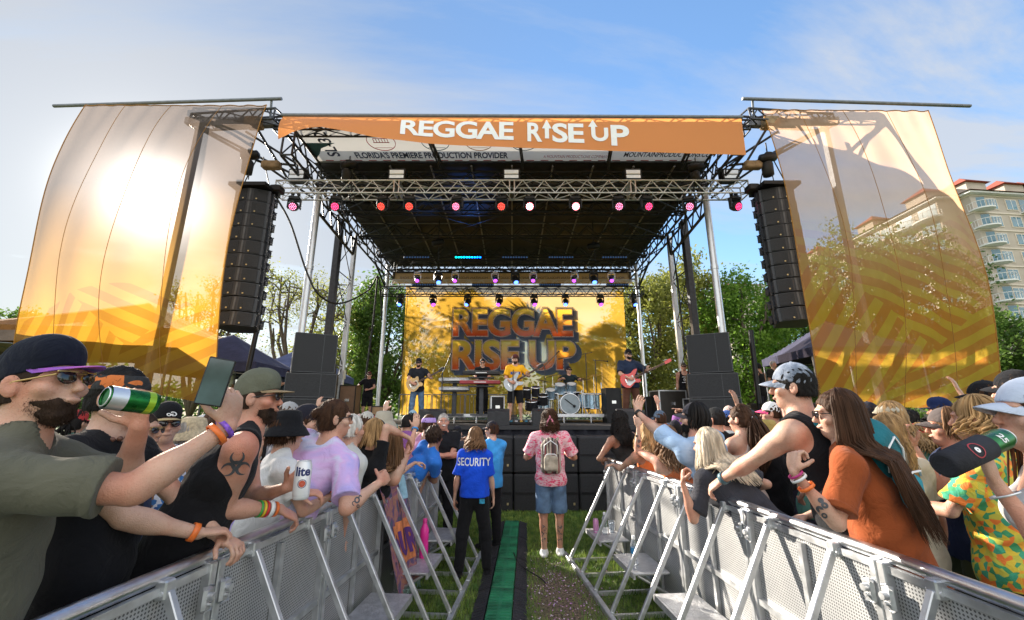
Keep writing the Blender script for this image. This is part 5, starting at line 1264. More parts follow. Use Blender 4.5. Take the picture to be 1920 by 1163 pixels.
cab(xat(1310, 14.2, 4.1), 14.0, 3.9, .45, .4, .35, .4, 'small black wedge speaker hanging beside the right tower', handles=False)
MB_ = MB(); 
sf = empty('support_frame', (xat(1440, 10.4, 1), 10.6, 0), 0, 'black leaning support strut below the right hanging speakers', 'strut')
m_ = MB(); m_.tube((0, 0, 0), (.1, 0, 3.9), .06, n=8); m_.box((0, 0, .05), (.5, .5, .1)); m_.build('strut', blk, sf)
sf = empty('support_frame', (xat(436, 10.4, 1), 10.4, 0), 0, 'black leaning support strut below the left hanging speakers', 'strut')
m_ = MB(); m_.tube((-.1, 0, 0), (.15, 0, 3.8), .06, n=8); m_.box((0, 0, .05), (.5, .5, .1)); m_.build('strut', blk, sf)

# ---------------------------------------------------------------- backdrop
BD = scrim('backdrop_cloth', (.80, .45, .06), (.7, .3, .03), .66, tint=(1, .86, .7))
bx0, bx1 = xat(757, 18.2, 5), xat(1173, 18.2, 5); bz0, bz1 = 1.75, 7.5
def bf(u, v):
    x = bx0+(bx1-bx0)*u+.10*(v-.5)*(2*u-1)*-1; return Vector((x, 18.2+.03*math.sin(u*30+v*4)*v+.05*math.sin(u*8+v*6)-.12*math.sin(pi*u)*math.sin(pi*v), bz1+(bz0-bz1)*v))
bd = cloth_grid('backdrop', bf, 80, 40, BD); tag(bd, 'big amber backdrop printed with shaded REGGAE RISE UP letters', 'backdrop')
def bdf(off): 
    cx, cz = xat(963, 18.2, 5), 0
    return lambda u, v: bf(min(1, max(0, (u-bx0)/(bx1-bx0))), min(1, max(0, (bz1-v)/(bz1-bz0))))+Vector((0, -off, 0))
shd = semi('print_shadow', (.07, .09, .14), .84, tw_=.05); shd2 = semi('print_shadow_soft', (.07, .09, .14), .62, tw_=.05); outl = semi('print_outline', (.95, .72, .62), .95)
def bword(body, pxa, pxb, pya, pyb, idx):
    d = 18.2; xa, xb = xat(pxa, d, 5), xat(pxb, d, 5); za, zb = at(960, pyb, d).z, at(960, pya, d).z
    vs, fs = text_mesh(body, 1, .03, .95); x0 = min(v[0] for v in vs); x1 = max(v[0] for v in vs); y0 = min(v[1] for v in vs); y1 = max(v[1] for v in vs)
    sx, sy = (xb-xa)/(x1-x0), (zb-za)/(y1-y0); cxx, czz = (xa+xb)/2, (za+zb)/2
    def f(off, ox=0, oz=0): g = bdf(off); return lambda u, v: g(cxx+u+ox, czz+v+oz)
    bv = BVHTree.FromPolygons([Vector(((v[0]-(x0+x1)/2)*sx, (v[1]-(y0+y1)/2)*sy, 0)) for v in vs], fs)
    for k in range(4): text_on('letter_shadow', body, f(.012+.0015*k, .06*k, -.06*k+.02), shd2 if k < 3 else shd, bd, 1, .085, sx*1.0, sy*1.0, .95, maxe=.09, cull=(bv, .06*k, -.06*k+.02))
    text_on('letter_outline', body, f(.022), outl, bd, 1, .055, sx, sy, .95, maxe=.09, cull=(bv, 0, 0))
    fill = semi('print_fill%d' % idx, (.95, .13, .05), .85, (1, .88, .16), za+.1, zb-.1, .75)
    text_on('letter_fill', body, f(.026), fill, bd, 1, .03, sx, sy, .95, maxe=.5)
bword('REGGAE', 850, 1074, 580, 632, 0); bword('RISE UP', 850, 1078, 639, 694, 1)
m_ = MB()
xs = [xat(843, 18.2, 5), xat(1100, 18.2, 5)]
for px in (757, 1173): m_.tube((xat(px, 18.25, 5), 18.3, 1.6), (xat(px, 18.25, 5), 18.3, 7.2), .012, n=5)
m_.build('tie_line', cable, bd)
# steel crowd rail behind the band
for i in range(7):
    x0 = -4.6+1.35*i; r = empty('railing', (x0+.67, 17.2, 1.54), 0, 'low steel crowd railing section at the back of the stage', 'railing', 'railings behind the band')
    m_ = MB(); m_.tube((-.65, 0, 1.0), (.65, 0, 1.0), .018, n=6); m_.tube((-.65, 0, .08), (.65, 0, .08), .018, n=6)
    for k in range(9): m_.tube((-.65+1.3*k/8, 0, 0), (-.65+1.3*k/8, 0, 1.0), .010 if k % 8 else .018, n=5)
    m_.build('frame', grey, r)
# ================================================================= barricades
def perf():
    m = bpy.data.materials.new('perforated_sheet'); T, P, N, L = nt(m)
    tc = N.new('ShaderNodeTexCoord'); sp = N.new('ShaderNodeSeparateXYZ'); L.new(tc.outputs['Object'], sp.inputs[0])
    def M(op, a, b=None):
        n = N.new('ShaderNodeMath'); n.operation = op
        for i, x in enumerate((a, b)):
            if x is None: continue
            if isinstance(x, (int, float)): n.inputs[i].default_value = x
            else: L.new(x, n.inputs[i])
        return n.outputs[0]
    k = 2*pi/.015
    f = M('MULTIPLY', M('SINE', M('MULTIPLY', M('ADD', sp.outputs['X'], sp.outputs['Z']), k*.5)), M('SINE', M('MULTIPLY', M('SUBTRACT', sp.outputs['X'], sp.outputs['Z']), k*.5)))
    g = M('GREATER_THAN', f, .30); cr = N.new('ShaderNodeMix'); cr.data_type = 'RGBA'; L.new(g, cr.inputs['Factor'])
    nz = N.new('ShaderNodeTexNoise'); nz.inputs['Scale'].default_value = 2.2; nz.inputs['Detail'].default_value = 6; L.new(tc.outputs['Object'], nz.inputs['Vector'])
    c1 = N.new('ShaderNodeValToRGB'); e = c1.color_ramp.elements; e[0].position = .3; e[0].color = (.34, .345, .35, 1); e[1].position = .7; e[1].color = (.50, .50, .495, 1); L.new(nz.outputs['Fac'], c1.inputs['Fac'])
    L.new(c1.outputs[0], cr.inputs['A']); cr.inputs['B'].default_value = (.10, .10, .10, 1); L.new(cr.outputs['Result'], P.inputs['Base Color'])
    P.inputs['Metallic'].default_value = .35; P.inputs['Roughness'].default_value = .5
    bp = N.new('ShaderNodeBump'); bp.inputs['Strength'].default_value = .5; bp.inputs['Distance'].default_value = .003; L.new(M('MULTIPLY', g, -1.0), bp.inputs['Height']); L.new(bp.outputs[0], P.inputs['Normal']); return m
PERF = perf()
chk = mat('chequer_plate', (.55, .55, .56), .45, .7, .15, 18, .9, 55)
def barrier_proto():
    r = empty('crowd_barrier')
    m_ = MB(); m_.tube((-.5, 0, 1.173), (.5, 0, 1.173), .029, n=16); m_.build('top_rail', mat('rail_tube', (.66, .67, .69), .30, 1.0, .10, 14, .08, 40), r)
    m_ = MB(); m_.box((0, .012, .60), (.96, .004, 1.06)); m_.build('panel', PERF, r)
    m_ = MB()
    for x in (-.478, .478): m_.box((x, .03, .61), (.038, .05, 1.09), bev=.004)
    m_.box((0, .032, .62), (.92, .03, .035)); m_.box((0, .032, .10), (.92, .03, .04)); m_.box((0, .032, .86), (.034, .028, .46)); m_.box((0, .032, .36), (.034, .028, .48)); m_.box((0, .025, 1.128), (.92, .025, .03))
    m_.build('frame', galv, r)
    for x in (-.25, .25):
        m_ = MB(); a, b = Vector((x, .05, 1.12)), Vector((x, .64, .05)); u = (b-a); q = u.to_track_quat('Z', 'X').to_matrix(); m_.box((a+b)/2, (.036, .030, u.length), q, bev=.004)
        m_.box((x, .035, 1.13), (.05, .05, .07), bev=.006); st_ = m_.build('strut', galv, r)
        m_ = MB(); m_.tube((x-.03, .045, 1.12), (x+.03, .045, 1.12), .010, n=6); m_.tube((x-.03, .63, .055), (x+.03, .63, .055), .011, n=6); m_.build('bolt', alu, st_)
    m_ = MB(); m_.box((0, .655, .025), (.99, .05, .05), bev=.005)
    for x in (-.25, .25): m_.box((x, .33, .022), (.035, .60, .035))
    m_.build('base_frame', galv, r)
    m_ = MB(); m_.box((0, .24, .36), (.56, .34, .022), bev=.006); m_.box((0, .415, .345), (.56, .02, .05)); s_ = m_.build('step_plate', chk, r)
    m_ = MB()
    for x in (-.262, .262): m_.tube((x, .05, .16), (x, .38, .345), .013, n=6)
    m_.build('step_bracket', galv, s_)
    for x in (-.452, .452):
        m_ = MB(); m_.box((x, .063, 1.02), (.062, .022, .10), bev=.012); m_.tube((x, .07, 1.03), (x, .095, 1.03), .016, n=8); m_.tube((x, .072, 1.0), (x, .088, 1.0), .009, n=6); m_.build('latch', galv, r)
    m_ = MB(); m_.box((0, -.50, .02), (.98, .96, .03)); m_.build('floor_plate', chk, r)
    return r
def XL(d): return -1.55+.0815*d
def XR(d): return 1.72-.0596*(d-1.587)-.01054*(d-1.587)*(d-3.7) if d > .6 else 1.762-.02*(.6-d)
wl = ['beside the man filming with a phone', 'under the hand with the orange wristband', 'in front of the lavender tie-dye shirt', 'with the printed towel over its rail', 'second from the stage end', 'at the stage end, beside the man with the moustache']
wr = ['nearest, at the lower edge of the view', 'in front of the woman in rust orange', 'under the arm with the watch', 'below the platinum haired woman', 'second from the stage end, a bottle on its step', 'at the stage end, cans on its step']
proto = None
for side, fx, wds in ((-1, XL, wl), (1, XR, wr)):
    for i in range(7):
        y0 = -.9+i*1.0; y1 = y0+1.0; a, b = Vector((fx(y0), y0, 0)), Vector((fx(y1), y1, 0)); dv = (b-a) if side > 0 else (a-b)
        r = barrier_proto() if proto is None else copy_tree(proto); proto = proto or r
        r.location = (a+b)/2; r.rotation_euler = (0, 0, math.atan2(dv.y, dv.x)); r.scale = (1, 1, 1)
        j = max(0, i-1); nm = wds[j] if i else 'beside the viewer, mostly behind the frame edge'
        tag(r, '%s silver crowd barrier %s' % ('left' if side < 0 else 'right', nm), 'crowd barrier', 'crowd barriers along the pit')
# ---------------------------------------------------------------- cable ramp
grn = mat('ramp_green', (.015, .16, .07), .6, 0, .5, 5, .5, 90, dirt=.3); rub = mat('ramp_rubber', (.022, .021, .024), .7, 0, .3, 8, .5, 80)
proto = None
for i in range(6):
    y = 2.55+.92*i; x = -.12-.037*(4.29-y)
    if proto is None:
        r = empty('cable_ramp'); m_ = MB(); m_.box((0, 0, .032), (.235, .90, .05), bev=.008)
        for k in range(14):
            for sx in (-1, 1): m_.box((sx*.062, -.40+.0615*k, .060), (.09, .018, .005))
        m_.build('lid', grn, r)
        for sx in (-1, 1):
            m_ = MB(); m_.prism([(0, 0), (.125, 0), (.125, .012), (.0, .052)] if sx > 0 else [(0, 0), (0, .052), (-.125, .012), (-.125, 0)], -.45, .45, None, (sx*.128, 0, .002))
            for k in range(16): m_.box((sx*.19, -.42+.056*k, .034), (.10, .012, .008), roty(sx*.31))
            m_.build('side_ramp', rub, r)
        proto = r
    else: r = copy_tree(proto)
    r.location = (x, y, 0); r.rotation_euler = (0, 0, -.037)
    tag(r, 'green cable ramp section with black rubber sides on the pit grass', 'cable ramp', 'green cable ramp sections')
k = 700; cxx = rng.normal(.45, .28, k); cyy = rng.normal(4.7, .8, k); aa = rng.uniform(0, 6.28, k); ss = rng.uniform(.004, .011, k); ca, sa = np.cos(aa)*ss, np.sin(aa)*ss; zz_ = rng.uniform(.004, .03, k)
Vc = np.stack([np.stack([cxx-ca, cyy-sa, zz_], 1), np.stack([cxx+sa, cyy-ca, zz_+.002], 1), np.stack([cxx+ca, cyy+sa, zz_+.006], 1), np.stack([cxx-sa, cyy+ca, zz_+.003], 1)], 1).reshape(-1, 3)
tag(link('confetti', np_mesh('confetti', Vc, np.arange(len(Vc)).reshape(-1, 4), None, False), pattern('confetti_colours', [(.55, .25, .45), (.7, .6, .6), (.35, .15, .4), (.6, .3, .3)], 60, kind='v')), 'scattered pink and white paper bits on the worn pit grass', 'confetti', kind='stuff')
cableo([(.02, 5.9, .07), (.1, 5.55, .04), (.30, 5.2, .03), (.36, 5.0, .04)], 'thin pale cord lying beside the green cable ramp', .007)

# ================================================================= foliage
def leafm(name, a, b, tr=.35):
    m = bpy.data.materials.new(name); T, P, N, L = nt(m); P.inputs['Roughness'].default_value = .5; P.inputs['Specular IOR Level'].default_value = .3
    tc = N.new('ShaderNodeTexCoord'); n_ = N.new('ShaderNodeTexNoise'); n_.inputs['Scale'].default_value = 1.3; n_.inputs['Detail'].default_value = 6; L.new(tc.outputs['Object'], n_.inputs['Vector'])
    cr = N.new('ShaderNodeValToRGB'); e = cr.color_ramp.elements; e[0].position = .35; e[0].color = (*a, 1); e[1].position = .68; e[1].color = (*b, 1); L.new(n_.outputs['Fac'], cr.inputs['Fac'])
    L.new(cr.outputs['Color'], P.inputs['Base Color']); ts = N.new('ShaderNodeBsdfTranslucent'); L.new(cr.outputs['Color'], ts.inputs['Color'])
    ms = N.new('ShaderNodeMixShader'); ms.inputs[0].default_value = tr; L.new(P.outputs[0], ms.inputs[1]); L.new(ts.outputs[0], ms.inputs[2]); L.new(ms.outputs[0], N['Material Output'].inputs['Surface']); return m
LG_ = leafm('leaf_green', (.05, .11, .02), (.17, .27, .05), .55); LO = leafm('leaf_olive', (.13, .15, .03), (.34, .34, .07), .55); LB = leafm('leaf_bright', (.07, .17, .02), (.24, .38, .05), .55); LP = leafm('palm_leaf', (.05, .07, .02), (.14, .15, .04), .4)
bark = mat('bark', (.10, .075, .055), .9, 0, .35, 6, .8, 14, stretch=(1, 1, .3)); barkp = mat('palm_bark', (.16, .12, .09), .9, 0, .3, 5, .8, 22)
def leaves_np(cent, n, sz, spread, up=.2, asp=.55):
    """n quads scattered about the clump centres"""
    k = len(cent); i = rng.integers(0, k, n); c = cent[i]+rng.normal(0, 1, (n, 3))*spread
    nr = rng.normal(0, 1, (n, 3)); nr[:, 2] += up; nr /= np.linalg.norm(nr, axis=1)[:, None]
    t = np.cross(nr, rng.normal(0, 1, (n, 3))); t /= np.linalg.norm(t, axis=1)[:, None]; b = np.cross(nr, t); s = sz*rng.uniform(.6, 1.3, n)[:, None]
    V = np.stack([c-t*s, c+b*s*asp, c+t*s, c-b*s*asp], 1).reshape(-1, 3); return V
def tree(px, d, ytop, wpx, label, leaf=LG_, n=9000, seed=0, sparse=False, zlow=.3, sz=None, group='trees behind the stage', name='leafy_tree', kn=None):
    global rng
    keep = rng; rng = np.random.default_rng(seed+100)
    x = xat(px, d, 5); zt = at(px, ytop, d).z; rad = wpx/777*d*.5*1.03; r = empty(name, (x, d, 0), 0, label, 'tree', group)
    zc0 = zt*zlow; H = zt-zc0; C0 = np.array([0, 0, zc0+H*.52]); rx, rz_ = rad, H*.5
    # limbs
    m_ = MB(); tips = []
    nl = 9 if sparse else 7
    fork = zt*(.16 if sparse else .22); m_.path([(0, 0, 0), (.1, .05, fork*.5), (0, .1, fork)], .035*zt*.8, 9, .028*zt*.8)
    for a in range(nl):
        an = 2*pi*a/nl+rng.uniform(-.3, .3); ph = rng.uniform(.2, 1.0); e = C0+np.array([math.cos(an)*rx*.75*math.sin(ph+.4), math.sin(an)*rx*.75*math.sin(ph+.4), rz_*(math.cos(ph)*.9-.1)])
        p0 = np.array([0, .1, fork]); mid = (p0+e)/2+rng.normal(0, .12, 3)*rad+np.array([math.cos(an), math.sin(an), 0])*rad*.12
        pts = [p0, (p0*.6+mid*.4)+rng.normal(0, .04, 3)*rad, mid, (mid+e)/2+rng.normal(0, .06, 3)*rad, e]; m_.path(pts, .016*zt*.8, 6, .004*zt); tips.append(e)
        for b_ in range(5 if sparse else 3):
            t = rng.uniform(.35, .95); q = mid*(1-t)+e*t; e2 = q+unit(rng.normal(0, 1, 3)+np.array([math.cos(an), math.sin(an), .5]))*rad*rng.uniform(.3, .55); m_.path([q, (q+e2)/2+rng.normal(0, .05, 3)*rad, e2], .006*zt*.8, 5, .002*zt); tips.append(e2)
            if sparse:
                for c_ in range(3):
                    e3 = e2+unit(rng.normal(0, 1, 3)+np.array([0, 0, .3]))*rad*rng.uniform(.12, .3); m_.path([e2*.6+q*.4, e3], .0025*zt*.8, 4, .001*zt); tips.append(e3)
    m_.build('trunk', bark, r)
    k = kn or (60 if sparse else 130); u = rng.normal(0, 1, (k, 3)); u /= np.linalg.norm(u, axis=1)[:, None]; rr = rng.uniform(.45, 1.0, k)[:, None]**.6
    if not sparse:
        lowm = u[:, 2] < .1; ph_ = rng.uniform(0, 2*pi, k); rad_ = rng.uniform(.5, 1, k)
        u[lowm, 0] = (np.cos(ph_)*rad_)[lowm]*.95; u[lowm, 1] = (np.sin(ph_)*rad_)[lowm]*.95
    cl = C0+u*rr*np.array([rx, rx, rz_])*(1+.18*np.sin(u[:, :1]*7+seed)*np.cos(u[:, 2:]*6+seed))
    cl = np.concatenate([cl, np.array(tips)]) if not sparse else np.array(tips+[t+rng.normal(0, .1, 3)*rad for t in tips])
    spread = rad*(.10 if sparse else .14); sz = sz or max(.05, d*.0044)
    V = leaves_np(cl, int(n*(1 if sparse else 1.45)), sz, spread); F = np.arange(len(V)).reshape(-1, 4); link('crown', np_mesh('crown', V, F, None, False), leaf, r)
    rng = keep; return r
tree(562, 24, 492, 165, 'sparse oak with bare twisting limbs left of the stage, behind the speaker stack', LO, 5200, 1, True, .28, .065)
tree(718, 27, 525, 140, 'dense green tree between the left tower and the backdrop', LG_, 11000, 2, False, .12)
tree(372, 25, 520, 120, 'thin tree top seen through the left banner beside the hanging speakers', LO, 4200, 3, True, .3, .075)
tree(4, 30, 572, 90, 'dark tree cut by the left edge of the picture', LG_, 6000, 4, False, .2)
tree(630, 34, 610, 150, 'low olive tree far behind the left speaker stack', LO, 6000, 5, False, .1)
tree(1215, 27, 525, 130, 'sunlit olive-yellow tree just right of the backdrop', LO, 12000, 6, False, .08)
tree(1300, 31, 486, 130, 'tall thin-topped tree behind the right tower', LO, 9000, 7, False, .1)
tree(1400, 29, 525, 175, 'bright green tree left of the right hanging speakers', LB, 14000, 8, False, .1)
tree(1505, 31, 545, 150, 'green tree behind the right hanging speakers', LG_, 10000, 9, False, .1)
tree(1610, 29, 462, 190, 'big green tree through the right banner, nearest the stage', LG_, 14000, 10, False, .1)
tree(1745, 30, 448, 180, 'big green tree through the middle of the right banner', LG_, 14000, 11, False, .1)
tree(1850, 33, 590, 140, 'low tree at the right edge of the right banner below the hotel', LG_, 9000, 12, False, .1)
tree(1110, 30, 640, 150, 'low dark tree behind the right half of the backdrop', LG_, 7000, 13, False, .1); tree(860, 33, 650, 190, 'low dark tree behind the left half of the backdrop', LG_, 7000, 14, False, .1)
def palm(px, d, yc, wpx, label, seed):
    global rng
    keep = rng; rng = np.random.default_rng(seed)
    x = xat(px, d, 5); zc = at(px, yc, d).z; rad = wpx/777*d*.5; r = empty('palm_tree', (x, d, 0), 0, label, 'palm tree', 'palms behind the backdrop')
    m_ = MB(); m_.path([(0, 0, 0), (.08, 0, zc*.5), (0, 0, zc)], .2, 10, .15)
    for k in range(int(zc/.35)): m_.tube((.06, 0, .35*k), (.06, 0, .35*k+.08), .215, .19, n=10)
    m_.build('trunk', barkp, r)
    V = []; 
    for f in range(44):
        an = rng.uniform(0, 2*pi); el = rng.uniform(-.75, 1.3); dr = np.array([math.cos(an)*math.cos(el), math.sin(an)*math.cos(el), math.sin(el)]); base = np.array([0, 0, zc])+dr*rad*.40
        sd = unit(np.cross(dr, [0, 0, 1.0])+1e-6); up = np.cross(sd, dr)
        for b_ in range(22):
            t = (b_/21-.5)*2.6; v = dr*math.cos(t)+sd*math.sin(t); tip = base+v*rad*.62*(1-.15*abs(t))+np.array([0, 0, -.16])*rad*(1+rng.uniform(-.3, .6)); w_ = up*.0+np.cross(v, up)*.028*rad*.6
            md = base+v*rad*.34; V += [base, md+w_, tip, md-w_]
    V = np.array(V); link('fronds', np_mesh('fronds', V, np.arange(len(V)).reshape(-1, 4), None, False), LP, r); rng = keep
palm(868, 22, 612, 190, 'broad fan palm showing dark through the left of the backdrop', 1); palm(962, 23, 590, 90, 'fan palm top behind the middle of the backdrop letters', 2)
palm(1050, 24, 618, 110, 'fan palm behind the right end of the backdrop letters', 3); palm(1130, 23, 648, 110, 'fan palm near the right edge of the backdrop', 4)
# far belt of trees
k = 420; cx_ = rng.uniform(-150, 150, k); cy_ = 88+rng.uniform(-6, 6, k)-np.abs(cx_)*.12; cz_ = rng.uniform(.5, 8.0, k)*(1+.25*np.sin(cx_*.13)); Vf = leaves_np(np.stack([cx_, cy_, cz_], 1), 26000, .62, np.array([1.9, 1.5, 1.2]))
tag(link('distant_trees', np_mesh('distant_trees', Vf, np.arange(len(Vf)).reshape(-1, 4), None, False), LG_), 'far belt of green trees beyond the park', 'trees', kind='stuff')

# ================================================================= tents
def tent(px, d, eave, apex, w_, c, label, rz=0, group='pop-up canopies'):
    x = xat(px, d, eave); r = empty('canopy_tent', (x, d, 0), rz, label, 'tent', group); h = w_/2; m = cloth('tent_%02d%02d%02d' % tuple(int(q*99) for q in c), c)
    def fn(u, v): 
        X_, Y_ = (u-.5)*2, (v-.5)*2; q = max(abs(X_), abs(Y_)); z = eave+(apex-eave)*((1-q)**1.12)-.05*math.sin(pi*abs(min(abs(X_), abs(Y_))/(q+1e-6)))*q; return Vector((X_*h, Y_*h, z))
    cloth_grid('canopy', fn, 28, 28, m, r)
    m_ = MB()
    for a, b in (((-h, -h), (h, -h)), ((h, -h), (h, h)), ((h, h), (-h, h)), ((-h, h), (-h, -h))):
        pts = 10
        for k in range(pts):
            p = [a[0]+(b[0]-a[0])*k/pts, a[1]+(b[1]-a[1])*k/pts]; q = [a[0]+(b[0]-a[0])*(k+1)/pts, a[1]+(b[1]-a[1])*(k+1)/pts]
            m_.add([(p[0], p[1], eave), (q[0], q[1], eave), (q[0], q[1], eave-.26), (p[0], p[1], eave-.26)], [(0, 1, 2, 3)])
    m_.build('valance', m, r)
    for sx in (-1, 1):
        for sy in (-1, 1): MB().box((sx*(h-.04), sy*(h-.04), eave/2-.02), (.045, .045, eave-.04)).build('leg', grey, r)
    m_ = MB()
    for sx in (-1, 1): m_.tube((-h, sx*(h-.05), eave-.05), (h, sx*(h-.05), eave-.35), .014, n=5); m_.tube((-h, sx*(h-.05), eave-.35), (h, sx*(h-.05), eave-.05), .014, n=5)
    m_.tube((0, -(h-.05), eave-.2), (0, h-.05, eave-.2), .012, n=5)
    m_.build('scissor_frame', grey, r); return r
tent(428, 12.5, 3.15, 4.15, 3.0, (.05, .055, .11), 'dark navy canopy just right of the left banner edge', .1); tent(568, 17, 3.3, 4.5, 3.2, (.10, .12, .22), 'blue-grey canopy behind the left speaker stack', .1)
tent(1560, 13.5, 3.7, 4.8, 3.0, (.06, .06, .10), 'dark canopy below the right hanging speakers', -.1)
tent(262, 12.5, 3.9, 5.15, 5.0, (.22, .10, .03), 'large canopy seen through the left banner, peak to the right', .12); tent(70, 12.0, 3.75, 4.6, 4.6, (.16, .12, .10), 'large canopy seen through the left banner, at its left edge', .05)
# ================================================================= hotel
stucco = mat('hotel_stucco', (.46, .40, .33), .85, 0, .08, .6, .1, 6); tile = mat('roof_tiles', (.30, .07, .04), .8, 0, .3, 3, .6, 9, stretch=(6, 6, 1)); glass = mat('hotel_glass', (.04, .15, .20), .08, 0, .4, .15, spec=.9); railw = mat('balcony_white', (.72, .72, .70), .6, 0, .05)
def hotel(name, x, y, rz, W_, D_, nf, label, cols, balc, z0=0, fh=3.0, frieze=True, wins=True):
    """local: facade along +x at y=0 looking to -y"""
    r = empty(name, (x, y, z0), rz, label, 'building'); Hh = nf*fh
    m_ = MB(); m_.box((W_/2, D_/2, Hh/2), (W_, D_, Hh)); m_.build('wall', stucco, r)
    m_ = MB()
    for k in range(1, nf+1): m_.box((W_/2, -.06, k*fh-.15), (W_+.1, .12, .22)); m_.box((-.06, D_/2, k*fh-.15), (.12, D_, .22))
    m_.build('floor_band', mat('hotel_trim', (.66, .58, .48), .8, 0, .06), r)
    ov = 1.1; m_ = MB(); m_.box((W_/2, D_/2, Hh+.15), (W_+1.6, D_+1.6, .3)); m_.build('eave', railw, r)
    b = [(-ov, -ov, Hh+.3), (W_+ov, -ov, Hh+.3), (W_+ov, D_+ov, Hh+.3), (-ov, D_+ov, Hh+.3)]; rh = min(W_, D_)*.26; i_ = min(W_, D_)/2
    t = [(i_, i_, Hh+.3+rh), (W_-i_, i_, Hh+.3+rh), (W_-i_, D_-i_, Hh+.3+rh), (i_, D_-i_, Hh+.3+rh)] if W_ > D_ else [(i_, i_, Hh+.3+rh), (W_-i_, i_, Hh+.3+rh), (W_-i_, D_-i_, Hh+.3+rh), (i_, D_-i_, Hh+.3+rh)]
    m_ = MB(); m_.add(b+t, [(0, 1, 5, 4), (1, 2, 6, 5), (2, 3, 7, 6), (3, 0, 4, 7), (4, 5, 6, 7)]); m_.build('roof', tile, r)
    if nf > 10:
        for tx in (1.5, W_*.55, W_-3):
            m_ = MB(); m_.box((tx, 1.6, Hh+1.2), (3.6, 3.6, 1.8)); t_ = m_.build('roof_turret', stucco, r)
            m_ = MB(); m_.add([(tx-2.3, -.7, Hh+2.1), (tx+2.3, -.7, Hh+2.1), (tx+2.3, 3.9, Hh+2.1), (tx-2.3, 3.9, Hh+2.1), (tx, 1.6, Hh+3.9)], [(0, 1, 4), (1, 2, 4), (2, 3, 4), (3, 0, 4), (3, 2, 1, 0)]); m_.build('turret_roof', tile, t_)
    wp = None
    for f in range(2, nf):
        for cx, ww in cols:
            if wp is None:
                wp = MB().box((0, -.02, 0), (ww+.3, .12, 1.95)).build('window', mat('hotel_trim', (.62, .50, .36)), r)
                q = MB(); q.box((0, -.09, 0), (ww, .03, 1.65)); q.build('pane', glass, wp); q = MB(); q.box((0, -.11, 0), (.09, .03, 1.65)); q.build('mullion', railw, wp); o = wp
            else: o = copy_tree(wp, r)
            o.location = (cx, -.02, f*fh+1.45)
    bp = None
    for f in range(2, nf):
        for cx, bw, dp, rot in balc:
            if bp is None:
                m_ = MB(); pts = [(-bw/2, 0)]+[(-bw/2*math.cos(a), -dp*math.sin(a)**.6 if math.sin(a) > 0 else 0) for a in np.linspace(0, pi, 11)][1:-1]+[(bw/2, 0)]
                vs = [(p[0], p[1], z) for z in (0, .22) for p in pts]; n = len(pts); m_.add(vs, [tuple(range(n-1, -1, -1)), tuple(range(n, 2*n))]+[(i, (i+1) % n, n+(i+1) % n, n+i) for i in range(n)]); bp = m_.build('balcony', railw, r)
                q = MB()
                for k in range(n-1):
                    a, b_ = pts[k], pts[k+1]; q.tube((a[0], a[1], 1.25), (b_[0], b_[1], 1.25), .05, n=4)
                    for t_ in np.linspace(0, 1, max(2, int(math.hypot(b_[0]-a[0], b_[1]-a[1])/.28))): q.tube((a[0]+(b_[0]-a[0])*t_, a[1]+(b_[1]-a[1])*t_, .22), (a[0]+(b_[0]-a[0])*t_, a[1]+(b_[1]-a[1])*t_, 1.25), .025, n=4, cap=False)
                q.build('balustrade', railw, bp); q = MB(); q.box((0, .02, 1.4), (bw*.7, .1, 2.2)); q.build('balcony_door', glass, bp); o = bp
            else: o = copy_tree(bp, r)
            o.location = (cx, 0, f*fh); o.rotation_euler = (0, 0, rot)
    return r
hotel('hotel_wing', 70, 92, -pi/2, 30, 16, 12, 'cream hotel wing with red roof, receding behind the right banner', [(2.5, 2.2), (9, 2.2), (14.5, 2.2), (20.5, 2.2)], [(5.8, 4.4, 1.7, 0), (17.5, 4.4, 1.7, 0), (24, 4.0, 1.6, 0), (28.2, 4.0, 1.6, 0)])
hotel('hotel_block', 73.5, 60.2, .10, 15.5, 16, 12, 'cream hotel block with round balconies at the right edge of the right banner', [(3.6, 1.8), (7.2, 1.8), (12.6, 1.8)], [(1.1, 3.0, 1.8, -.3), (9.9, 3.0, 1.6, 0), (15, 3.0, 1.6, 0)])
hotel('hotel_block', 91.2, 63.5, .05, 16, 16, 11, 'cream hotel block with teal windows at the far right edge', [(2.6, 1.9), (5.8, 1.9), (11.4, 1.9)], [(8.6, 3.0, 1.6, 0), (14, 3, 1.6, 0)])
hotel('villa_tower', 43, 80, 0, 7, 7, 9, 'distant cream tower with red tiled roof above the trees right of the stage', [(2, 1.4), (5, 1.4)], [], fh=2.93); hotel('villa_tower', 49.5, 86, 0, 7, 7, 9, 'lower red tiled roof beside the distant cream tower', [(2, 1.4), (5, 1.4)], [], fh=2.9)

# ================================================================= band gear
chrome = mat('chrome', (.75, .76, .78), .12, 1, .06, 6); SZ = 1.54
def put(px, d, z=SZ): return (xat(px, d, z), d, z)
def riser(px0, px1, d, dp, lb):
    x0, x1 = xat(px0, d, 1.75), xat(px1, d, 1.75); r = empty('riser', ((x0+x1)/2, d, SZ), 0, lb, 'riser'); W_ = x1-x0
    MB().box((0, dp/2, .20), (W_-.04, dp-.04, .05)).build('top', plast, r)
    m_ = MB(); m_.box((0, 0, .20), (W_, .05, .09), bev=.006); m_.box((0, dp, .20), (W_, .05, .09)); m_.box((-W_/2, dp/2, .20), (.05, dp, .09)); m_.box((W_/2, dp/2, .20), (.05, dp, .09)); m_.build('edge_profile', alu, r)
    for k in range(4): MB().tube((-W_/2+.1+(W_-.2)*k/3, .03, 0), (-W_/2+.1+(W_-.2)*k/3, .03, .17), .035, n=10).build('leg', chrome, r)
riser(803, 942, 11.9, 1.8, 'low silver-edged riser under the keyboards'); riser(1000, 1166, 12.3, 2.4, 'low silver-edged riser under the drum kit')
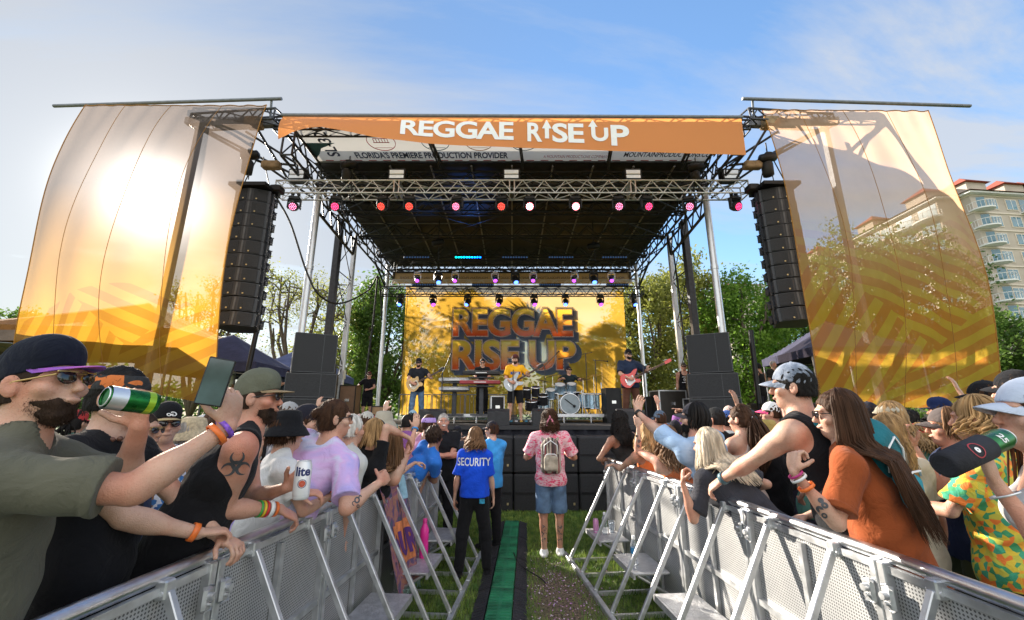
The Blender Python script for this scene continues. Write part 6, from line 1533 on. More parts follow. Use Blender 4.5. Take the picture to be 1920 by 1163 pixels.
def mic_stand(px, d, z, h_, boom, lb, z0=SZ, tip=None):
    p = put(px, d, z0); r = empty('microphone_stand', p, 0, lb, 'microphone stand')
    m_ = MB(); m_.tube((0, 0, .02), (0, 0, h_), .014, n=8); m_.lathe([(.14, 0), (.14, .015), (.02, .035)], (0, 0, 0), None, 16)
    t = Vector((0, 0, h_)); m_.build('pole', steel, r)
    e = t+Vector(boom); m_ = MB(); m_.tube(t-Vector(boom)*.3, e, .010, n=6); m_.build('boom_arm', steel, r)
    m_ = MB(); u = Vector(boom).normalized(); m_.tube(e, e+u*.13, .013, .018, n=10); m_.ball(e+u*.15, .028, None, 10, 8); m_.build('microphone', blk, r); return r
mic_stand(826, 11.5, 0, 1.35, (.16, -.0, .38), 'boom microphone stand with clip right of the guitarist'); mic_stand(962, 10.85, 0, 1.30, (.02, .22, .10), 'microphone stand in front of the singer in yellow')
mic_stand(1214, 10.15, 0, 1.40, (-.16, .20, .16), 'microphone stand in front of the bassist'); mic_stand(1103, 13.8, 0, 2.0, (-.75, 0, -.15), 'overhead boom stand above the drum kit, left one', SZ+.2); mic_stand(1121, 13.6, 0, 1.75, (.25, 0, -.02), 'overhead boom stand at the right of the drum kit', SZ+.2)
mic_stand(1023, 13.0, 0, 1.5, (.35, .0, .35), 'boom stand over the left cymbals of the drum kit', SZ+.2)
# drums
def drum_kit():
    p = put(1068, 13.0, SZ+.225); r = empty('drum_kit', p, 0, 'silver and blue drum kit with orange-lit toms on the riser', 'drum kit')
    shell = mat('drum_shell', (.35, .50, .62), .2, .6, .3, 6); head = mat('drum_head', (.70, .70, .68), .5, 0, .05); glow_head = mat('drum_head_orange_glow', (.75, .25, .04), .5, 0, .2, 3)  # orange glow on the tom undersides is put into this head colour
    def drum(nm, c, rad, dep, M, hm=head, hb=None):
        m_ = MB(); m_.lathe([(rad, -dep/2), (rad, dep/2)], c, M, 28, False); o = m_.build(nm, shell, r); m_ = MB()
        for z in (-dep/2, dep/2): m_.lathe([(rad+.004, z-.014), (rad+.014, z-.010), (rad+.014, z+.010), (rad+.004, z+.014), (rad-.008, z+.012)], c, M, 28, False)
        m_.build('hoop', chrome, o); m_ = MB(); m_.lathe([(rad-.002, dep/2), (.001, dep/2+.002)], c, M, 28, False); m_.build('drum_head', hm, o); m_ = MB(); m_.lathe([(rad-.002, -dep/2), (.001, -dep/2-.002)], c, M, 28, False); m_.build('drum_head', hb or hm, o)
        m_ = MB(); Mm = M or Matrix.Identity(3)
        for k in range(8):
            a = 2*pi*k/8; v = lambda z: Vector(c)+Mm @ Vector(((rad+.016)*math.cos(a), (rad+.016)*math.sin(a), z))
            m_.tube(v(-dep/2), v(dep/2), .005, n=4)
        m_.build('lug', chrome, o); return o
    bd_ = drum('bass_drum', (0, 0, .31), .30, .42, rotx(R(90)), mat('bass_head', (.30, .36, .40), .4, 0, .08))
    m_ = MB(); m_.tube((-.16, -.222, .46), (.10, -.235, .26), .014, n=6); m_.ball((.12, -.235, .245), (.045, .03, .045)); m_.build('drum_microphone', blk, bd_)
    for x, z, ra in ((-.26, .78, .165), (.10, .80, .145), (-.55, .62, .15)): drum('tom', (x-.02, -.04, z), ra, .26, rotx(R(24)), head, glow_head)
    for x, y, z, ra, dp in ((.48, .25, .40, .21, .40), (.78, .35, .38, .22, .42), (-.48, .45, .55, .18, .14), (-.75, .15, .36, .20, .36)): drum('floor_tom', (x, y, z), ra, dp, None)
    brass = mat('cymbal_brass', (.62, .45, .18), .28, 1, .15, 14)
    for x, y, z, ra, tl in ((-.78, .1, 1.02, .24, .2), (-.45, .4, 1.20, .26, -.2), (.50, .3, 1.10, .25, .15), (.80, .1, 1.18, .26, -.15), (-.95, .35, .85, .18, 0)):
        m_ = MB(); m_.lathe([(.001, .035), (.03, .028), (.05, .014), (ra, 0), (ra, -.003), (.05, .010), (.001, .02)], (x, y, z), roty(tl), 24, False); m_.build('cymbal', brass, r)
        m_ = MB(); m_.tube((x, y, .2), (x, y, z), .011, n=6)
        for k in range(3): a = 2.1*k+.5; m_.tube((x, y, .4), (x+.26*math.cos(a), y+.26*math.sin(a), 0), .009, n=5)
        m_.build('cymbal_stand', chrome, r)
    m_ = MB()
    for x in (-.95, -.35, .38, .98): m_.tube((x, -.12, 0), (x, -.12, .95 if abs(x) > .5 else .72), .018, n=8)
    m_.tube((-.95, -.12, .62), (-.35, -.12, .62), .016, n=8); m_.tube((.38, -.12, .62), (.98, -.12, .62), .016, n=8); m_.tube((-.35, -.12, .66), (.38, -.12, .66), .014, n=8)
    for x in (-.95, -.35, .38, .98): m_.tube((x, -.12, .3), (x, .18, 0), .014, n=6); m_.tube((x, -.12, .3), (x+.12, -.35, 0), .014, n=6)
    m_.build('drum_rack', chrome, r); return r
drum_kit()
r = empty('percussion_kit', put(1003, 12.6, SZ+.225), 0, 'small cluster of dark toms at the left end of the drum riser', 'drums')
for x, z, ra in ((-.24, .62, .13), (.03, .66, .12), (-.1, .28, .2), (.24, .42, .16)):
    m_ = MB(); m_.lathe([(ra, -.13), (ra, .13)], (x, 0, z), rotx(R(20)), 20); m_.build('tom', mat('dark_shell', (.03, .03, .035), .2, .3), r); m_ = MB(); m_.lathe([(ra+.01, .125), (ra+.012, .15), (ra-.005, .15)], (x, 0, z), rotx(R(20)), 20, False); m_.build('hoop', chrome, r)
m_ = MB(); m_.tube((-.1, .05, 0), (-.1, .05, .6), .015); m_.tube((.24, .05, 0), (.24, .05, .4), .015); m_.build('stand', chrome, r)
def keyboard(px, d, z, w_, rz, c, lb, z0):
    p = put(px, d, z0); r = empty('keyboard', (p[0], p[1], z), rz, lb, 'keyboard'); m_ = MB(); m_.box((0, 0, 0), (w_, .30, .09), bev=.012); m_.build('case', c, r)
    m_ = MB(); m_.box((0, -.152, .0), (w_*.3, .004, .02)); m_.build('name_strip', white, r)
    m_ = MB(); m_.box((0, .06, .052), (w_*.92, .14, .015)); k_ = m_.build('white_keys', white, r); m_ = MB()
    for k in range(24): 
        if k % 7 not in (2, 6): m_.box((-w_*.44+w_*.88*k/23, .03, .066), (.012, .08, .012))
    m_.build('black_keys', blk, k_)
def kstand(px, d, h_, z0, lb):
    r = empty('keyboard_stand', put(px, d, z0), 0, lb, 'keyboard stand'); m_ = MB()
    m_.box((0, 0, h_/2), (.12, .10, h_), bev=.01); m_.box((0, 0, .02), (.55, .5, .04)); m_.build('column', steel, r)
    m_ = MB()
    for z in (h_-.28, h_-.05): m_.box((0, -.12, z), (.7, .3, .025)); 
    m_.build('shelf', steel, r)
kstand(851, 11.9, .94, SZ+.2, 'column stand holding two silver keyboards'); keyboard(850, 11.75, SZ+.2+.97, .86, 0, mat('silver_case', (.45, .45, .47), .35, .6), 'silver keyboard on the upper shelf of the column stand', SZ); keyboard(850, 11.75, SZ+.2+.72, .84, 0, mat('silver_case', (.45, .45, .47)), 'silver keyboard on the lower shelf of the column stand', SZ)
kstand(902, 11.55, 1.05, SZ+.2, 'crossed stand in front of the keyboard player'); keyboard(901, 11.35, SZ+.2+1.12, 1.0, .05, plast, 'black keyboard in front of the player in black, upper one', SZ); keyboard(899, 11.35, SZ+.2+.87, 1.1, .02, mat('red_case', (.30, .02, .03), .35), 'red keyboard in front of the player in black, lower one', SZ)
def wedge(px, d, lb, w_=.55, rz=0):
    r = empty('monitor_wedge', put(px, d), rz, lb, 'monitor speaker'); m_ = MB(); m_.prism([(-.22, 0), (.24, 0), (.24, .12), (-.05, .36), (-.22, .30)], -w_/2, w_/2, rotz(R(90))); m_.build('cabinet', wood_b, r)
    m_ = MB(); m_.box((0, .118, .252), (w_*.9, .34, .012), rotx(R(-40))); m_.build('grille', grille, r)
wedge(812, 10.0, 'black monitor wedge at the feet of the guitarist', .6); wedge(935, 9.9, 'black monitor wedge left of the singer', .5); wedge(1180, 9.8, 'black monitor wedge at the feet of the bassist', .6); wedge(1385, 9.5, 'angled black monitor wedge on the right stage corner', .7, .4)
wedge(1018, 9.9, 'low black monitor wedge right of the singer', .5)
def case(px, d, z, w_, d_, h_, c, lb, edge=alu, name='flight_case', z0=SZ):
    r = empty(name, put(px, d, z), .1, lb, 'case'); m_ = MB(); m_.box((0, 0, h_/2), (w_, d_, h_), bev=.01); m_.build('panel', c, r)
    m_ = MB(); e = .012
    for x in (-1, 1):
        for y in (-1, 1): m_.box((x*w_/2, y*d_/2, h_/2), (.03, .03, h_+.01))
        for z_ in (0, 1): m_.box((x*w_/2, 0, z_*h_), (.03, d_, .03)); m_.box((0, x*d_/2, z_*h_), (w_, .03, .03))
    m_.build('edge_trim', edge, r); m_ = MB(); m_.box((0, -d_/2-.008, h_*.6), (.12, .012, .08)); m_.build('latch', chrome, r); return r
brn = mat('brown_ply', (.16, .09, .05), .6, 0, .2, 5); tanb = mat('tan_ply', (.30, .18, .09), .6, 0, .2, 5)
case(652, 12.6, SZ, .45, .6, 1.05, brn, 'tall brown case beside the stage hand', blk); case(713, 12.2, SZ, .42, .5, .45, tanb, 'small tan case right of the stage hand', blk)
case(1256, 11.6, SZ, .75, .6, .85, mat('dark_ply', (.03, .025, .02), .5), 'dark flight case right of the bassist', alu); case(1302, 10.9, SZ, .26, .4, .62, blk, 'slim silver-edged case beside the stage tech', alu); case(1228, 11.9, SZ, .3, .5, .7, blk, 'black amplifier rack behind the bass player', blk)
case(1293, 13.4, SZ+.9, .5, .5, .45, mat('green_amp', (.02, .06, .04), .4), 'small green-topped amplifier behind the stage tech', blk); case(1149, 12.2, SZ, .42, .4, .95, blk, 'tall black amplifier left of the bassist', blk); case(1178, 12.6, SZ, .5, .4, .4, mat('grey_amp', (.2, .2, .22), .5), 'grey amplifier behind the bassist', blk)
case(932, 12.0, SZ, .36, .4, .72, blk, 'black guitar rack left of the singer', alu)
def pedalb(px, d, lb, n=5):
    r = empty('pedalboard', put(px, d), 0, lb, 'pedals'); MB().box((0, 0, .03), (.12*n+.1, .34, .05), bev=.01).build('tray', blk, r)
    for i in range(n): MB().box((-.06*n+.06+.12*i, 0, .075), (.075, .13, .04), bev=.008).build('pedal', mat('pedal_%d' % (i % 3), ((.5, .5, .52), (.5, .3, .05), (.05, .2, .3))[i % 3], .4, .3), r)
pedalb(790, 10.6, 'row of effect pedals at the feet of the guitarist'); pedalb(968, 10.3, 'row of effect pedals at the feet of the singer', 7); pedalb(1200, 9.9, 'row of effect pedals at the feet of the bassist', 4)
# guitars
def guitar(c, tilt, facing, body_c, neck_c, lb, kind='lp', bass=False, rear=0):
    """c: body centre; neck climbs towards +x of the player's front view; facing: heading of the player"""
    r = empty('bass_guitar' if bass else 'electric_guitar', c, -R(facing), lb, 'guitar'); r.rotation_euler = (0, 0, -R(facing)+rear)
    M = roty(R(tilt)) # in local frame x = player's right, +y forward; neck towards -x
    k = 1.0
    if kind == 'lp': out = [(0.0, .17), (.10, .19), (.19, .13), (.22, 0), (.19, -.13), (.10, -.19), (0, -.17), (-.08, -.13), (-.16, -.15), (-.20, -.10), (-.17, -.04), (-.14, .02), (-.17, .13), (-.12, .15), (-.07, .13)]
    else: out = [(0.02, .14), (.10, .18), (.19, .15), (.24, .02), (.20, -.12), (.10, -.18), (0, -.15), (-.08, -.12), (-.17, -.16), (-.24, -.13), (-.20, -.08), (-.12, -.03), (-.13, .03), (-.20, .08), (-.27, .16), (-.18, .17), (-.08, .13)]
    m_ = MB(); n = len(out); pts = []
    for i in range(n):
        p0, p1, p2, p3 = [np.array(out[(i+j-1) % n]) for j in range(4)]
        for t in (0, .33, .66): pts.append(tuple(.5*((2*p1)+(-p0+p2)*t+(2*p0-5*p1+4*p2-p3)*t*t+(-p0+3*p1-3*p2+p3)*t**3)))
    m_.prism(pts, -.02, .022, M); b_ = m_.build('body', body_c, r)
    L_ = .86 if bass else .62; m_ = MB(); m_.box(M @ Vector((-.12-L_/2, .026, 0)), (L_, .024, .05), M); nk = m_.build('neck', neck_c, r)
    m_ = MB(); m_.box(M @ Vector((-.12-L_/2, .041, 0)), (L_, .006, .046), M); m_.build('fretboard', mat('fretboard', (.10, .05, .03), .5), nk)
    m_ = MB(); m_.prism([(0, -.03), (0, .03), (-.10, .05), (-.19, .045), (-.20, -.02), (-.10, -.035)], .010, .03, M, M @ Vector((-.12-L_, 0, 0))); hs = m_.build('headstock', body_c if bass else plast, r)
    m_ = MB()
    for q in range(4 if bass else 6): x_ = -.14-L_-.025*q; m_.ball(M @ Vector((x_, .02, .062)), (.010, .010, .014), M, 6, 4)
    m_.build('tuning_peg', chrome, hs)
    m_ = MB()
    for x_ in (-.05, .05): m_.box(M @ Vector((x_, .028, 0)), (.035, .014, .085), M)
    m_.build('pickup', blk if kind == 'lp' else white, r); m_ = MB(); m_.box(M @ Vector((.12, .03, 0)), (.03, .018, .09), M); m_.build('bridge', chrome, r)
    m_ = MB(); m_.prism([(-.10, -.09), (.08, -.14), (.14, -.08), (.02, .06), (-.10, .07)], .0225, .026, M); m_.build('pickguard', mat('pickguard_cream', (.7, .62, .48), .4) if kind == 'lp' else white, r)
    m_ = MB()
    for q in range(4 if bass else 6): z_ = -.015+.03*q/(3 if bass else 5); m_.tube(M @ Vector((.12, .047, z_)), M @ Vector((-.12-L_, .047, z_*.8)), .0012, n=3)
    m_.build('string', chrome, r); return r, M
# ================================================================= people of the scene
def wp(px, py, d, **k):
    q = dict(w=tuple(at(px, py, d)), wd=1); q.update(k); return q
def ring(cx, cy, r0, r1, a0=0, a1=2*pi, n=20):
    vs = []; fs = []
    for k in range(n+1):
        a = a0+(a1-a0)*k/n; vs += [(cx+r0*math.cos(a), cy+r0*math.sin(a), 0), (cx+r1*math.cos(a), cy+r1*math.sin(a), 0)]
    fs = [(2*k, 2*k+1, 2*k+3, 2*k+2) for k in range(n)]; return vs, fs
def merge(*ps):
    V, F = [], []
    for vs, fs in ps: b = len(V); V += vs; F += [tuple(i+b for i in f) for f in fs]
    return V, F
def rect(x0, y0, x1, y1): return [(x0, y0, 0), (x1, y0, 0), (x1, y1, 0), (x0, y1, 0)], [(0, 1, 2, 3)]
ink = mat('tattoo_ink', (.07, .075, .085), .6, 0, .3, 30); shw = mat('print_white', (.8, .8, .8), .8, 0, .03)
orb = mat('band_orange', (.85, .18, .03), .4, 0, .1, 60); pub = mat('band_purple', (.22, .08, .5), .5, 0, .4, 90); whb = mat('band_white', (.8, .8, .8), .4, 0, .1); grb = mat('band_green', (.05, .35, .06), .5); reb = mat('band_red', (.6, .03, .03), .5); yeb = mat('band_yellow', (.75, .5, .03), .5); blb = mat('band_blue', (.03, .25, .6), .5)
floral = pattern('floral_blue', [(.75, .76, .78), (.75, .76, .78), (.05, .18, .42), (.72, .74, .78), (.08, .25, .45), (.30, .14, .05), (.75, .76, .78), (.04, .12, .3)], 34, kind='v')
tied = pattern('tiedye_lavender', [(.22, .20, .62), (.46, .38, .72), (.62, .40, .70), (.58, .60, .78), (.30, .32, .70)], 3.2, detail=2, distort=1.2)
tieb = pattern('tiedye_blue', [(.10, .22, .48), (.30, .45, .68), (.55, .65, .78)], 7); tiep = pattern('tiedye_pink', [(.72, .03, .12), (.74, .06, .16), (.78, .38, .44), (.78, .62, .64), (.72, .05, .14)], 15, detail=5, distort=1.5, stretch=(1, 1, 1.9))
hawai = pattern('floral_tropic', [(.05, .30, .12), (.70, .50, .04), (.80, .20, .03), (.55, .50, .06), (.05, .35, .20), (.78, .35, .03)], 34, kind='v'); camo = pattern('camo_grey', [(.10, .13, .18), (.30, .34, .42), (.50, .54, .60)], 14); camb = pattern('camo_beige', [(.30, .25, .18), (.45, .40, .30), (.55, .50, .40)], 18)
denim = mat('denim', (.10, .17, .28), .85, 0, .35, 9, .4, 120); straw = mat('straw', (.50, .40, .25), .8, 0, .25, 50, .5, 90); wood_g = mat('guitar_maple', (.62, .38, .14), .3, 0, .2, 4, coat=.5)
aztec = pattern('pack_stripes', [(.05, .035, .03), (.42, .36, .28), (.10, .05, .05), (.25, .06, .06), (.40, .34, .28), (.05, .09, .10), (.20, .16, .12)], 5, kind='v', stretch=(9, .4, .25)); purpb = pattern('brim_purple', [(.05, .12, .5), (.35, .10, .5), (.6, .15, .5)], 12)
GL = 'people crowding the left barrier'; GR = 'people crowding the right barrier'; GS = 'band members on stage'

# ---- pit
P1 = person(832, 775, 6.45, 168, 'grey-haired man with moustache in black polo leaning on the left barrier end', 'polo', (.012, .012, .014), (.012, .012, .012), hair='buzz', hc='grey', skn='r', L='folded', Rr='folded', bulk=1.15, eyes=True, res=.0085)
m_ = MB(); m_.ball(P1.hp(0, .101, -.046), (.032*P1.s, .012, .011*P1.s), Matrix(P1.Mh.tolist()), 12, 6); m_.build('moustache', hairm('white', HAIR['white']), P1.root)
P2 = person(892, 803, 5.25, 4, 'security woman in royal blue shirt marked SECURITY, seen from behind', 'loose', (.012, .075, .62), (.012, .012, .014), hair='wavy', hc='light', fem=True, tuck=True, L=dict(base='down', p=(.27, .03, .86)), Rr=dict(base='down', p=(.24, .10, .88)), hlen=.19, stance=.17, foot=.08, res=.0085, locks_n=110, bulk=1.02)
fn = project_on(P2.shirt, P2.P0+P2.U*.372-V3(0, .6, 0), (1, 0, 0), (0, 0, 1), (0, 1, 0), .004); text_on('security_lettering', 'SECURITY', fn, shw, P2.root, .108, .0015, .80, 1.15, 1.03, .02)
m_ = MB(); m_.box(P2.P0+V3(.11, -.125, -.05), (.06, .012, .05)); m_.build('card_pouch', mat('card_blue', (.03, .25, .40), .3, 0, .4, 30), P2.root)
P3 = person(922, 788, 6.25, -38, 'security man in light blue shirt and black cap behind the security woman', 'loose', (.05, .30, .66), (.015, .015, .02), hair='short', hc='brown', hat='cap', look=(-25, 2), L='front', Rr='clasp', glasses=True, stance=.12, res=.0085)
P4 = person(1030, 770, 5.95, 3, 'man in pink tie-dye shirt and denim cutoffs with striped backpack, seen from behind', 'loose', hair='curly', hc='brown', shirtm=tiep, pantm=denim, legs='shorts', shoes=(.75, .75, .75), skn='b', L=dict(base='front', p=(.20, .28, 1.22)), Rr=dict(base='front', p=(.20, .28, 1.22)), bandana=cloth('pink_bandana', (.65, .22, .30)), hlen=.20, locks_n=130, res=.0085, bulk=1.06, foot=.03, stance=.10)
m_ = MB(); c = P4.hp(0, -.125, .045); m_.ball(c, (.02, .014, .018)); m_.path([c, c+V3(-.03, -.01, -.06), c+V3(-.04, -.01, -.12)], .011, 5, .016); m_.path([c, c+V3(.03, -.01, -.05), c+V3(.05, -.01, -.10)], .011, 5, .016); m_.build('bandana_knot', MATS['cloth_pink_bandana'] if 'cloth_pink_bandana' in MATS else cloth('pink_bandana', (.65, .22, .30)), P4.root)
for sd, hip, kn, an in P4.legs:
    f_ = project_on(P4.body, an+V3(0, -.5, .19), (1, 0, 0), (0, 0, 1), (0, 1, 0), .0025)
    shp = []
    r2 = random.Random(5+int(sd))
    for k in range(16): a = r2.uniform(0, 6); shp.append(ring(r2.uniform(-.03, .03), r2.uniform(-.12, .12), .006, .013, a, a+r2.uniform(2, 5), 8))
    text_on('leg_tattoo', None, f_, ink, P4.root, poly=merge(*shp), ctr=False, maxe=.02)
for sd, hip, kn, an in P4.legs:
    m_ = MB()
    for k in range(3): m_.box(an+V3(sd*.052, .045+.022*k, -.045), (.004, .010, .05), rotx(.35))
    m_.build('shoe_stripes', blk, P4.root)
def backpack(F, off, lb, m, s=1.0, m2=None):
    W_ = F.W4; c = W_ @ Vector(F.P0+F.U*.26*F.s-F.Fw*off); r = empty('backpack', c, F.root.rotation_euler.z, lb, 'backpack')
    sdf_obj('pack', [B((0, 0, -.02), V3(.145, .075, .215)*s, None, .06, .0), E((0, -.0, .19*s), V3(.10, .07, .07)*s, None, .05)], .009, m, r, (), wrinkle(.005, 1, 2))
    sdf_obj('front_pocket', [B((0, -.085*s, -.09*s), V3(.10, .045, .105)*s, None, .04, 0)], .009, m2 or m, r)
    m_ = MB()
    for sx in (-1, 1): m_.path([(sx*.09*s, .05, .20*s), (sx*.115*s, .10, .245*s), (sx*.115*s, .19, .235*s), (sx*.12*s, .25, .14*s), (sx*.13*s, .27, .0), (sx*.15*s, .20, -.12*s), (sx*.13*s, .06, -.17*s)], .021, 8)
    m_.build('strap', m2 or m, r)
    m_ = MB(); m_.path([(-.085*s, -.125*s, .01), (-.05*s, -.135*s, .035), (.05*s, -.135*s, .035), (.085*s, -.125*s, .01)], .006, 5); m_.path([(-.10*s, -.07*s, .03), (-.09*s, -.08*s, .14), (0, -.085*s, .2), (.09*s, -.08*s, .14), (.10*s, -.07*s, .03)], .006, 5); m_.build('zip', white, r); return r
backpack(P4, .175, 'striped woven backpack with pale pocket on the pink shirt', aztec, .92, mat('pack_cream', (.42, .36, .28), .9, 0, .35, 12, .3, 60))

# ---- left crowd, near
L1 = person(104, 628, 1.36, 50, 'bearded man in olive shirt drinking from a green can while filming', 'tee', (.115, .112, .082), (.02, .02, .02), hair='buzz', hc='dark', hat='snap', hatc=(.010, .012, .022), brimc=(.2, .1, .5), glasses='gold', beard='dark', skn='a', look=(36, 8),
    Rr=wp(428, 800, 1.50, hd=(-.05, .05, 1), hn=(-1, .25, 0), pole=(.3, -.3, -1), curl=.62), L=wp(262, 800, 1.46, hd=(-.35, -.1, 1), hn=(-.2, -1, .1), pole=(-.2, .6, -1), curl=.75), bulk=1.12, res=.0052, push=.20, bth=-.0022, tall=1.93, hatx=1, shirtm=None, sleeve=.80)
for o in L1.root.children:
    if o.name.startswith('cap_brim'): o.data.materials[0] = purpb
band(L1, 1, .86, orb, .018); band(L1, 1, .96, pub, .016)
def can(p0, p1, r_, m, lb, koozie=None, cat='can', txt=None, tm=None):
    p0, p1 = Vector(p0), Vector(p1); u = (p1-p0); Lc = u.length; q = u.to_track_quat('Z', 'Y').to_euler(); o = empty('drink_can', p0, 0, lb, cat); o.rotation_euler = q
    m_ = MB(); m_.lathe([(r_*.80, 0), (r_*.92, .004), (r_, .015), (r_, Lc-.022), (r_*.82, Lc-.006), (r_*.82, Lc), (r_*.76, Lc-.004)], (0, 0, 0), None, 28); b_ = m_.build('can_body', m, o)
    m_ = MB(); m_.lathe([(r_*.78, Lc-.004), (r_*.84, Lc-.002), (r_*.84, Lc+.001), (r_*.76, Lc+.001)], (0, 0, 0), None, 24, False); m_.lathe([(r_*1.004, .018), (r_*1.004, .024)], (0, 0, 0), None, 28, False); m_.build('rim', alu, b_)
    if koozie:
        m_ = MB(); m_.lathe([(r_*.9, -.006), (r_+.005, -.002), (r_+.006, Lc*.64), (r_+.001, Lc*.645)], (0, 0, 0), None, 28); m_.build('foam_sleeve', koozie, o)
    return o, Lc
def camang(o):
    v = o.rotation_euler.to_quaternion().inverted() @ (Vector((0, 0, CZ))-o.location); return math.atan2(v.y, v.x)
def wrap(r_, z0, a0=0.0): return lambda u, v: Vector((r_*math.cos(a0+u/r_), r_*math.sin(a0+u/r_), z0+v))
gcan = mat('can_green', (.015, .16, .03), .25, .75, .5, 22); o, Lc = can(at(292, 758, 1.36), at(196, 744, 1.24), .034, gcan, 'green and silver drink can held to the lips of the man in olive')
m_ = MB(); m_.lathe([(.0343, Lc*.66), (.0343, Lc*.97)], (0, 0, 0), None, 28, False); m_.build('silver_band', alu, o); m_ = MB(); m_.lathe([(.0344, Lc*.12), (.0344, Lc*.26)], (0, 0, 0), None, 28, False); m_.build('lime_band', mat('lime', (.35, .55, .03), .3, .4), o)
pc = at(404, 716, 1.40); ph = empty('phone', pc, 0, 'dark phone held up by the man in the olive shirt', 'phone'); ph.rotation_euler = (R(3), R(9), R(24))
MB().box((0, 0, 0), (.078, .009, .158), bev=.003).build('case', plast, ph); MB().box((0, -.0052, .0), (.070, .001, .148)).build('screen', mat('phone_screen', (.05, .08, .09), .08, 0, .6, 6, spec=.9), ph)
L2 = person(238, 690, 1.86, 78, 'man in black shirt with black and orange bandana behind the green can', 'tee', (.012, .012, .014), (.02, .02, .02), hair='short', hc='black', bandana=pattern('bandana_orange', [(.02, .02, .02), (.02, .02, .02), (.6, .16, .03), (.02, .02, .02)], 26, kind='v'),
    Rr=wp(372, 1000, 2.0, hd=(.75, .66, -.05), hn=(.1, .1, -1), pole=(-.5, -.2, -1), curl=.75), L='rail', look=(0, 0), res=.0065, skn='a', bulk=1.1, tall=1.9)
band(L2, 1, .93, orb, .024)
m_ = MB()
for k in range(22): a = 2*pi*k/22; m_.ball(L2.N+V3(.085*math.cos(a), .02+.085*math.sin(a), .0+.012*math.sin(a)), (.011,)*3, None, 8, 5)
m_.build('bead_necklace', mat('beads', (.12, .05, .03), .4, 0, .6, 60), L2.root)
L3 = person(272, 772, 2.6, 62, 'balding man with gold glasses and navy tank top, seen in profile', 'tank', (.04, .06, .12), hair='buzz', hc='dark', glasses='gold', look=(20, 5), skn='b', beard=None, res=.0075, tall=1.78)
L4 = person(318, 752, 2.95, 118, 'smiling man in black flat-brim cap, sunglasses and blue floral shirt', 'loose', shirtm=floral, hair='short', hc='brown', hat='snap', hatc=(.012, .012, .016), brimc=(.45, .35, .18), glasses=True, skn='a', look=(10, 0), res=.0075)
fr_ = lambda u, v: L4.hp(u, .104-.25*abs(u), .072+v); text_on('cap_script', 'Go', lambda u, v: Vector(L4.hp(u/L4.s*1.0, .110-4*u*u, .070+v/L4.s)), shw, L4.root, .04, .001, 1.2, 1, .9, .02, shear=.3)
L5 = person(368, 778, 3.3, 30, 'person in wide straw hat and washed denim shirt leaning forward', 'long', shirtm=mat('denim_light', (.32, .42, .55), .85, 0, .25, 8, .4, 60), hair='mid', hc='grey', hat='bucket', hatm=straw, lean=(.1, .2), hlen=.1)
L6 = person(492, 690, 2.30, 58, 'bearded man in black tank top with biohazard tattoo holding a white can', 'tank', (.012, .012, .014), (.02, .02, .02), hair='buzz', hc='dark', hat='snap', hatc=(.12, .125, .09), brimc=(.30, .22, .13), hatx=1, glasses=True, beard='dark', skn='r', look=(18, 0),
    Rr=wp(524, 955, 2.42, hd=(.65, .6, -.55), hn=(0, .3, -1), pole=(-.8, -.7, -.5), curl=.6), L=wp(536, 915, 2.36, hd=(.55, .1, .45), hn=(.3, -1, .1), pole=(-.3, .4, -1), curl=.9), bulk=1.16, res=.0055, tall=1.93, lean=(.0, .28))
band(L6, 1, .60, grb, .010); band(L6, 1, .66, yeb, .010); band(L6, 1, .72, reb, .010); band(L6, 1, .80, whb, .020); band(L6, 1, .90, orb, .014)
side, S0, El, Wr, hd, hn, cu, pt = L6.arms[1]
cc = S0+(El-S0)*.30; inv3 = L6.inv; camL = np.array(inv3 @ Vector((0, 0, CZ))); Dv = unit(cc-camL); Uu = unit(np.cross(Dv, [0, 0, 1.0])); Vv = np.cross(Uu, Dv)
f_ = project_on(L6.body, cc-Dv*.35, Uu, Vv, Dv, .0025); sh_ = [ring(0, 0, .011, .016)]
for k in range(3):
    a = pi/2+2*pi*k/3; cx, cy = .026*math.cos(a), .026*math.sin(a); vs = []; n = 14
    for j in range(n+1):
        t = a+pi-2.6+5.2*j/n-pi; wd = .011*math.cos((j/n-.5)*pi)**.7+.0006; vs += [(cx+.024*math.cos(t+pi), cy+.024*math.sin(t+pi), 0), (cx+(.024-wd)*math.cos(t+pi), cy+(.024-wd)*math.sin(t+pi), 0)]
    sh_.append((vs, [(2*j, 2*j+1, 2*j+3, 2*j+2) for j in range(n)]))
text_on('biohazard_tattoo', None, f_, ink, L6.root, poly=merge(*sh_), ctr=False, maxe=.008, sx=1.25, sy=1.25)
wcan = mat('can_white', (.78, .78, .80), .3, .2, .04); o, Lc = can(at(563, 936, 2.26), at(571, 864, 2.26), .040, wcan, 'white tall drink can held over the barrier by the tattooed man'); az_ = camang(o)
text_on('can_lettering', 'lite', wrap(.0408, Lc*.74, az_), mat('can_navy', (.01, .02, .12), .4), o, .06, .002, 1, 1, 1, .01); text_on('can_ring', None, wrap(.0408, Lc*.42, az_), mat('can_navy', (.01, .02, .12), .4), o, poly=ring(0, 0, .018, .021), ctr=False, maxe=.01); text_on('can_disc', None, wrap(.0406, Lc*.42, az_), mat('can_red', (.5, .08, .04), .4), o, poly=ring(0, 0, .001, .016), ctr=False, maxe=.01)
L7 = person(545, 764, 2.85, 50, 'woman in black bucket hat and white shirt behind the raised white can', 'tee', (.7, .7, .7), hair='mid', hc='brown', hat='bucket', hatc=(.015, .016, .02), fem=True, Rr=wp(628, 926, 3.0, hd=(.8, .5, -.2), hn=(0, .2, -1), pole=(-.3, -1, -.6), curl=.6), L='rail', lean=(0, .15), hlen=.12, tall=1.72); band(L7, 1, .84, orb, .014); band(L7, 1, .93, pub, .012)
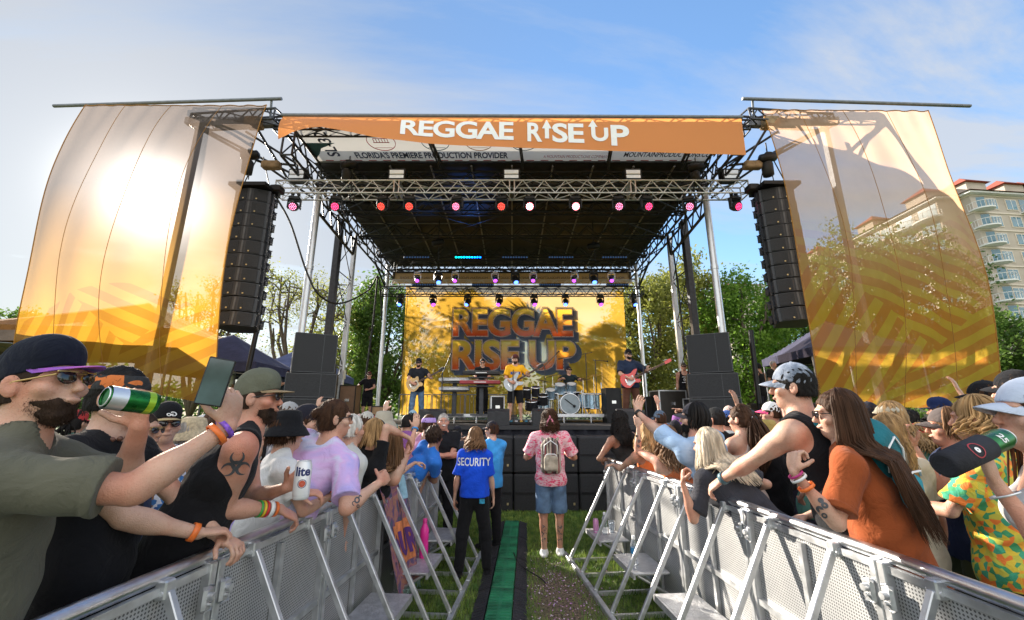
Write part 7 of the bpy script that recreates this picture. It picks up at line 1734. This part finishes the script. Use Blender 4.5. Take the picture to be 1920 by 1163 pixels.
L8 = person(578, 757, 3.6, 62, 'man in black cap and blue tie-dye shirt looking right, behind the bucket hat', 'loose', shirtm=tieb, hair='short', hc='brown', hat='snap', hatc=(.012, .014, .03), look=(18, 0))
L9 = person(632, 750, 3.08, 12, 'man with brown hair in a bun wearing a lavender tie-dye shirt at the rail', 'loose', shirtm=tied, hair='bun', hc='brown', look=(46, 0), glasses=True, Rr=wp(712, 905, 3.0, hd=(.2, .8, .3), hn=(-.9, .1, -.4), pole=(.5, -.8, -1), curl=.9), L=wp(560, 925, 2.7, hd=(.9, .3, 0), hn=(0, .2, -1), pole=(-1, 0, -.5), curl=.6), res=.0062, bulk=1.10, tall=1.92, lean=(.0, .2))
f_ = project_on(L9.body, L9.arms[1][2]+(L9.arms[1][3]-L9.arms[1][2])*.3-unit(L9.arms[1][2]-np.array(L9.inv @ Vector((0, 0, CZ))))*.3, (1, 0, 0), (0, 0, 1), unit(L9.arms[1][2]-np.array(L9.inv @ Vector((0, 0, CZ)))), .0025)
text_on('arm_tattoo', None, f_, ink, L9.root, poly=merge(ring(0, 0, .010, .020), ring(.02, .02, .004, .012, 0, 4), ring(-.02, -.02, .008, .014, 1, 5), ring(.01, -.035, .005, .011)), ctr=False, maxe=.01)
L10 = person(663, 778, 3.55, 35, 'white-haired person just behind the bun of the tie-dye man', 'tee', (.55, .55, .52), hair='short', hc='white', tall=1.72)
L12 = person(708, 783, 3.75, 40, 'person in black cap and black shirt with one arm bent above the head', 'tee', (.012, .012, .014), hair='long', hc='blond', hat='cap', hatc=(.012, .016, .03), fem=True, Rr=wp(768, 822, 3.85, hd=(.3, .1, -.9), hn=(-.6, -.4, -.2), pole=(.2, .2, 1.2), curl=.5), L='rail', hlen=.14, hatx=1)
L13 = person(740, 812, 4.05, 30, 'woman in black tank top raising a hand with a blue wristband', 'tank', (.015, .015, .018), hair='long', hc='light', fem=True, Rr=wp(779, 802, 4.3, hd=(.05, .1, 1), hn=(-.3, 1, 0), pole=(.6, 0, -1), curl=.15), L=wp(778, 868, 4.5, hd=(.9, .4, -.1), hn=(0, 0, -1), pole=(-.4, -.4, -1), curl=.6), tall=1.66); band(L13, 1, .93, blb, .016)
L14 = person(806, 778, 5.45, 30, 'person wrapped in a lavender head scarf and pink top', 'tank', (.55, .25, .40), hair='short', hc='brown', bandana=cloth('lavender_scarf', (.42, .28, .62)), fem=True, L='rail')
L15 = person(816, 802, 5.2, 35, 'person with short dark curls in a bright blue shirt at the rail', 'tee', (.03, .16, .55), hair='afro', hc='dark', skn='c', Rr='rail', L='rail', tall=1.64)
L16 = person(722, 768, 4.7, 25, 'person in beige sun hat and white shirt behind the black cap', 'tee', (.7, .68, .62), hair='short', hc='grey', hat='bucket', hatm=cloth('beige_hat', (.42, .38, .30)))
L17 = person(858, 797, 6.9, 10, 'person in black cap taking a picture behind the man with the moustache', 'tee', (.05, .05, .06), hair='short', hc='black', hat='cap', Rr='phone', L='phone')
L18 = person(546, 752, 4.6, 40, 'man in grey and navy cap far behind the bucket hat', 'tee', (.3, .32, .36), hair='short', hc='brown', hat='cap', hatc=(.38, .38, .38))
L19 = person(690, 770, 5.2, 20, 'person in red shirt and pale cap far behind the rail', 'tee', (.6, .05, .04), hair='short', hc='brown', hat='cap', hatc=(.5, .48, .42))
# ---- right crowd, near
R1 = person(1160, 773, 6.0, -18, 'woman with long tight black curls at the stage end of the right barrier', 'strap', (.03, .03, .03), hair='curly', hc='black', fem=True, skn='c', hlen=.38, L=wp(1140, 862, 6.1, hd=(-.5, .8, -.2), hn=(0, .2, -1), pole=(-.8, -.3, -.8), curl=.6), Rr='down', res=.009, locks_n=130)
R2 = person(1207, 793, 5.1, -10, 'woman with wavy blond hair and orange top at the right rail', 'strap', (.75, .20, .06), hair='wavy', hc='blond', fem=True, skn='b', hlen=.32, L=wp(1150, 872, 5.5, hd=(-.9, .3, -.1), hn=(0, .2, -1), pole=(-.6, -.5, -.8), curl=.6), Rr='rail', tall=1.72, locks_n=110)
R3b = person(1248, 800, 4.4, -12, 'woman with long brown hair raising a tattooed forearm', 'strap', (.62, .16, .06), hair='wavy', hc='light', fem=True, hlen=.36, L=wp(1197, 800, 4.55, hd=(-.1, .1, 1), hn=(.3, 1, 0), pole=(.2, -.3, -1), curl=.4), Rr='rail', tall=1.7, skn='a', locks_n=110)
side, S0, El, Wr = R3b.arms[0][:4]; camL = np.array(R3b.inv @ Vector((0, 0, CZ))); mid = El*.6+Wr*.4; Dv = unit(mid-camL); Uu = unit(np.cross(Dv, [0, 0, 1.0])); f_ = project_on(R3b.body, mid-Dv*.3, Uu, np.cross(Uu, Dv), Dv, .003)
text_on('arm_tattoo', None, f_, ink, R3b.root, poly=merge(ring(-.01, .05, .0, .012), ring(.01, .0, .006, .016), ring(0, -.05, .004, .014)), ctr=False, maxe=.01)
R3 = person(1297, 753, 3.85, -22, 'bearded man in pale blue shirt reaching one arm toward the stage', 'loose', (.34, .48, .68), hair='mid', hc='black', hat='cap', hatc=(.07, .065, .075), beard='black', look=(-40, 4), L=wp(1194, 772, 4.2, hd=(.35, .4, .75), hn=(.2, -.5, .3), pole=(-.3, -.5, -1), curl=.3, point=False), Rr='rail', hlen=.12, res=.007, sleeve=.5)
band(R3, 0, .93, plast, .026, 'watch')
R4 = person(1338, 762, 4.9, -10, 'short-bearded man in black cap and black shirt behind the pale blue shirt', 'tee', (.014, .014, .016), hair='short', hc='black', hat='cap', hatc=(.03, .028, .03), look=(-25, 0), beard='black')
R5 = person(1235, 768, 6.6, -5, 'man in blue-grey cap and navy shirt in front of the flight cases', 'tee', (.03, .08, .2), hair='short', hc='brown', hat='cap', hatc=(.10, .14, .20), look=(-20, 0))
R6 = person(1264, 786, 5.9, 0, 'person in black hood pointing a finger at the stage', 'long', (.015, .015, .016), hair='short', hc='black', hat='cap', hatc=(.02, .02, .022), Rr=wp(1280, 768, 6.2, hd=(-1, .3, .1), hn=(.2, -.5, -.6), pole=(.5, -.4, -1), curl=.8, point=True))
R7 = person(1384, 762, 4.35, -22, 'woman with long brown ponytail and bare shoulders behind the right rail', 'strap', (.5, .4, .35), hair='pony', hc='brown', fem=True, hlen=.46, look=(-15, 0), L='rail', Rr='rail', locks_n=120)
R8 = person(1414, 790, 6.2, -5, 'person in bright yellow cap', 'tee', (.7, .7, .7), hair='short', hc='dark', hat='cap', hatc=(.75, .50, .03), tall=1.66)
R8b = person(1442, 752, 5.4, -60, 'person in white cap with a pink brim facing the stage middle', 'tee', (.06, .06, .07), hair='short', hc='brown', hat='cap', hatc=(.7, .7, .7), brimc=(.8, .10, .25))
R9 = person(1322, 806, 3.55, -20, 'woman with long platinum hair in dark grey shirt resting her elbows on the rail', 'loose', (.045, .05, .06), hair='long', hc='plat', fem=True, hlen=.36, lean=(-.08, .30), look=(-22, -4), L=wp(1280, 905, 3.35, hd=(.2, .2, 1), hn=(.8, -.2, 0), pole=(-1, -.4, -1), curl=.9), Rr='rail', res=.006, push=.24, locks_n=460, tall=1.80)
R10 = person(1478, 678, 2.62, -32, 'tall man in pale camouflage cap and black sleeveless top wearing a teal backpack', 'tank', (.012, .014, .018), hair='short', hc='black', hat='cap', hatm=camo, hatx=1, look=(-22, 0), skn='a', L=wp(1352, 900, 2.98, hd=(-.5, .45, -.55), hn=(.2, .3, -1), pole=(-.6, -.7, -.4), curl=.55), Rr='down', bulk=1.14, res=.0058, tall=2.0, hlen=.05, lean=(0, .18), z0=.06)
band(R10, 0, .93, mat('watch_teal', (.06, .13, .16), .4), .034, 'watch')
backpack(R10, .20, 'teal hiking backpack on the tall man in the camouflage cap', cloth('teal_pack', (.02, .16, .20)), 1.15, cloth('teal_strap', (.03, .26, .34)))
R12 = person(1562, 734, 2.34, -42, 'woman with very long dark brown hair in rust orange shirt, fist on her chin', 'loose', (.30, .075, .024), hair='long', hc='brown', fem=True, hlen=.60, look=(-24, -2), glasses=True, L=wp(1488, 885, 2.16, hd=(.25, .15, .95), hn=(.9, .2, -.1), pole=(-.5, -.3, -1), curl=.95), Rr='rail', res=.0052, push=.24, locks_n=760, tall=1.84, lean=(-.05, .12))
band(R12, 0, .88, whb, .012); band(R12, 0, .95, mat('band_magenta', (.5, .03, .2), .4), .010); band(R12, 0, .70, orb, .016)
side, S0, El, Wr = R12.arms[0][:4]; camL = np.array(R12.inv @ Vector((0, 0, CZ))); mid = El*.65+Wr*.35; Dv = unit(mid-camL); Uu = unit(np.cross(Dv, [0, 0, 1.0])); f_ = project_on(R12.body, mid-Dv*.3, Uu, np.cross(Uu, Dv), Dv, .003)
text_on('arm_tattoo', None, f_, ink, R12.root, poly=merge(ring(0, .02, .0, .012), ring(.012, .0, .004, .014), ring(-.01, -.02, .003, .015, 0, 4.5), ring(.004, -.045, .005, .012)), ctr=False, maxe=.008)
R13 = person(1655, 778, 2.9, -5, 'woman with a blond braid in a cream shirt', 'tee', (.66, .58, .45), (.2, .22, .27), hair='braid', hc='blond', fem=True, hlen=.30, L='front', Rr='down', skn='r', locks_n=110)
R14 = person(1663, 752, 4.3, -10, 'person in beige camouflage cap behind the blond braid', 'tee', (.12, .10, .08), hair='wavy', hc='blond', hat='visor', hatm=camb)
R16 = person(1765, 762, 3.05, -62, 'man in brown-grey cap and navy shirt bringing food to his mouth', 'tee', (.025, .035, .075), (.07, .08, .035), legs='shorts', hair='mid', hc='light', hat='cap', hatc=(.11, .09, .085), L=wp(1712, 838, 2.95, hd=(-.4, .1, .8), hn=(1, .2, .2), pole=(-.2, -.3, -1), curl=.6), Rr=wp(1700, 955, 2.9, hd=(-1, .2, .1), hn=(0, .6, -.2), pole=(.6, -.4, -.6), curl=.8), skn='r', hlen=.1, bulk=1.08)
R18 = person(1838, 712, 3.5, -30, 'man in black cap above the woman in the tropical shirt', 'tee', (.02, .02, .02), hair='short', hc='brown', hat='cap', hatc=(.014, .014, .012), skn='r', tall=2.0)
R18b = person(1818, 745, 2.55, -30, 'woman with curly blond hair in a green and orange tropical shirt', 'loose', shirtm=hawai, hair='wavy', hc='blond', fem=True, L='front', Rr='down', hlen=.12, pants=(.03, .03, .035))
R19 = person(1893, 692, 3.0, -20, 'tall man in black cap at the far right edge, behind the white cap', 'tee', (.03, .035, .03), hair='short', hc='dark', hat='cap', hatc=(.016, .018, .014), tall=2.02)
R20 = person(1916, 703, 1.62, -48, 'woman in pale blue cap drinking from a can in a black sleeve', 'tank', (.5, .48, .45), hair='long', hc='brown', hat='cap', hatc=(.52, .58, .70), fem=True, look=(-25, 4), L=wp(1866, 905, 1.48, hd=(-.25, -.1, 1), hn=(-.5, .8, .1), pole=(.6, -.3, -1), curl=.85), Rr='down', res=.0055, hlen=.4, tall=1.92); band(R20, 0, .86, alu, .006, 'bracelet')
kz = mat('koozie', (.014, .014, .02), .85, 0, .2, 20, .4, 90); o, Lc = can(at(1772, 872, 1.38), at(1884, 820, 1.45), .034, gcan, 'green drink can in a black foam sleeve held by the woman in the pale cap', kz)
text_on('sleeve_emblem', None, wrap(.0412, Lc*.34, camang(o)), mat('emblem_red', (.35, .03, .04), .6), o, poly=ring(0, 0, .022, .026), ctr=False, maxe=.01); text_on('sleeve_emblem', None, wrap(.0412, Lc*.34, camang(o)), shw, o, poly=ring(0, 0, .002, .009), ctr=False, maxe=.01); text_on('can_lettering', '25', wrap(.0347, Lc*.80, camang(o)), shw, o, .032, .001, 1, 1, 1, .01)
R21 = person(1623, 752, 5.2, -15, 'person in black cap left of the beige camouflage cap', 'tee', (.02, .02, .02), hair='short', hc='dark', hat='cap'); R15 = person(1757, 744, 5.0, -30, 'person in navy cap behind the brown-grey cap', 'tee', (.03, .04, .09), hair='short', hc='dark', hat='snap', hatc=(.01, .02, .07))
R22 = person(1600, 775, 3.4, -10, 'broad-shouldered man in dark tank top left of the braid', 'tank', (.02, .02, .02), hair='short', hc='dark', skn='b', hat='cap')
# ---- fillers deeper in the crowd
fc = [(.5, .05, .05), (.05, .1, .3), (.6, .6, .58), (.02, .02, .02), (.1, .25, .2), (.4, .3, .1), (.25, .1, .3), (.3, .45, .55), (.55, .4, .35)]; fcn = ['red', 'navy', 'white', 'black', 'teal', 'mustard', 'plum', 'pale blue', 'pinkish beige']
fills = [(405, 4.2, 'L'), (440, 5.2, 'L'), (470, 6.4, 'L'), (515, 7.2, 'L'), (600, 5.6, 'L'), (640, 6.6, 'L'), (675, 7.4, 'L'), (745, 6.8, 'L'), (775, 7.6, 'L'), (345, 5.6, 'L'), (300, 4.8, 'L'), (255, 4.2, 'L'), (200, 3.6, 'L'), (150, 5.0, 'L'),
         (1300, 7.2, 'R'), (1365, 6.9, 'R'), (1400, 7.6, 'R'), (1480, 6.4, 'R'), (1520, 5.2, 'R'), (1560, 6.2, 'R'), (1590, 7.2, 'R'), (1690, 6.2, 'R'), (1715, 4.3, 'R'), (1790, 6.6, 'R'), (1730, 7.2, 'R'), (1860, 4.6, 'R'), (1900, 5.6, 'R'), (1645, 7.4, 'R')]
fills += [(560, 5.0, 'L'), (615, 4.6, 'L'), (655, 5.6, 'L'), (700, 6.2, 'L'), (735, 5.6, 'L'), (765, 6.4, 'L'), (790, 6.9, 'L'), (420, 3.6, 'L'), (385, 5.0, 'L'), (1330, 6.2, 'R'), (1360, 5.4, 'R'), (1435, 4.6, 'R'), (1500, 4.2, 'R'), (1545, 4.8, 'R'), (1610, 4.2, 'R'), (1700, 5.2, 'R'), (1780, 4.4, 'R'), (1820, 5.6, 'R'), (1270, 6.8, 'R')]
for i, (px, d, s_) in enumerate(fills):
    k = i % 9; fem = i % 3 == 1; hat = [None, 'cap', None, 'cap', 'bucket', None, 'snap'][i % 7]; hs = ('long', 'pony', 'mid')[i % 3] if fem else 'short'; hcn = ('brown', 'dark', 'blond', 'black', 'light')[i % 5]; hk = (i*4+2) % 9
    near = ['deep in the left crowd', 'by the left tents', 'far from the rail on the left', 'near the left speaker stack'][i % 4] if s_ == 'L' else ['deep in the right crowd', 'far from the rail on the right', 'below the right banner', 'near the right speaker stack'][i % 4]
    person(px, 770+8*((i*7) % 5)-10*(1 if hat else 0), d, (14 if s_ == 'L' else -14)+(i*37 % 40)-20, '%s in %s shirt %s, %s' % ('woman' if fem else 'man', fcn[k], ('and %s %s' % (fcn[hk], 'cap' if hat != 'bucket' else 'sun hat')) if hat else 'with %s hair' % {'light': 'light brown', 'dark': 'dark brown'}.get(hcn, hcn), near), 'tee' if i % 4 else 'tank', fc[k], (.03, .03, .05), hair=hs, hc=hcn, hat=hat, hatc=fc[hk], fem=fem, skn='abrc'[i % 4], glasses=(i % 4 == 1), beard=('dark' if i % 5 == 2 and not fem else None), L=('down', 'front', 'folded', 'down', 'up', 'hips', 'down')[i % 7], Rr=('down', 'phone', 'folded', 'down', 'front')[i % 5], res=.0135, locks_n=40, hlen=.22, group='people standing deep in the crowd')

# ---- band
G1 = dict(res=.0098)
def on(px, top, H=1.8): 
    a = math.atan((581.5-top)/FPX)+TH; return (SZ+H-CZ)/math.tan(a)
S1 = person(786, 671, 11.8, 172, 'bearded guitarist in black shirt, cap and blue jeans playing a sunburst guitar', 'tee', (.02, .022, .03), (.08, .17, .30), hair='short', hc='dark', hat='snap', hatc=(.02, .02, .025), glasses=True, beard='dark', z0=SZ, L=dict(p=(.30, .34, 1.22), pole=(.8, -.6, -.5), hd=(-.1, .3, .9), hn=(.8, -.3, 0), curl=.9), Rr=dict(p=(.13, .30, 1.06), pole=(1, -.7, -.1), hd=(-.95, .1, -.2), hn=(0, -1, 0), curl=.6), pantm=denim, shoes=(.05, .03, .02), group=GS, stance=.15, foot=.1, look=(10, -6), **G1)
def gpos(F, z, fwd=.21, x=0.0): return F.W4 @ Vector((x, fwd, z*F.s))
guitar(gpos(S1, 1.06, .20, .07), 0, 172, wood_g, mat('neck_maple', (.35, .18, .08), .4), 'sunburst electric guitar of the guitarist in jeans', 'lp')[0].rotation_euler = (0, R(28), -R(172))
S2 = person(905, 673, 12.35, 178, 'keyboard player in black with sunglasses behind two keyboards', 'tee', (.012, .012, .014), (.015, .015, .016), hair='short', hc='black', glasses=True, z0=SZ+.22, L=dict(p=(.16, .42, 1.10), pole=(1, -.5, -.8), hd=(-.1, 1, -.1), hn=(0, 0, -1), curl=.5), Rr=dict(p=(.16, .42, 1.08), pole=(1, -.5, -.8), hd=(-.1, 1, -.1), hn=(0, 0, -1), curl=.5), tall=1.66, group=GS, look=(0, -12), **G1)
S3 = person(966, 664, 11.1, 178, 'bearded singer in yellow team shirt and black shorts playing a pale guitar', 'loose', (.85, .42, .02), (.015, .015, .02), legs='shorts', hair='mid', hc='dark', hat='snap', hatc=(.10, .03, .03), beard='dark', z0=SZ, L=dict(p=(.28, .32, 1.20), pole=(.8, -.6, -.5), hd=(-.1, .3, .9), hn=(.8, -.3, 0), curl=.9), Rr=dict(p=(.13, .28, 1.04), pole=(1, -.7, -.1), hd=(-.95, .1, -.2), hn=(0, -1, 0), curl=.6), hlen=.08, group=GS, stance=.15, look=(6, 4), **G1)
f_ = project_on(S3.shirt, S3.P0+S3.U*.33*S3.s+V3(0, .6, 0), (-1, 0, 0), (0, 0, 1), (0, -1, 0), .004); text_on('shirt_band', None, f_, mat('shirt_blue', (.02, .08, .35), .8), S3.root, poly=rect(-.13, -.035, .13, .035), ctr=False, maxe=.03)
f_ = project_on(S3.shirt, S3.P0+S3.U*.33*S3.s+V3(0, .6, 0), (-1, 0, 0), (0, 0, 1), (0, -1, 0), .007); text_on('shirt_lettering', 'RAMS', f_, mat('shirt_print_yellow', (.8, .5, .05), .8), S3.root, .06, .001, 1.1, 1, 1, .03)
guitar(gpos(S3, 1.03, .19, .07), 0, 178, mat('guitar_silver', (.45, .48, .52), .3, .2, .1, coat=.5), mat('neck_maple', (.35, .18, .08), .4), 'pale silver electric guitar of the singer in yellow', 'strat')[0].rotation_euler = (0, R(30), -R(178))
S4 = person(1066, 686, 13.6, 180, 'drummer in black cap and dark shirt seated behind the drums', 'tee', (.02, .03, .035), (.02, .02, .02), hair='short', hc='dark', hat='cap', sit=True, tall=1.78, z0=on(1066, 686, 1.78)*0+SZ+.22+.0, L=dict(p=(.28, .42, 1.10), pole=(1, -.3, -.6), hd=(0, 1, 0), hn=(0, 0, -1), curl=.9), Rr=dict(p=(.25, .42, 1.12), pole=(1, -.3, -.6), hd=(0, 1, 0), hn=(0, 0, -1), curl=.9), group=GS, look=(-30, 0), glasses=True, **G1)
S5 = person(1177, 654, 10.5, 176, 'bearded bassist in navy shirt and brown trousers playing a red bass', 'loose', (.02, .03, .06), (.10, .045, .03), hair='short', hc='black', hat='snap', hatc=(.012, .012, .012), glasses=True, beard='black', z0=SZ, bulk=1.2, L=dict(p=(.32, .34, 1.24), pole=(.8, -.6, -.5), hd=(-.1, .3, .9), hn=(.8, -.3, 0), curl=.9), Rr=dict(p=(.13, .30, 1.06), pole=(1, -.7, -.1), hd=(-.95, .1, -.2), hn=(0, -1, 0), curl=.6), group=GS, stance=.18, look=(-8, 0), **G1)
guitar(gpos(S5, 1.04, .235, .08), 0, 176, mat('bass_red', (.65, .02, .015), .2, 0, .05, coat=.8), wood_g, 'red bass guitar with white pickguard', 'strat', True)[0].rotation_euler = (0, R(24), -R(176))
S6 = person(1281, 679, 12.0, 200, 'stage tech in black tank top with round print, watching beside the right speakers', 'tank', (.012, .012, .014), (.10, .09, .07), legs='shorts', hair='short', hc='black', hat='cap', hatc=(.06, .055, .05), glasses=True, z0=SZ, L=dict(base='hips', p=(.34, .05, 1.25)), Rr='down', skn='r', group='stage hands', **G1)
for sz_, yy, tx in ((.075, .10, 'BOND'),): pass
f_ = project_on(S6.shirt, S6.P0+S6.U*.30*S6.s+V3(0, .6, 0), (-1, 0, 0), (0, 0, 1), (0, -1, 0), .004); text_on('tank_print', None, f_, shw, S6.root, poly=merge(ring(0, 0, .036, .044), rect(-.09, -.085, .09, -.07), rect(-.07, .07, .07, .085)), ctr=False, maxe=.03); text_on('tank_print', 'V', f_, shw, S6.root, .06, .002, 1, 1, 1, .03)
S0_ = person(693, 696, 15.4, 165, 'stage hand in black shirt and shorts leaning on a case at stage left', 'tee', (.012, .012, .014), (.012, .012, .012), legs='shorts', hair='short', hc='black', hat='cap', hatc=(.08, .02, .02), glasses=True, z0=SZ, L='clasp', Rr=dict(base='rail', p=(.30, .2, 1.1)), group='stage hands', **G1)
# people beyond the stage corners
pl = empty('side_platform', (7.9, 13.2, 0), 0, 'black side platform right of the stage with a mixing desk', 'platform'); MB().box((0, 0, 1.4), (3.0, 2.4, .12), bev=.02).build('top', plast, pl); MB().box((0, 0, .67), (2.8, 2.2, 1.3)).build('skirt', MATS['cloth_black_skirt'] if 'cloth_black_skirt' in MATS else cloth('black_skirt', (.022, .023, .03)), pl)
person(1420, 681, 13.0, -30, 'bald person in black tank top on the platform right of the stage', 'tank', (.015, .015, .018), hair='buzz', hc='black', z0=1.46, res=.0125, skn='b', tall=1.8); person(1449, 677, 13.4, 170, 'grey-haired man in black shirt on the platform right of the stage', 'tee', (.03, .03, .03), hair='short', hc='grey', z0=1.46, res=.0125, tall=1.8)
pl = empty('side_platform', (-8.3, 14.3, 0), 0, 'black side platform left of the stage for guests', 'platform'); MB().box((0, 0, 1.4), (4.6, 3.0, .12), bev=.02).build('top', plast, pl); MB().box((0, 0, .67), (4.4, 2.8, 1.3)).build('skirt', cloth('black_skirt', (.022, .023, .03)), pl)
person(440, 668, 13.3, 40, 'person in white long-sleeved shirt and dark cap on the left platform', 'long', (.65, .65, .65), hair='mid', hc='dark', hat='cap', z0=1.46, res=.0125, tall=1.8); person(478, 688, 13.6, 80, 'blond woman with hair down on the left platform', 'tee', (.2, .15, .12), hair='long', hc='blond', fem=True, z0=1.46, res=.0125, tall=1.65, locks_n=40)
person(504, 688, 13.9, -60, 'blond woman beside the phone screen looking left, on the left platform', 'tee', (.1, .1, .12), hair='long', hc='blond', fem=True, z0=1.46, res=.0125, tall=1.66, locks_n=40); person(539, 692, 13.2, 130, 'man with mirrored blue glasses and black cap beside the left speakers', 'tee', (.03, .04, .05), hair='short', hc='brown', hat='cap', glasses='blue', Rr='phone', z0=1.46, res=.0125, tall=1.6)

# ================================================================= small things in the pit
# towel over the fourth left barrier
def tw(u, v):
    y = 3.9+.70*u; x = XL(y); 
    if v < .12: t = v/.12; return Vector((x-.06*(1-t)+.06*t*0+.03*t, y, 1.10+.11*math.sin(t*pi*.5)+.0*t))
    t = (v-.12)/.88; return Vector((x+.05+.20*t+.03*math.sin(u*9+t*2)*t+.015*math.sin(u*23+t*5), y+.16*t*(1)+.02*math.sin(t*8), 1.215-.98*t))
towel_m = pattern('towel_print', [(.06, .04, .07), (.24, .09, .16), (.36, .16, .10), (.12, .06, .16), (.05, .08, .10), (.30, .20, .18)], 6.5, detail=6, distort=1)
tg = cloth_grid('beach_towel', tw, 26, 50, towel_m); tag(tg, 'purple and orange printed towel with fringe hanging over the left barrier', 'towel')
def twf(off): return lambda u, v: tw(min(.99, max(.01, .5+u/.62)), min(.99, max(.01, .66-v/.98)))+Vector((off, -off*.6, 0))
orr = mat('towel_orange', (.60, .19, .07), .9, 0, .3, 20); text_on('orange_patch', None, twf(.006), orr, tg, poly=rect(-.19, -.15, .21, .17), ctr=False, maxe=.03); text_on('towel_lettering', 'OUR', twf(.012), mat('towel_purple', (.10, .03, .16), .9), tg, .20, .008, .9, 1.3, 1, .03)
text_on('blue_corner', None, lambda u, v: tw(min(.99, max(.01, .8+u)), min(.4, max(.13, .22-v)))+Vector((.006, -.003, 0)), mat('towel_blue', (.30, .50, .60), .9, 0, .3, 15), tg, poly=rect(-.18, -.12, .19, .08), ctr=False, maxe=.03)
m_ = MB()
for k in range(60):
    p = tw(k/59, 1.0); m_.path([p, p+Vector((.01*math.sin(k*2.3), .012*math.cos(k*1.7), -.03)), p+Vector((.014*math.sin(k*1.3), .02*math.cos(k), -.065))], .003, 4)
m_.build('fringe', mat('fringe', (.30, .45, .42), .9), tg)
def stepz(sideL, y): x = (XL(y)+.26) if sideL else (XR(y)-.26); return (x, y)
def bottle(x, y, z, r_, h_, m, capm, lb):
    o = empty('water_bottle', (x, y, z), 0, lb, 'bottle'); m_ = MB(); m_.lathe([(r_*.9, 0), (r_, .01), (r_, h_*.35), (r_*.9, h_*.42), (r_, h_*.5), (r_, h_*.72), (r_*.45, h_*.88), (r_*.42, h_*.9)], (0, 0, 0), None, 20); m_.build('bottle_body', m, o); m_ = MB(); m_.lathe([(r_*.5, h_*.89), (r_*.5, h_), (r_*.4, h_+.004)], (0, 0, 0), None, 16); m_.build('bottle_cap', capm, o); return o
clear = bpy.data.materials.new('clear_plastic'); T_, P_, N_, L_ = nt(clear); P_.inputs['Base Color'].default_value = (.85, .9, .95, 1); P_.inputs['Roughness'].default_value = .1; P_.inputs['Transmission Weight'].default_value = .85; P_.inputs['IOR'].default_value = 1.2
x, y = stepz(True, 4.72); bottle(x, y, .372, .045, .36, mat('pink_bottle', (.75, .03, .30), .3, 0, .1), mat('pink_cap', (.6, .02, .22), .4), 'tall bright pink bottle standing on a left barrier step')
x, y = stepz(False, 4.62); o = bottle(x-.05, y-.1, .372, .034, .25, clear, white, 'clear water bottle with blue label on a right barrier step'); m_ = MB(); m_.lathe([(.0348, .10), (.0348, .15)], (0, 0, 0), None, 20, False); m_.build('bottle_label', mat('label_blue', (.05, .25, .5), .5), o)
x, y = stepz(False, 5.62); can((x-.1, y, .372), (x-.1, y, .53), .034, mat('can_pink', (.7, .3, .55), .3, .3), 'pink and white drink can on the right barrier step nearest the stage'); o = bottle(x+.0, y-.05, .372, .032, .24, clear, white, 'clear bottle next to the pink can on the right barrier step')
cup = empty('plastic_cup', (x+.1, y+.02, .372), 0, 'clear plastic cup beside the bottle on the right barrier step', 'cup'); m_ = MB(); m_.lathe([(.032, 0), (.045, .13), (.047, .13), (.034, 0)], (0, 0, 0), None, 20, False); m_.lathe([(.032, .004), (.001, .004)], (0, 0, 0), None, 20, False); m_.build('cup_wall', clear, cup)
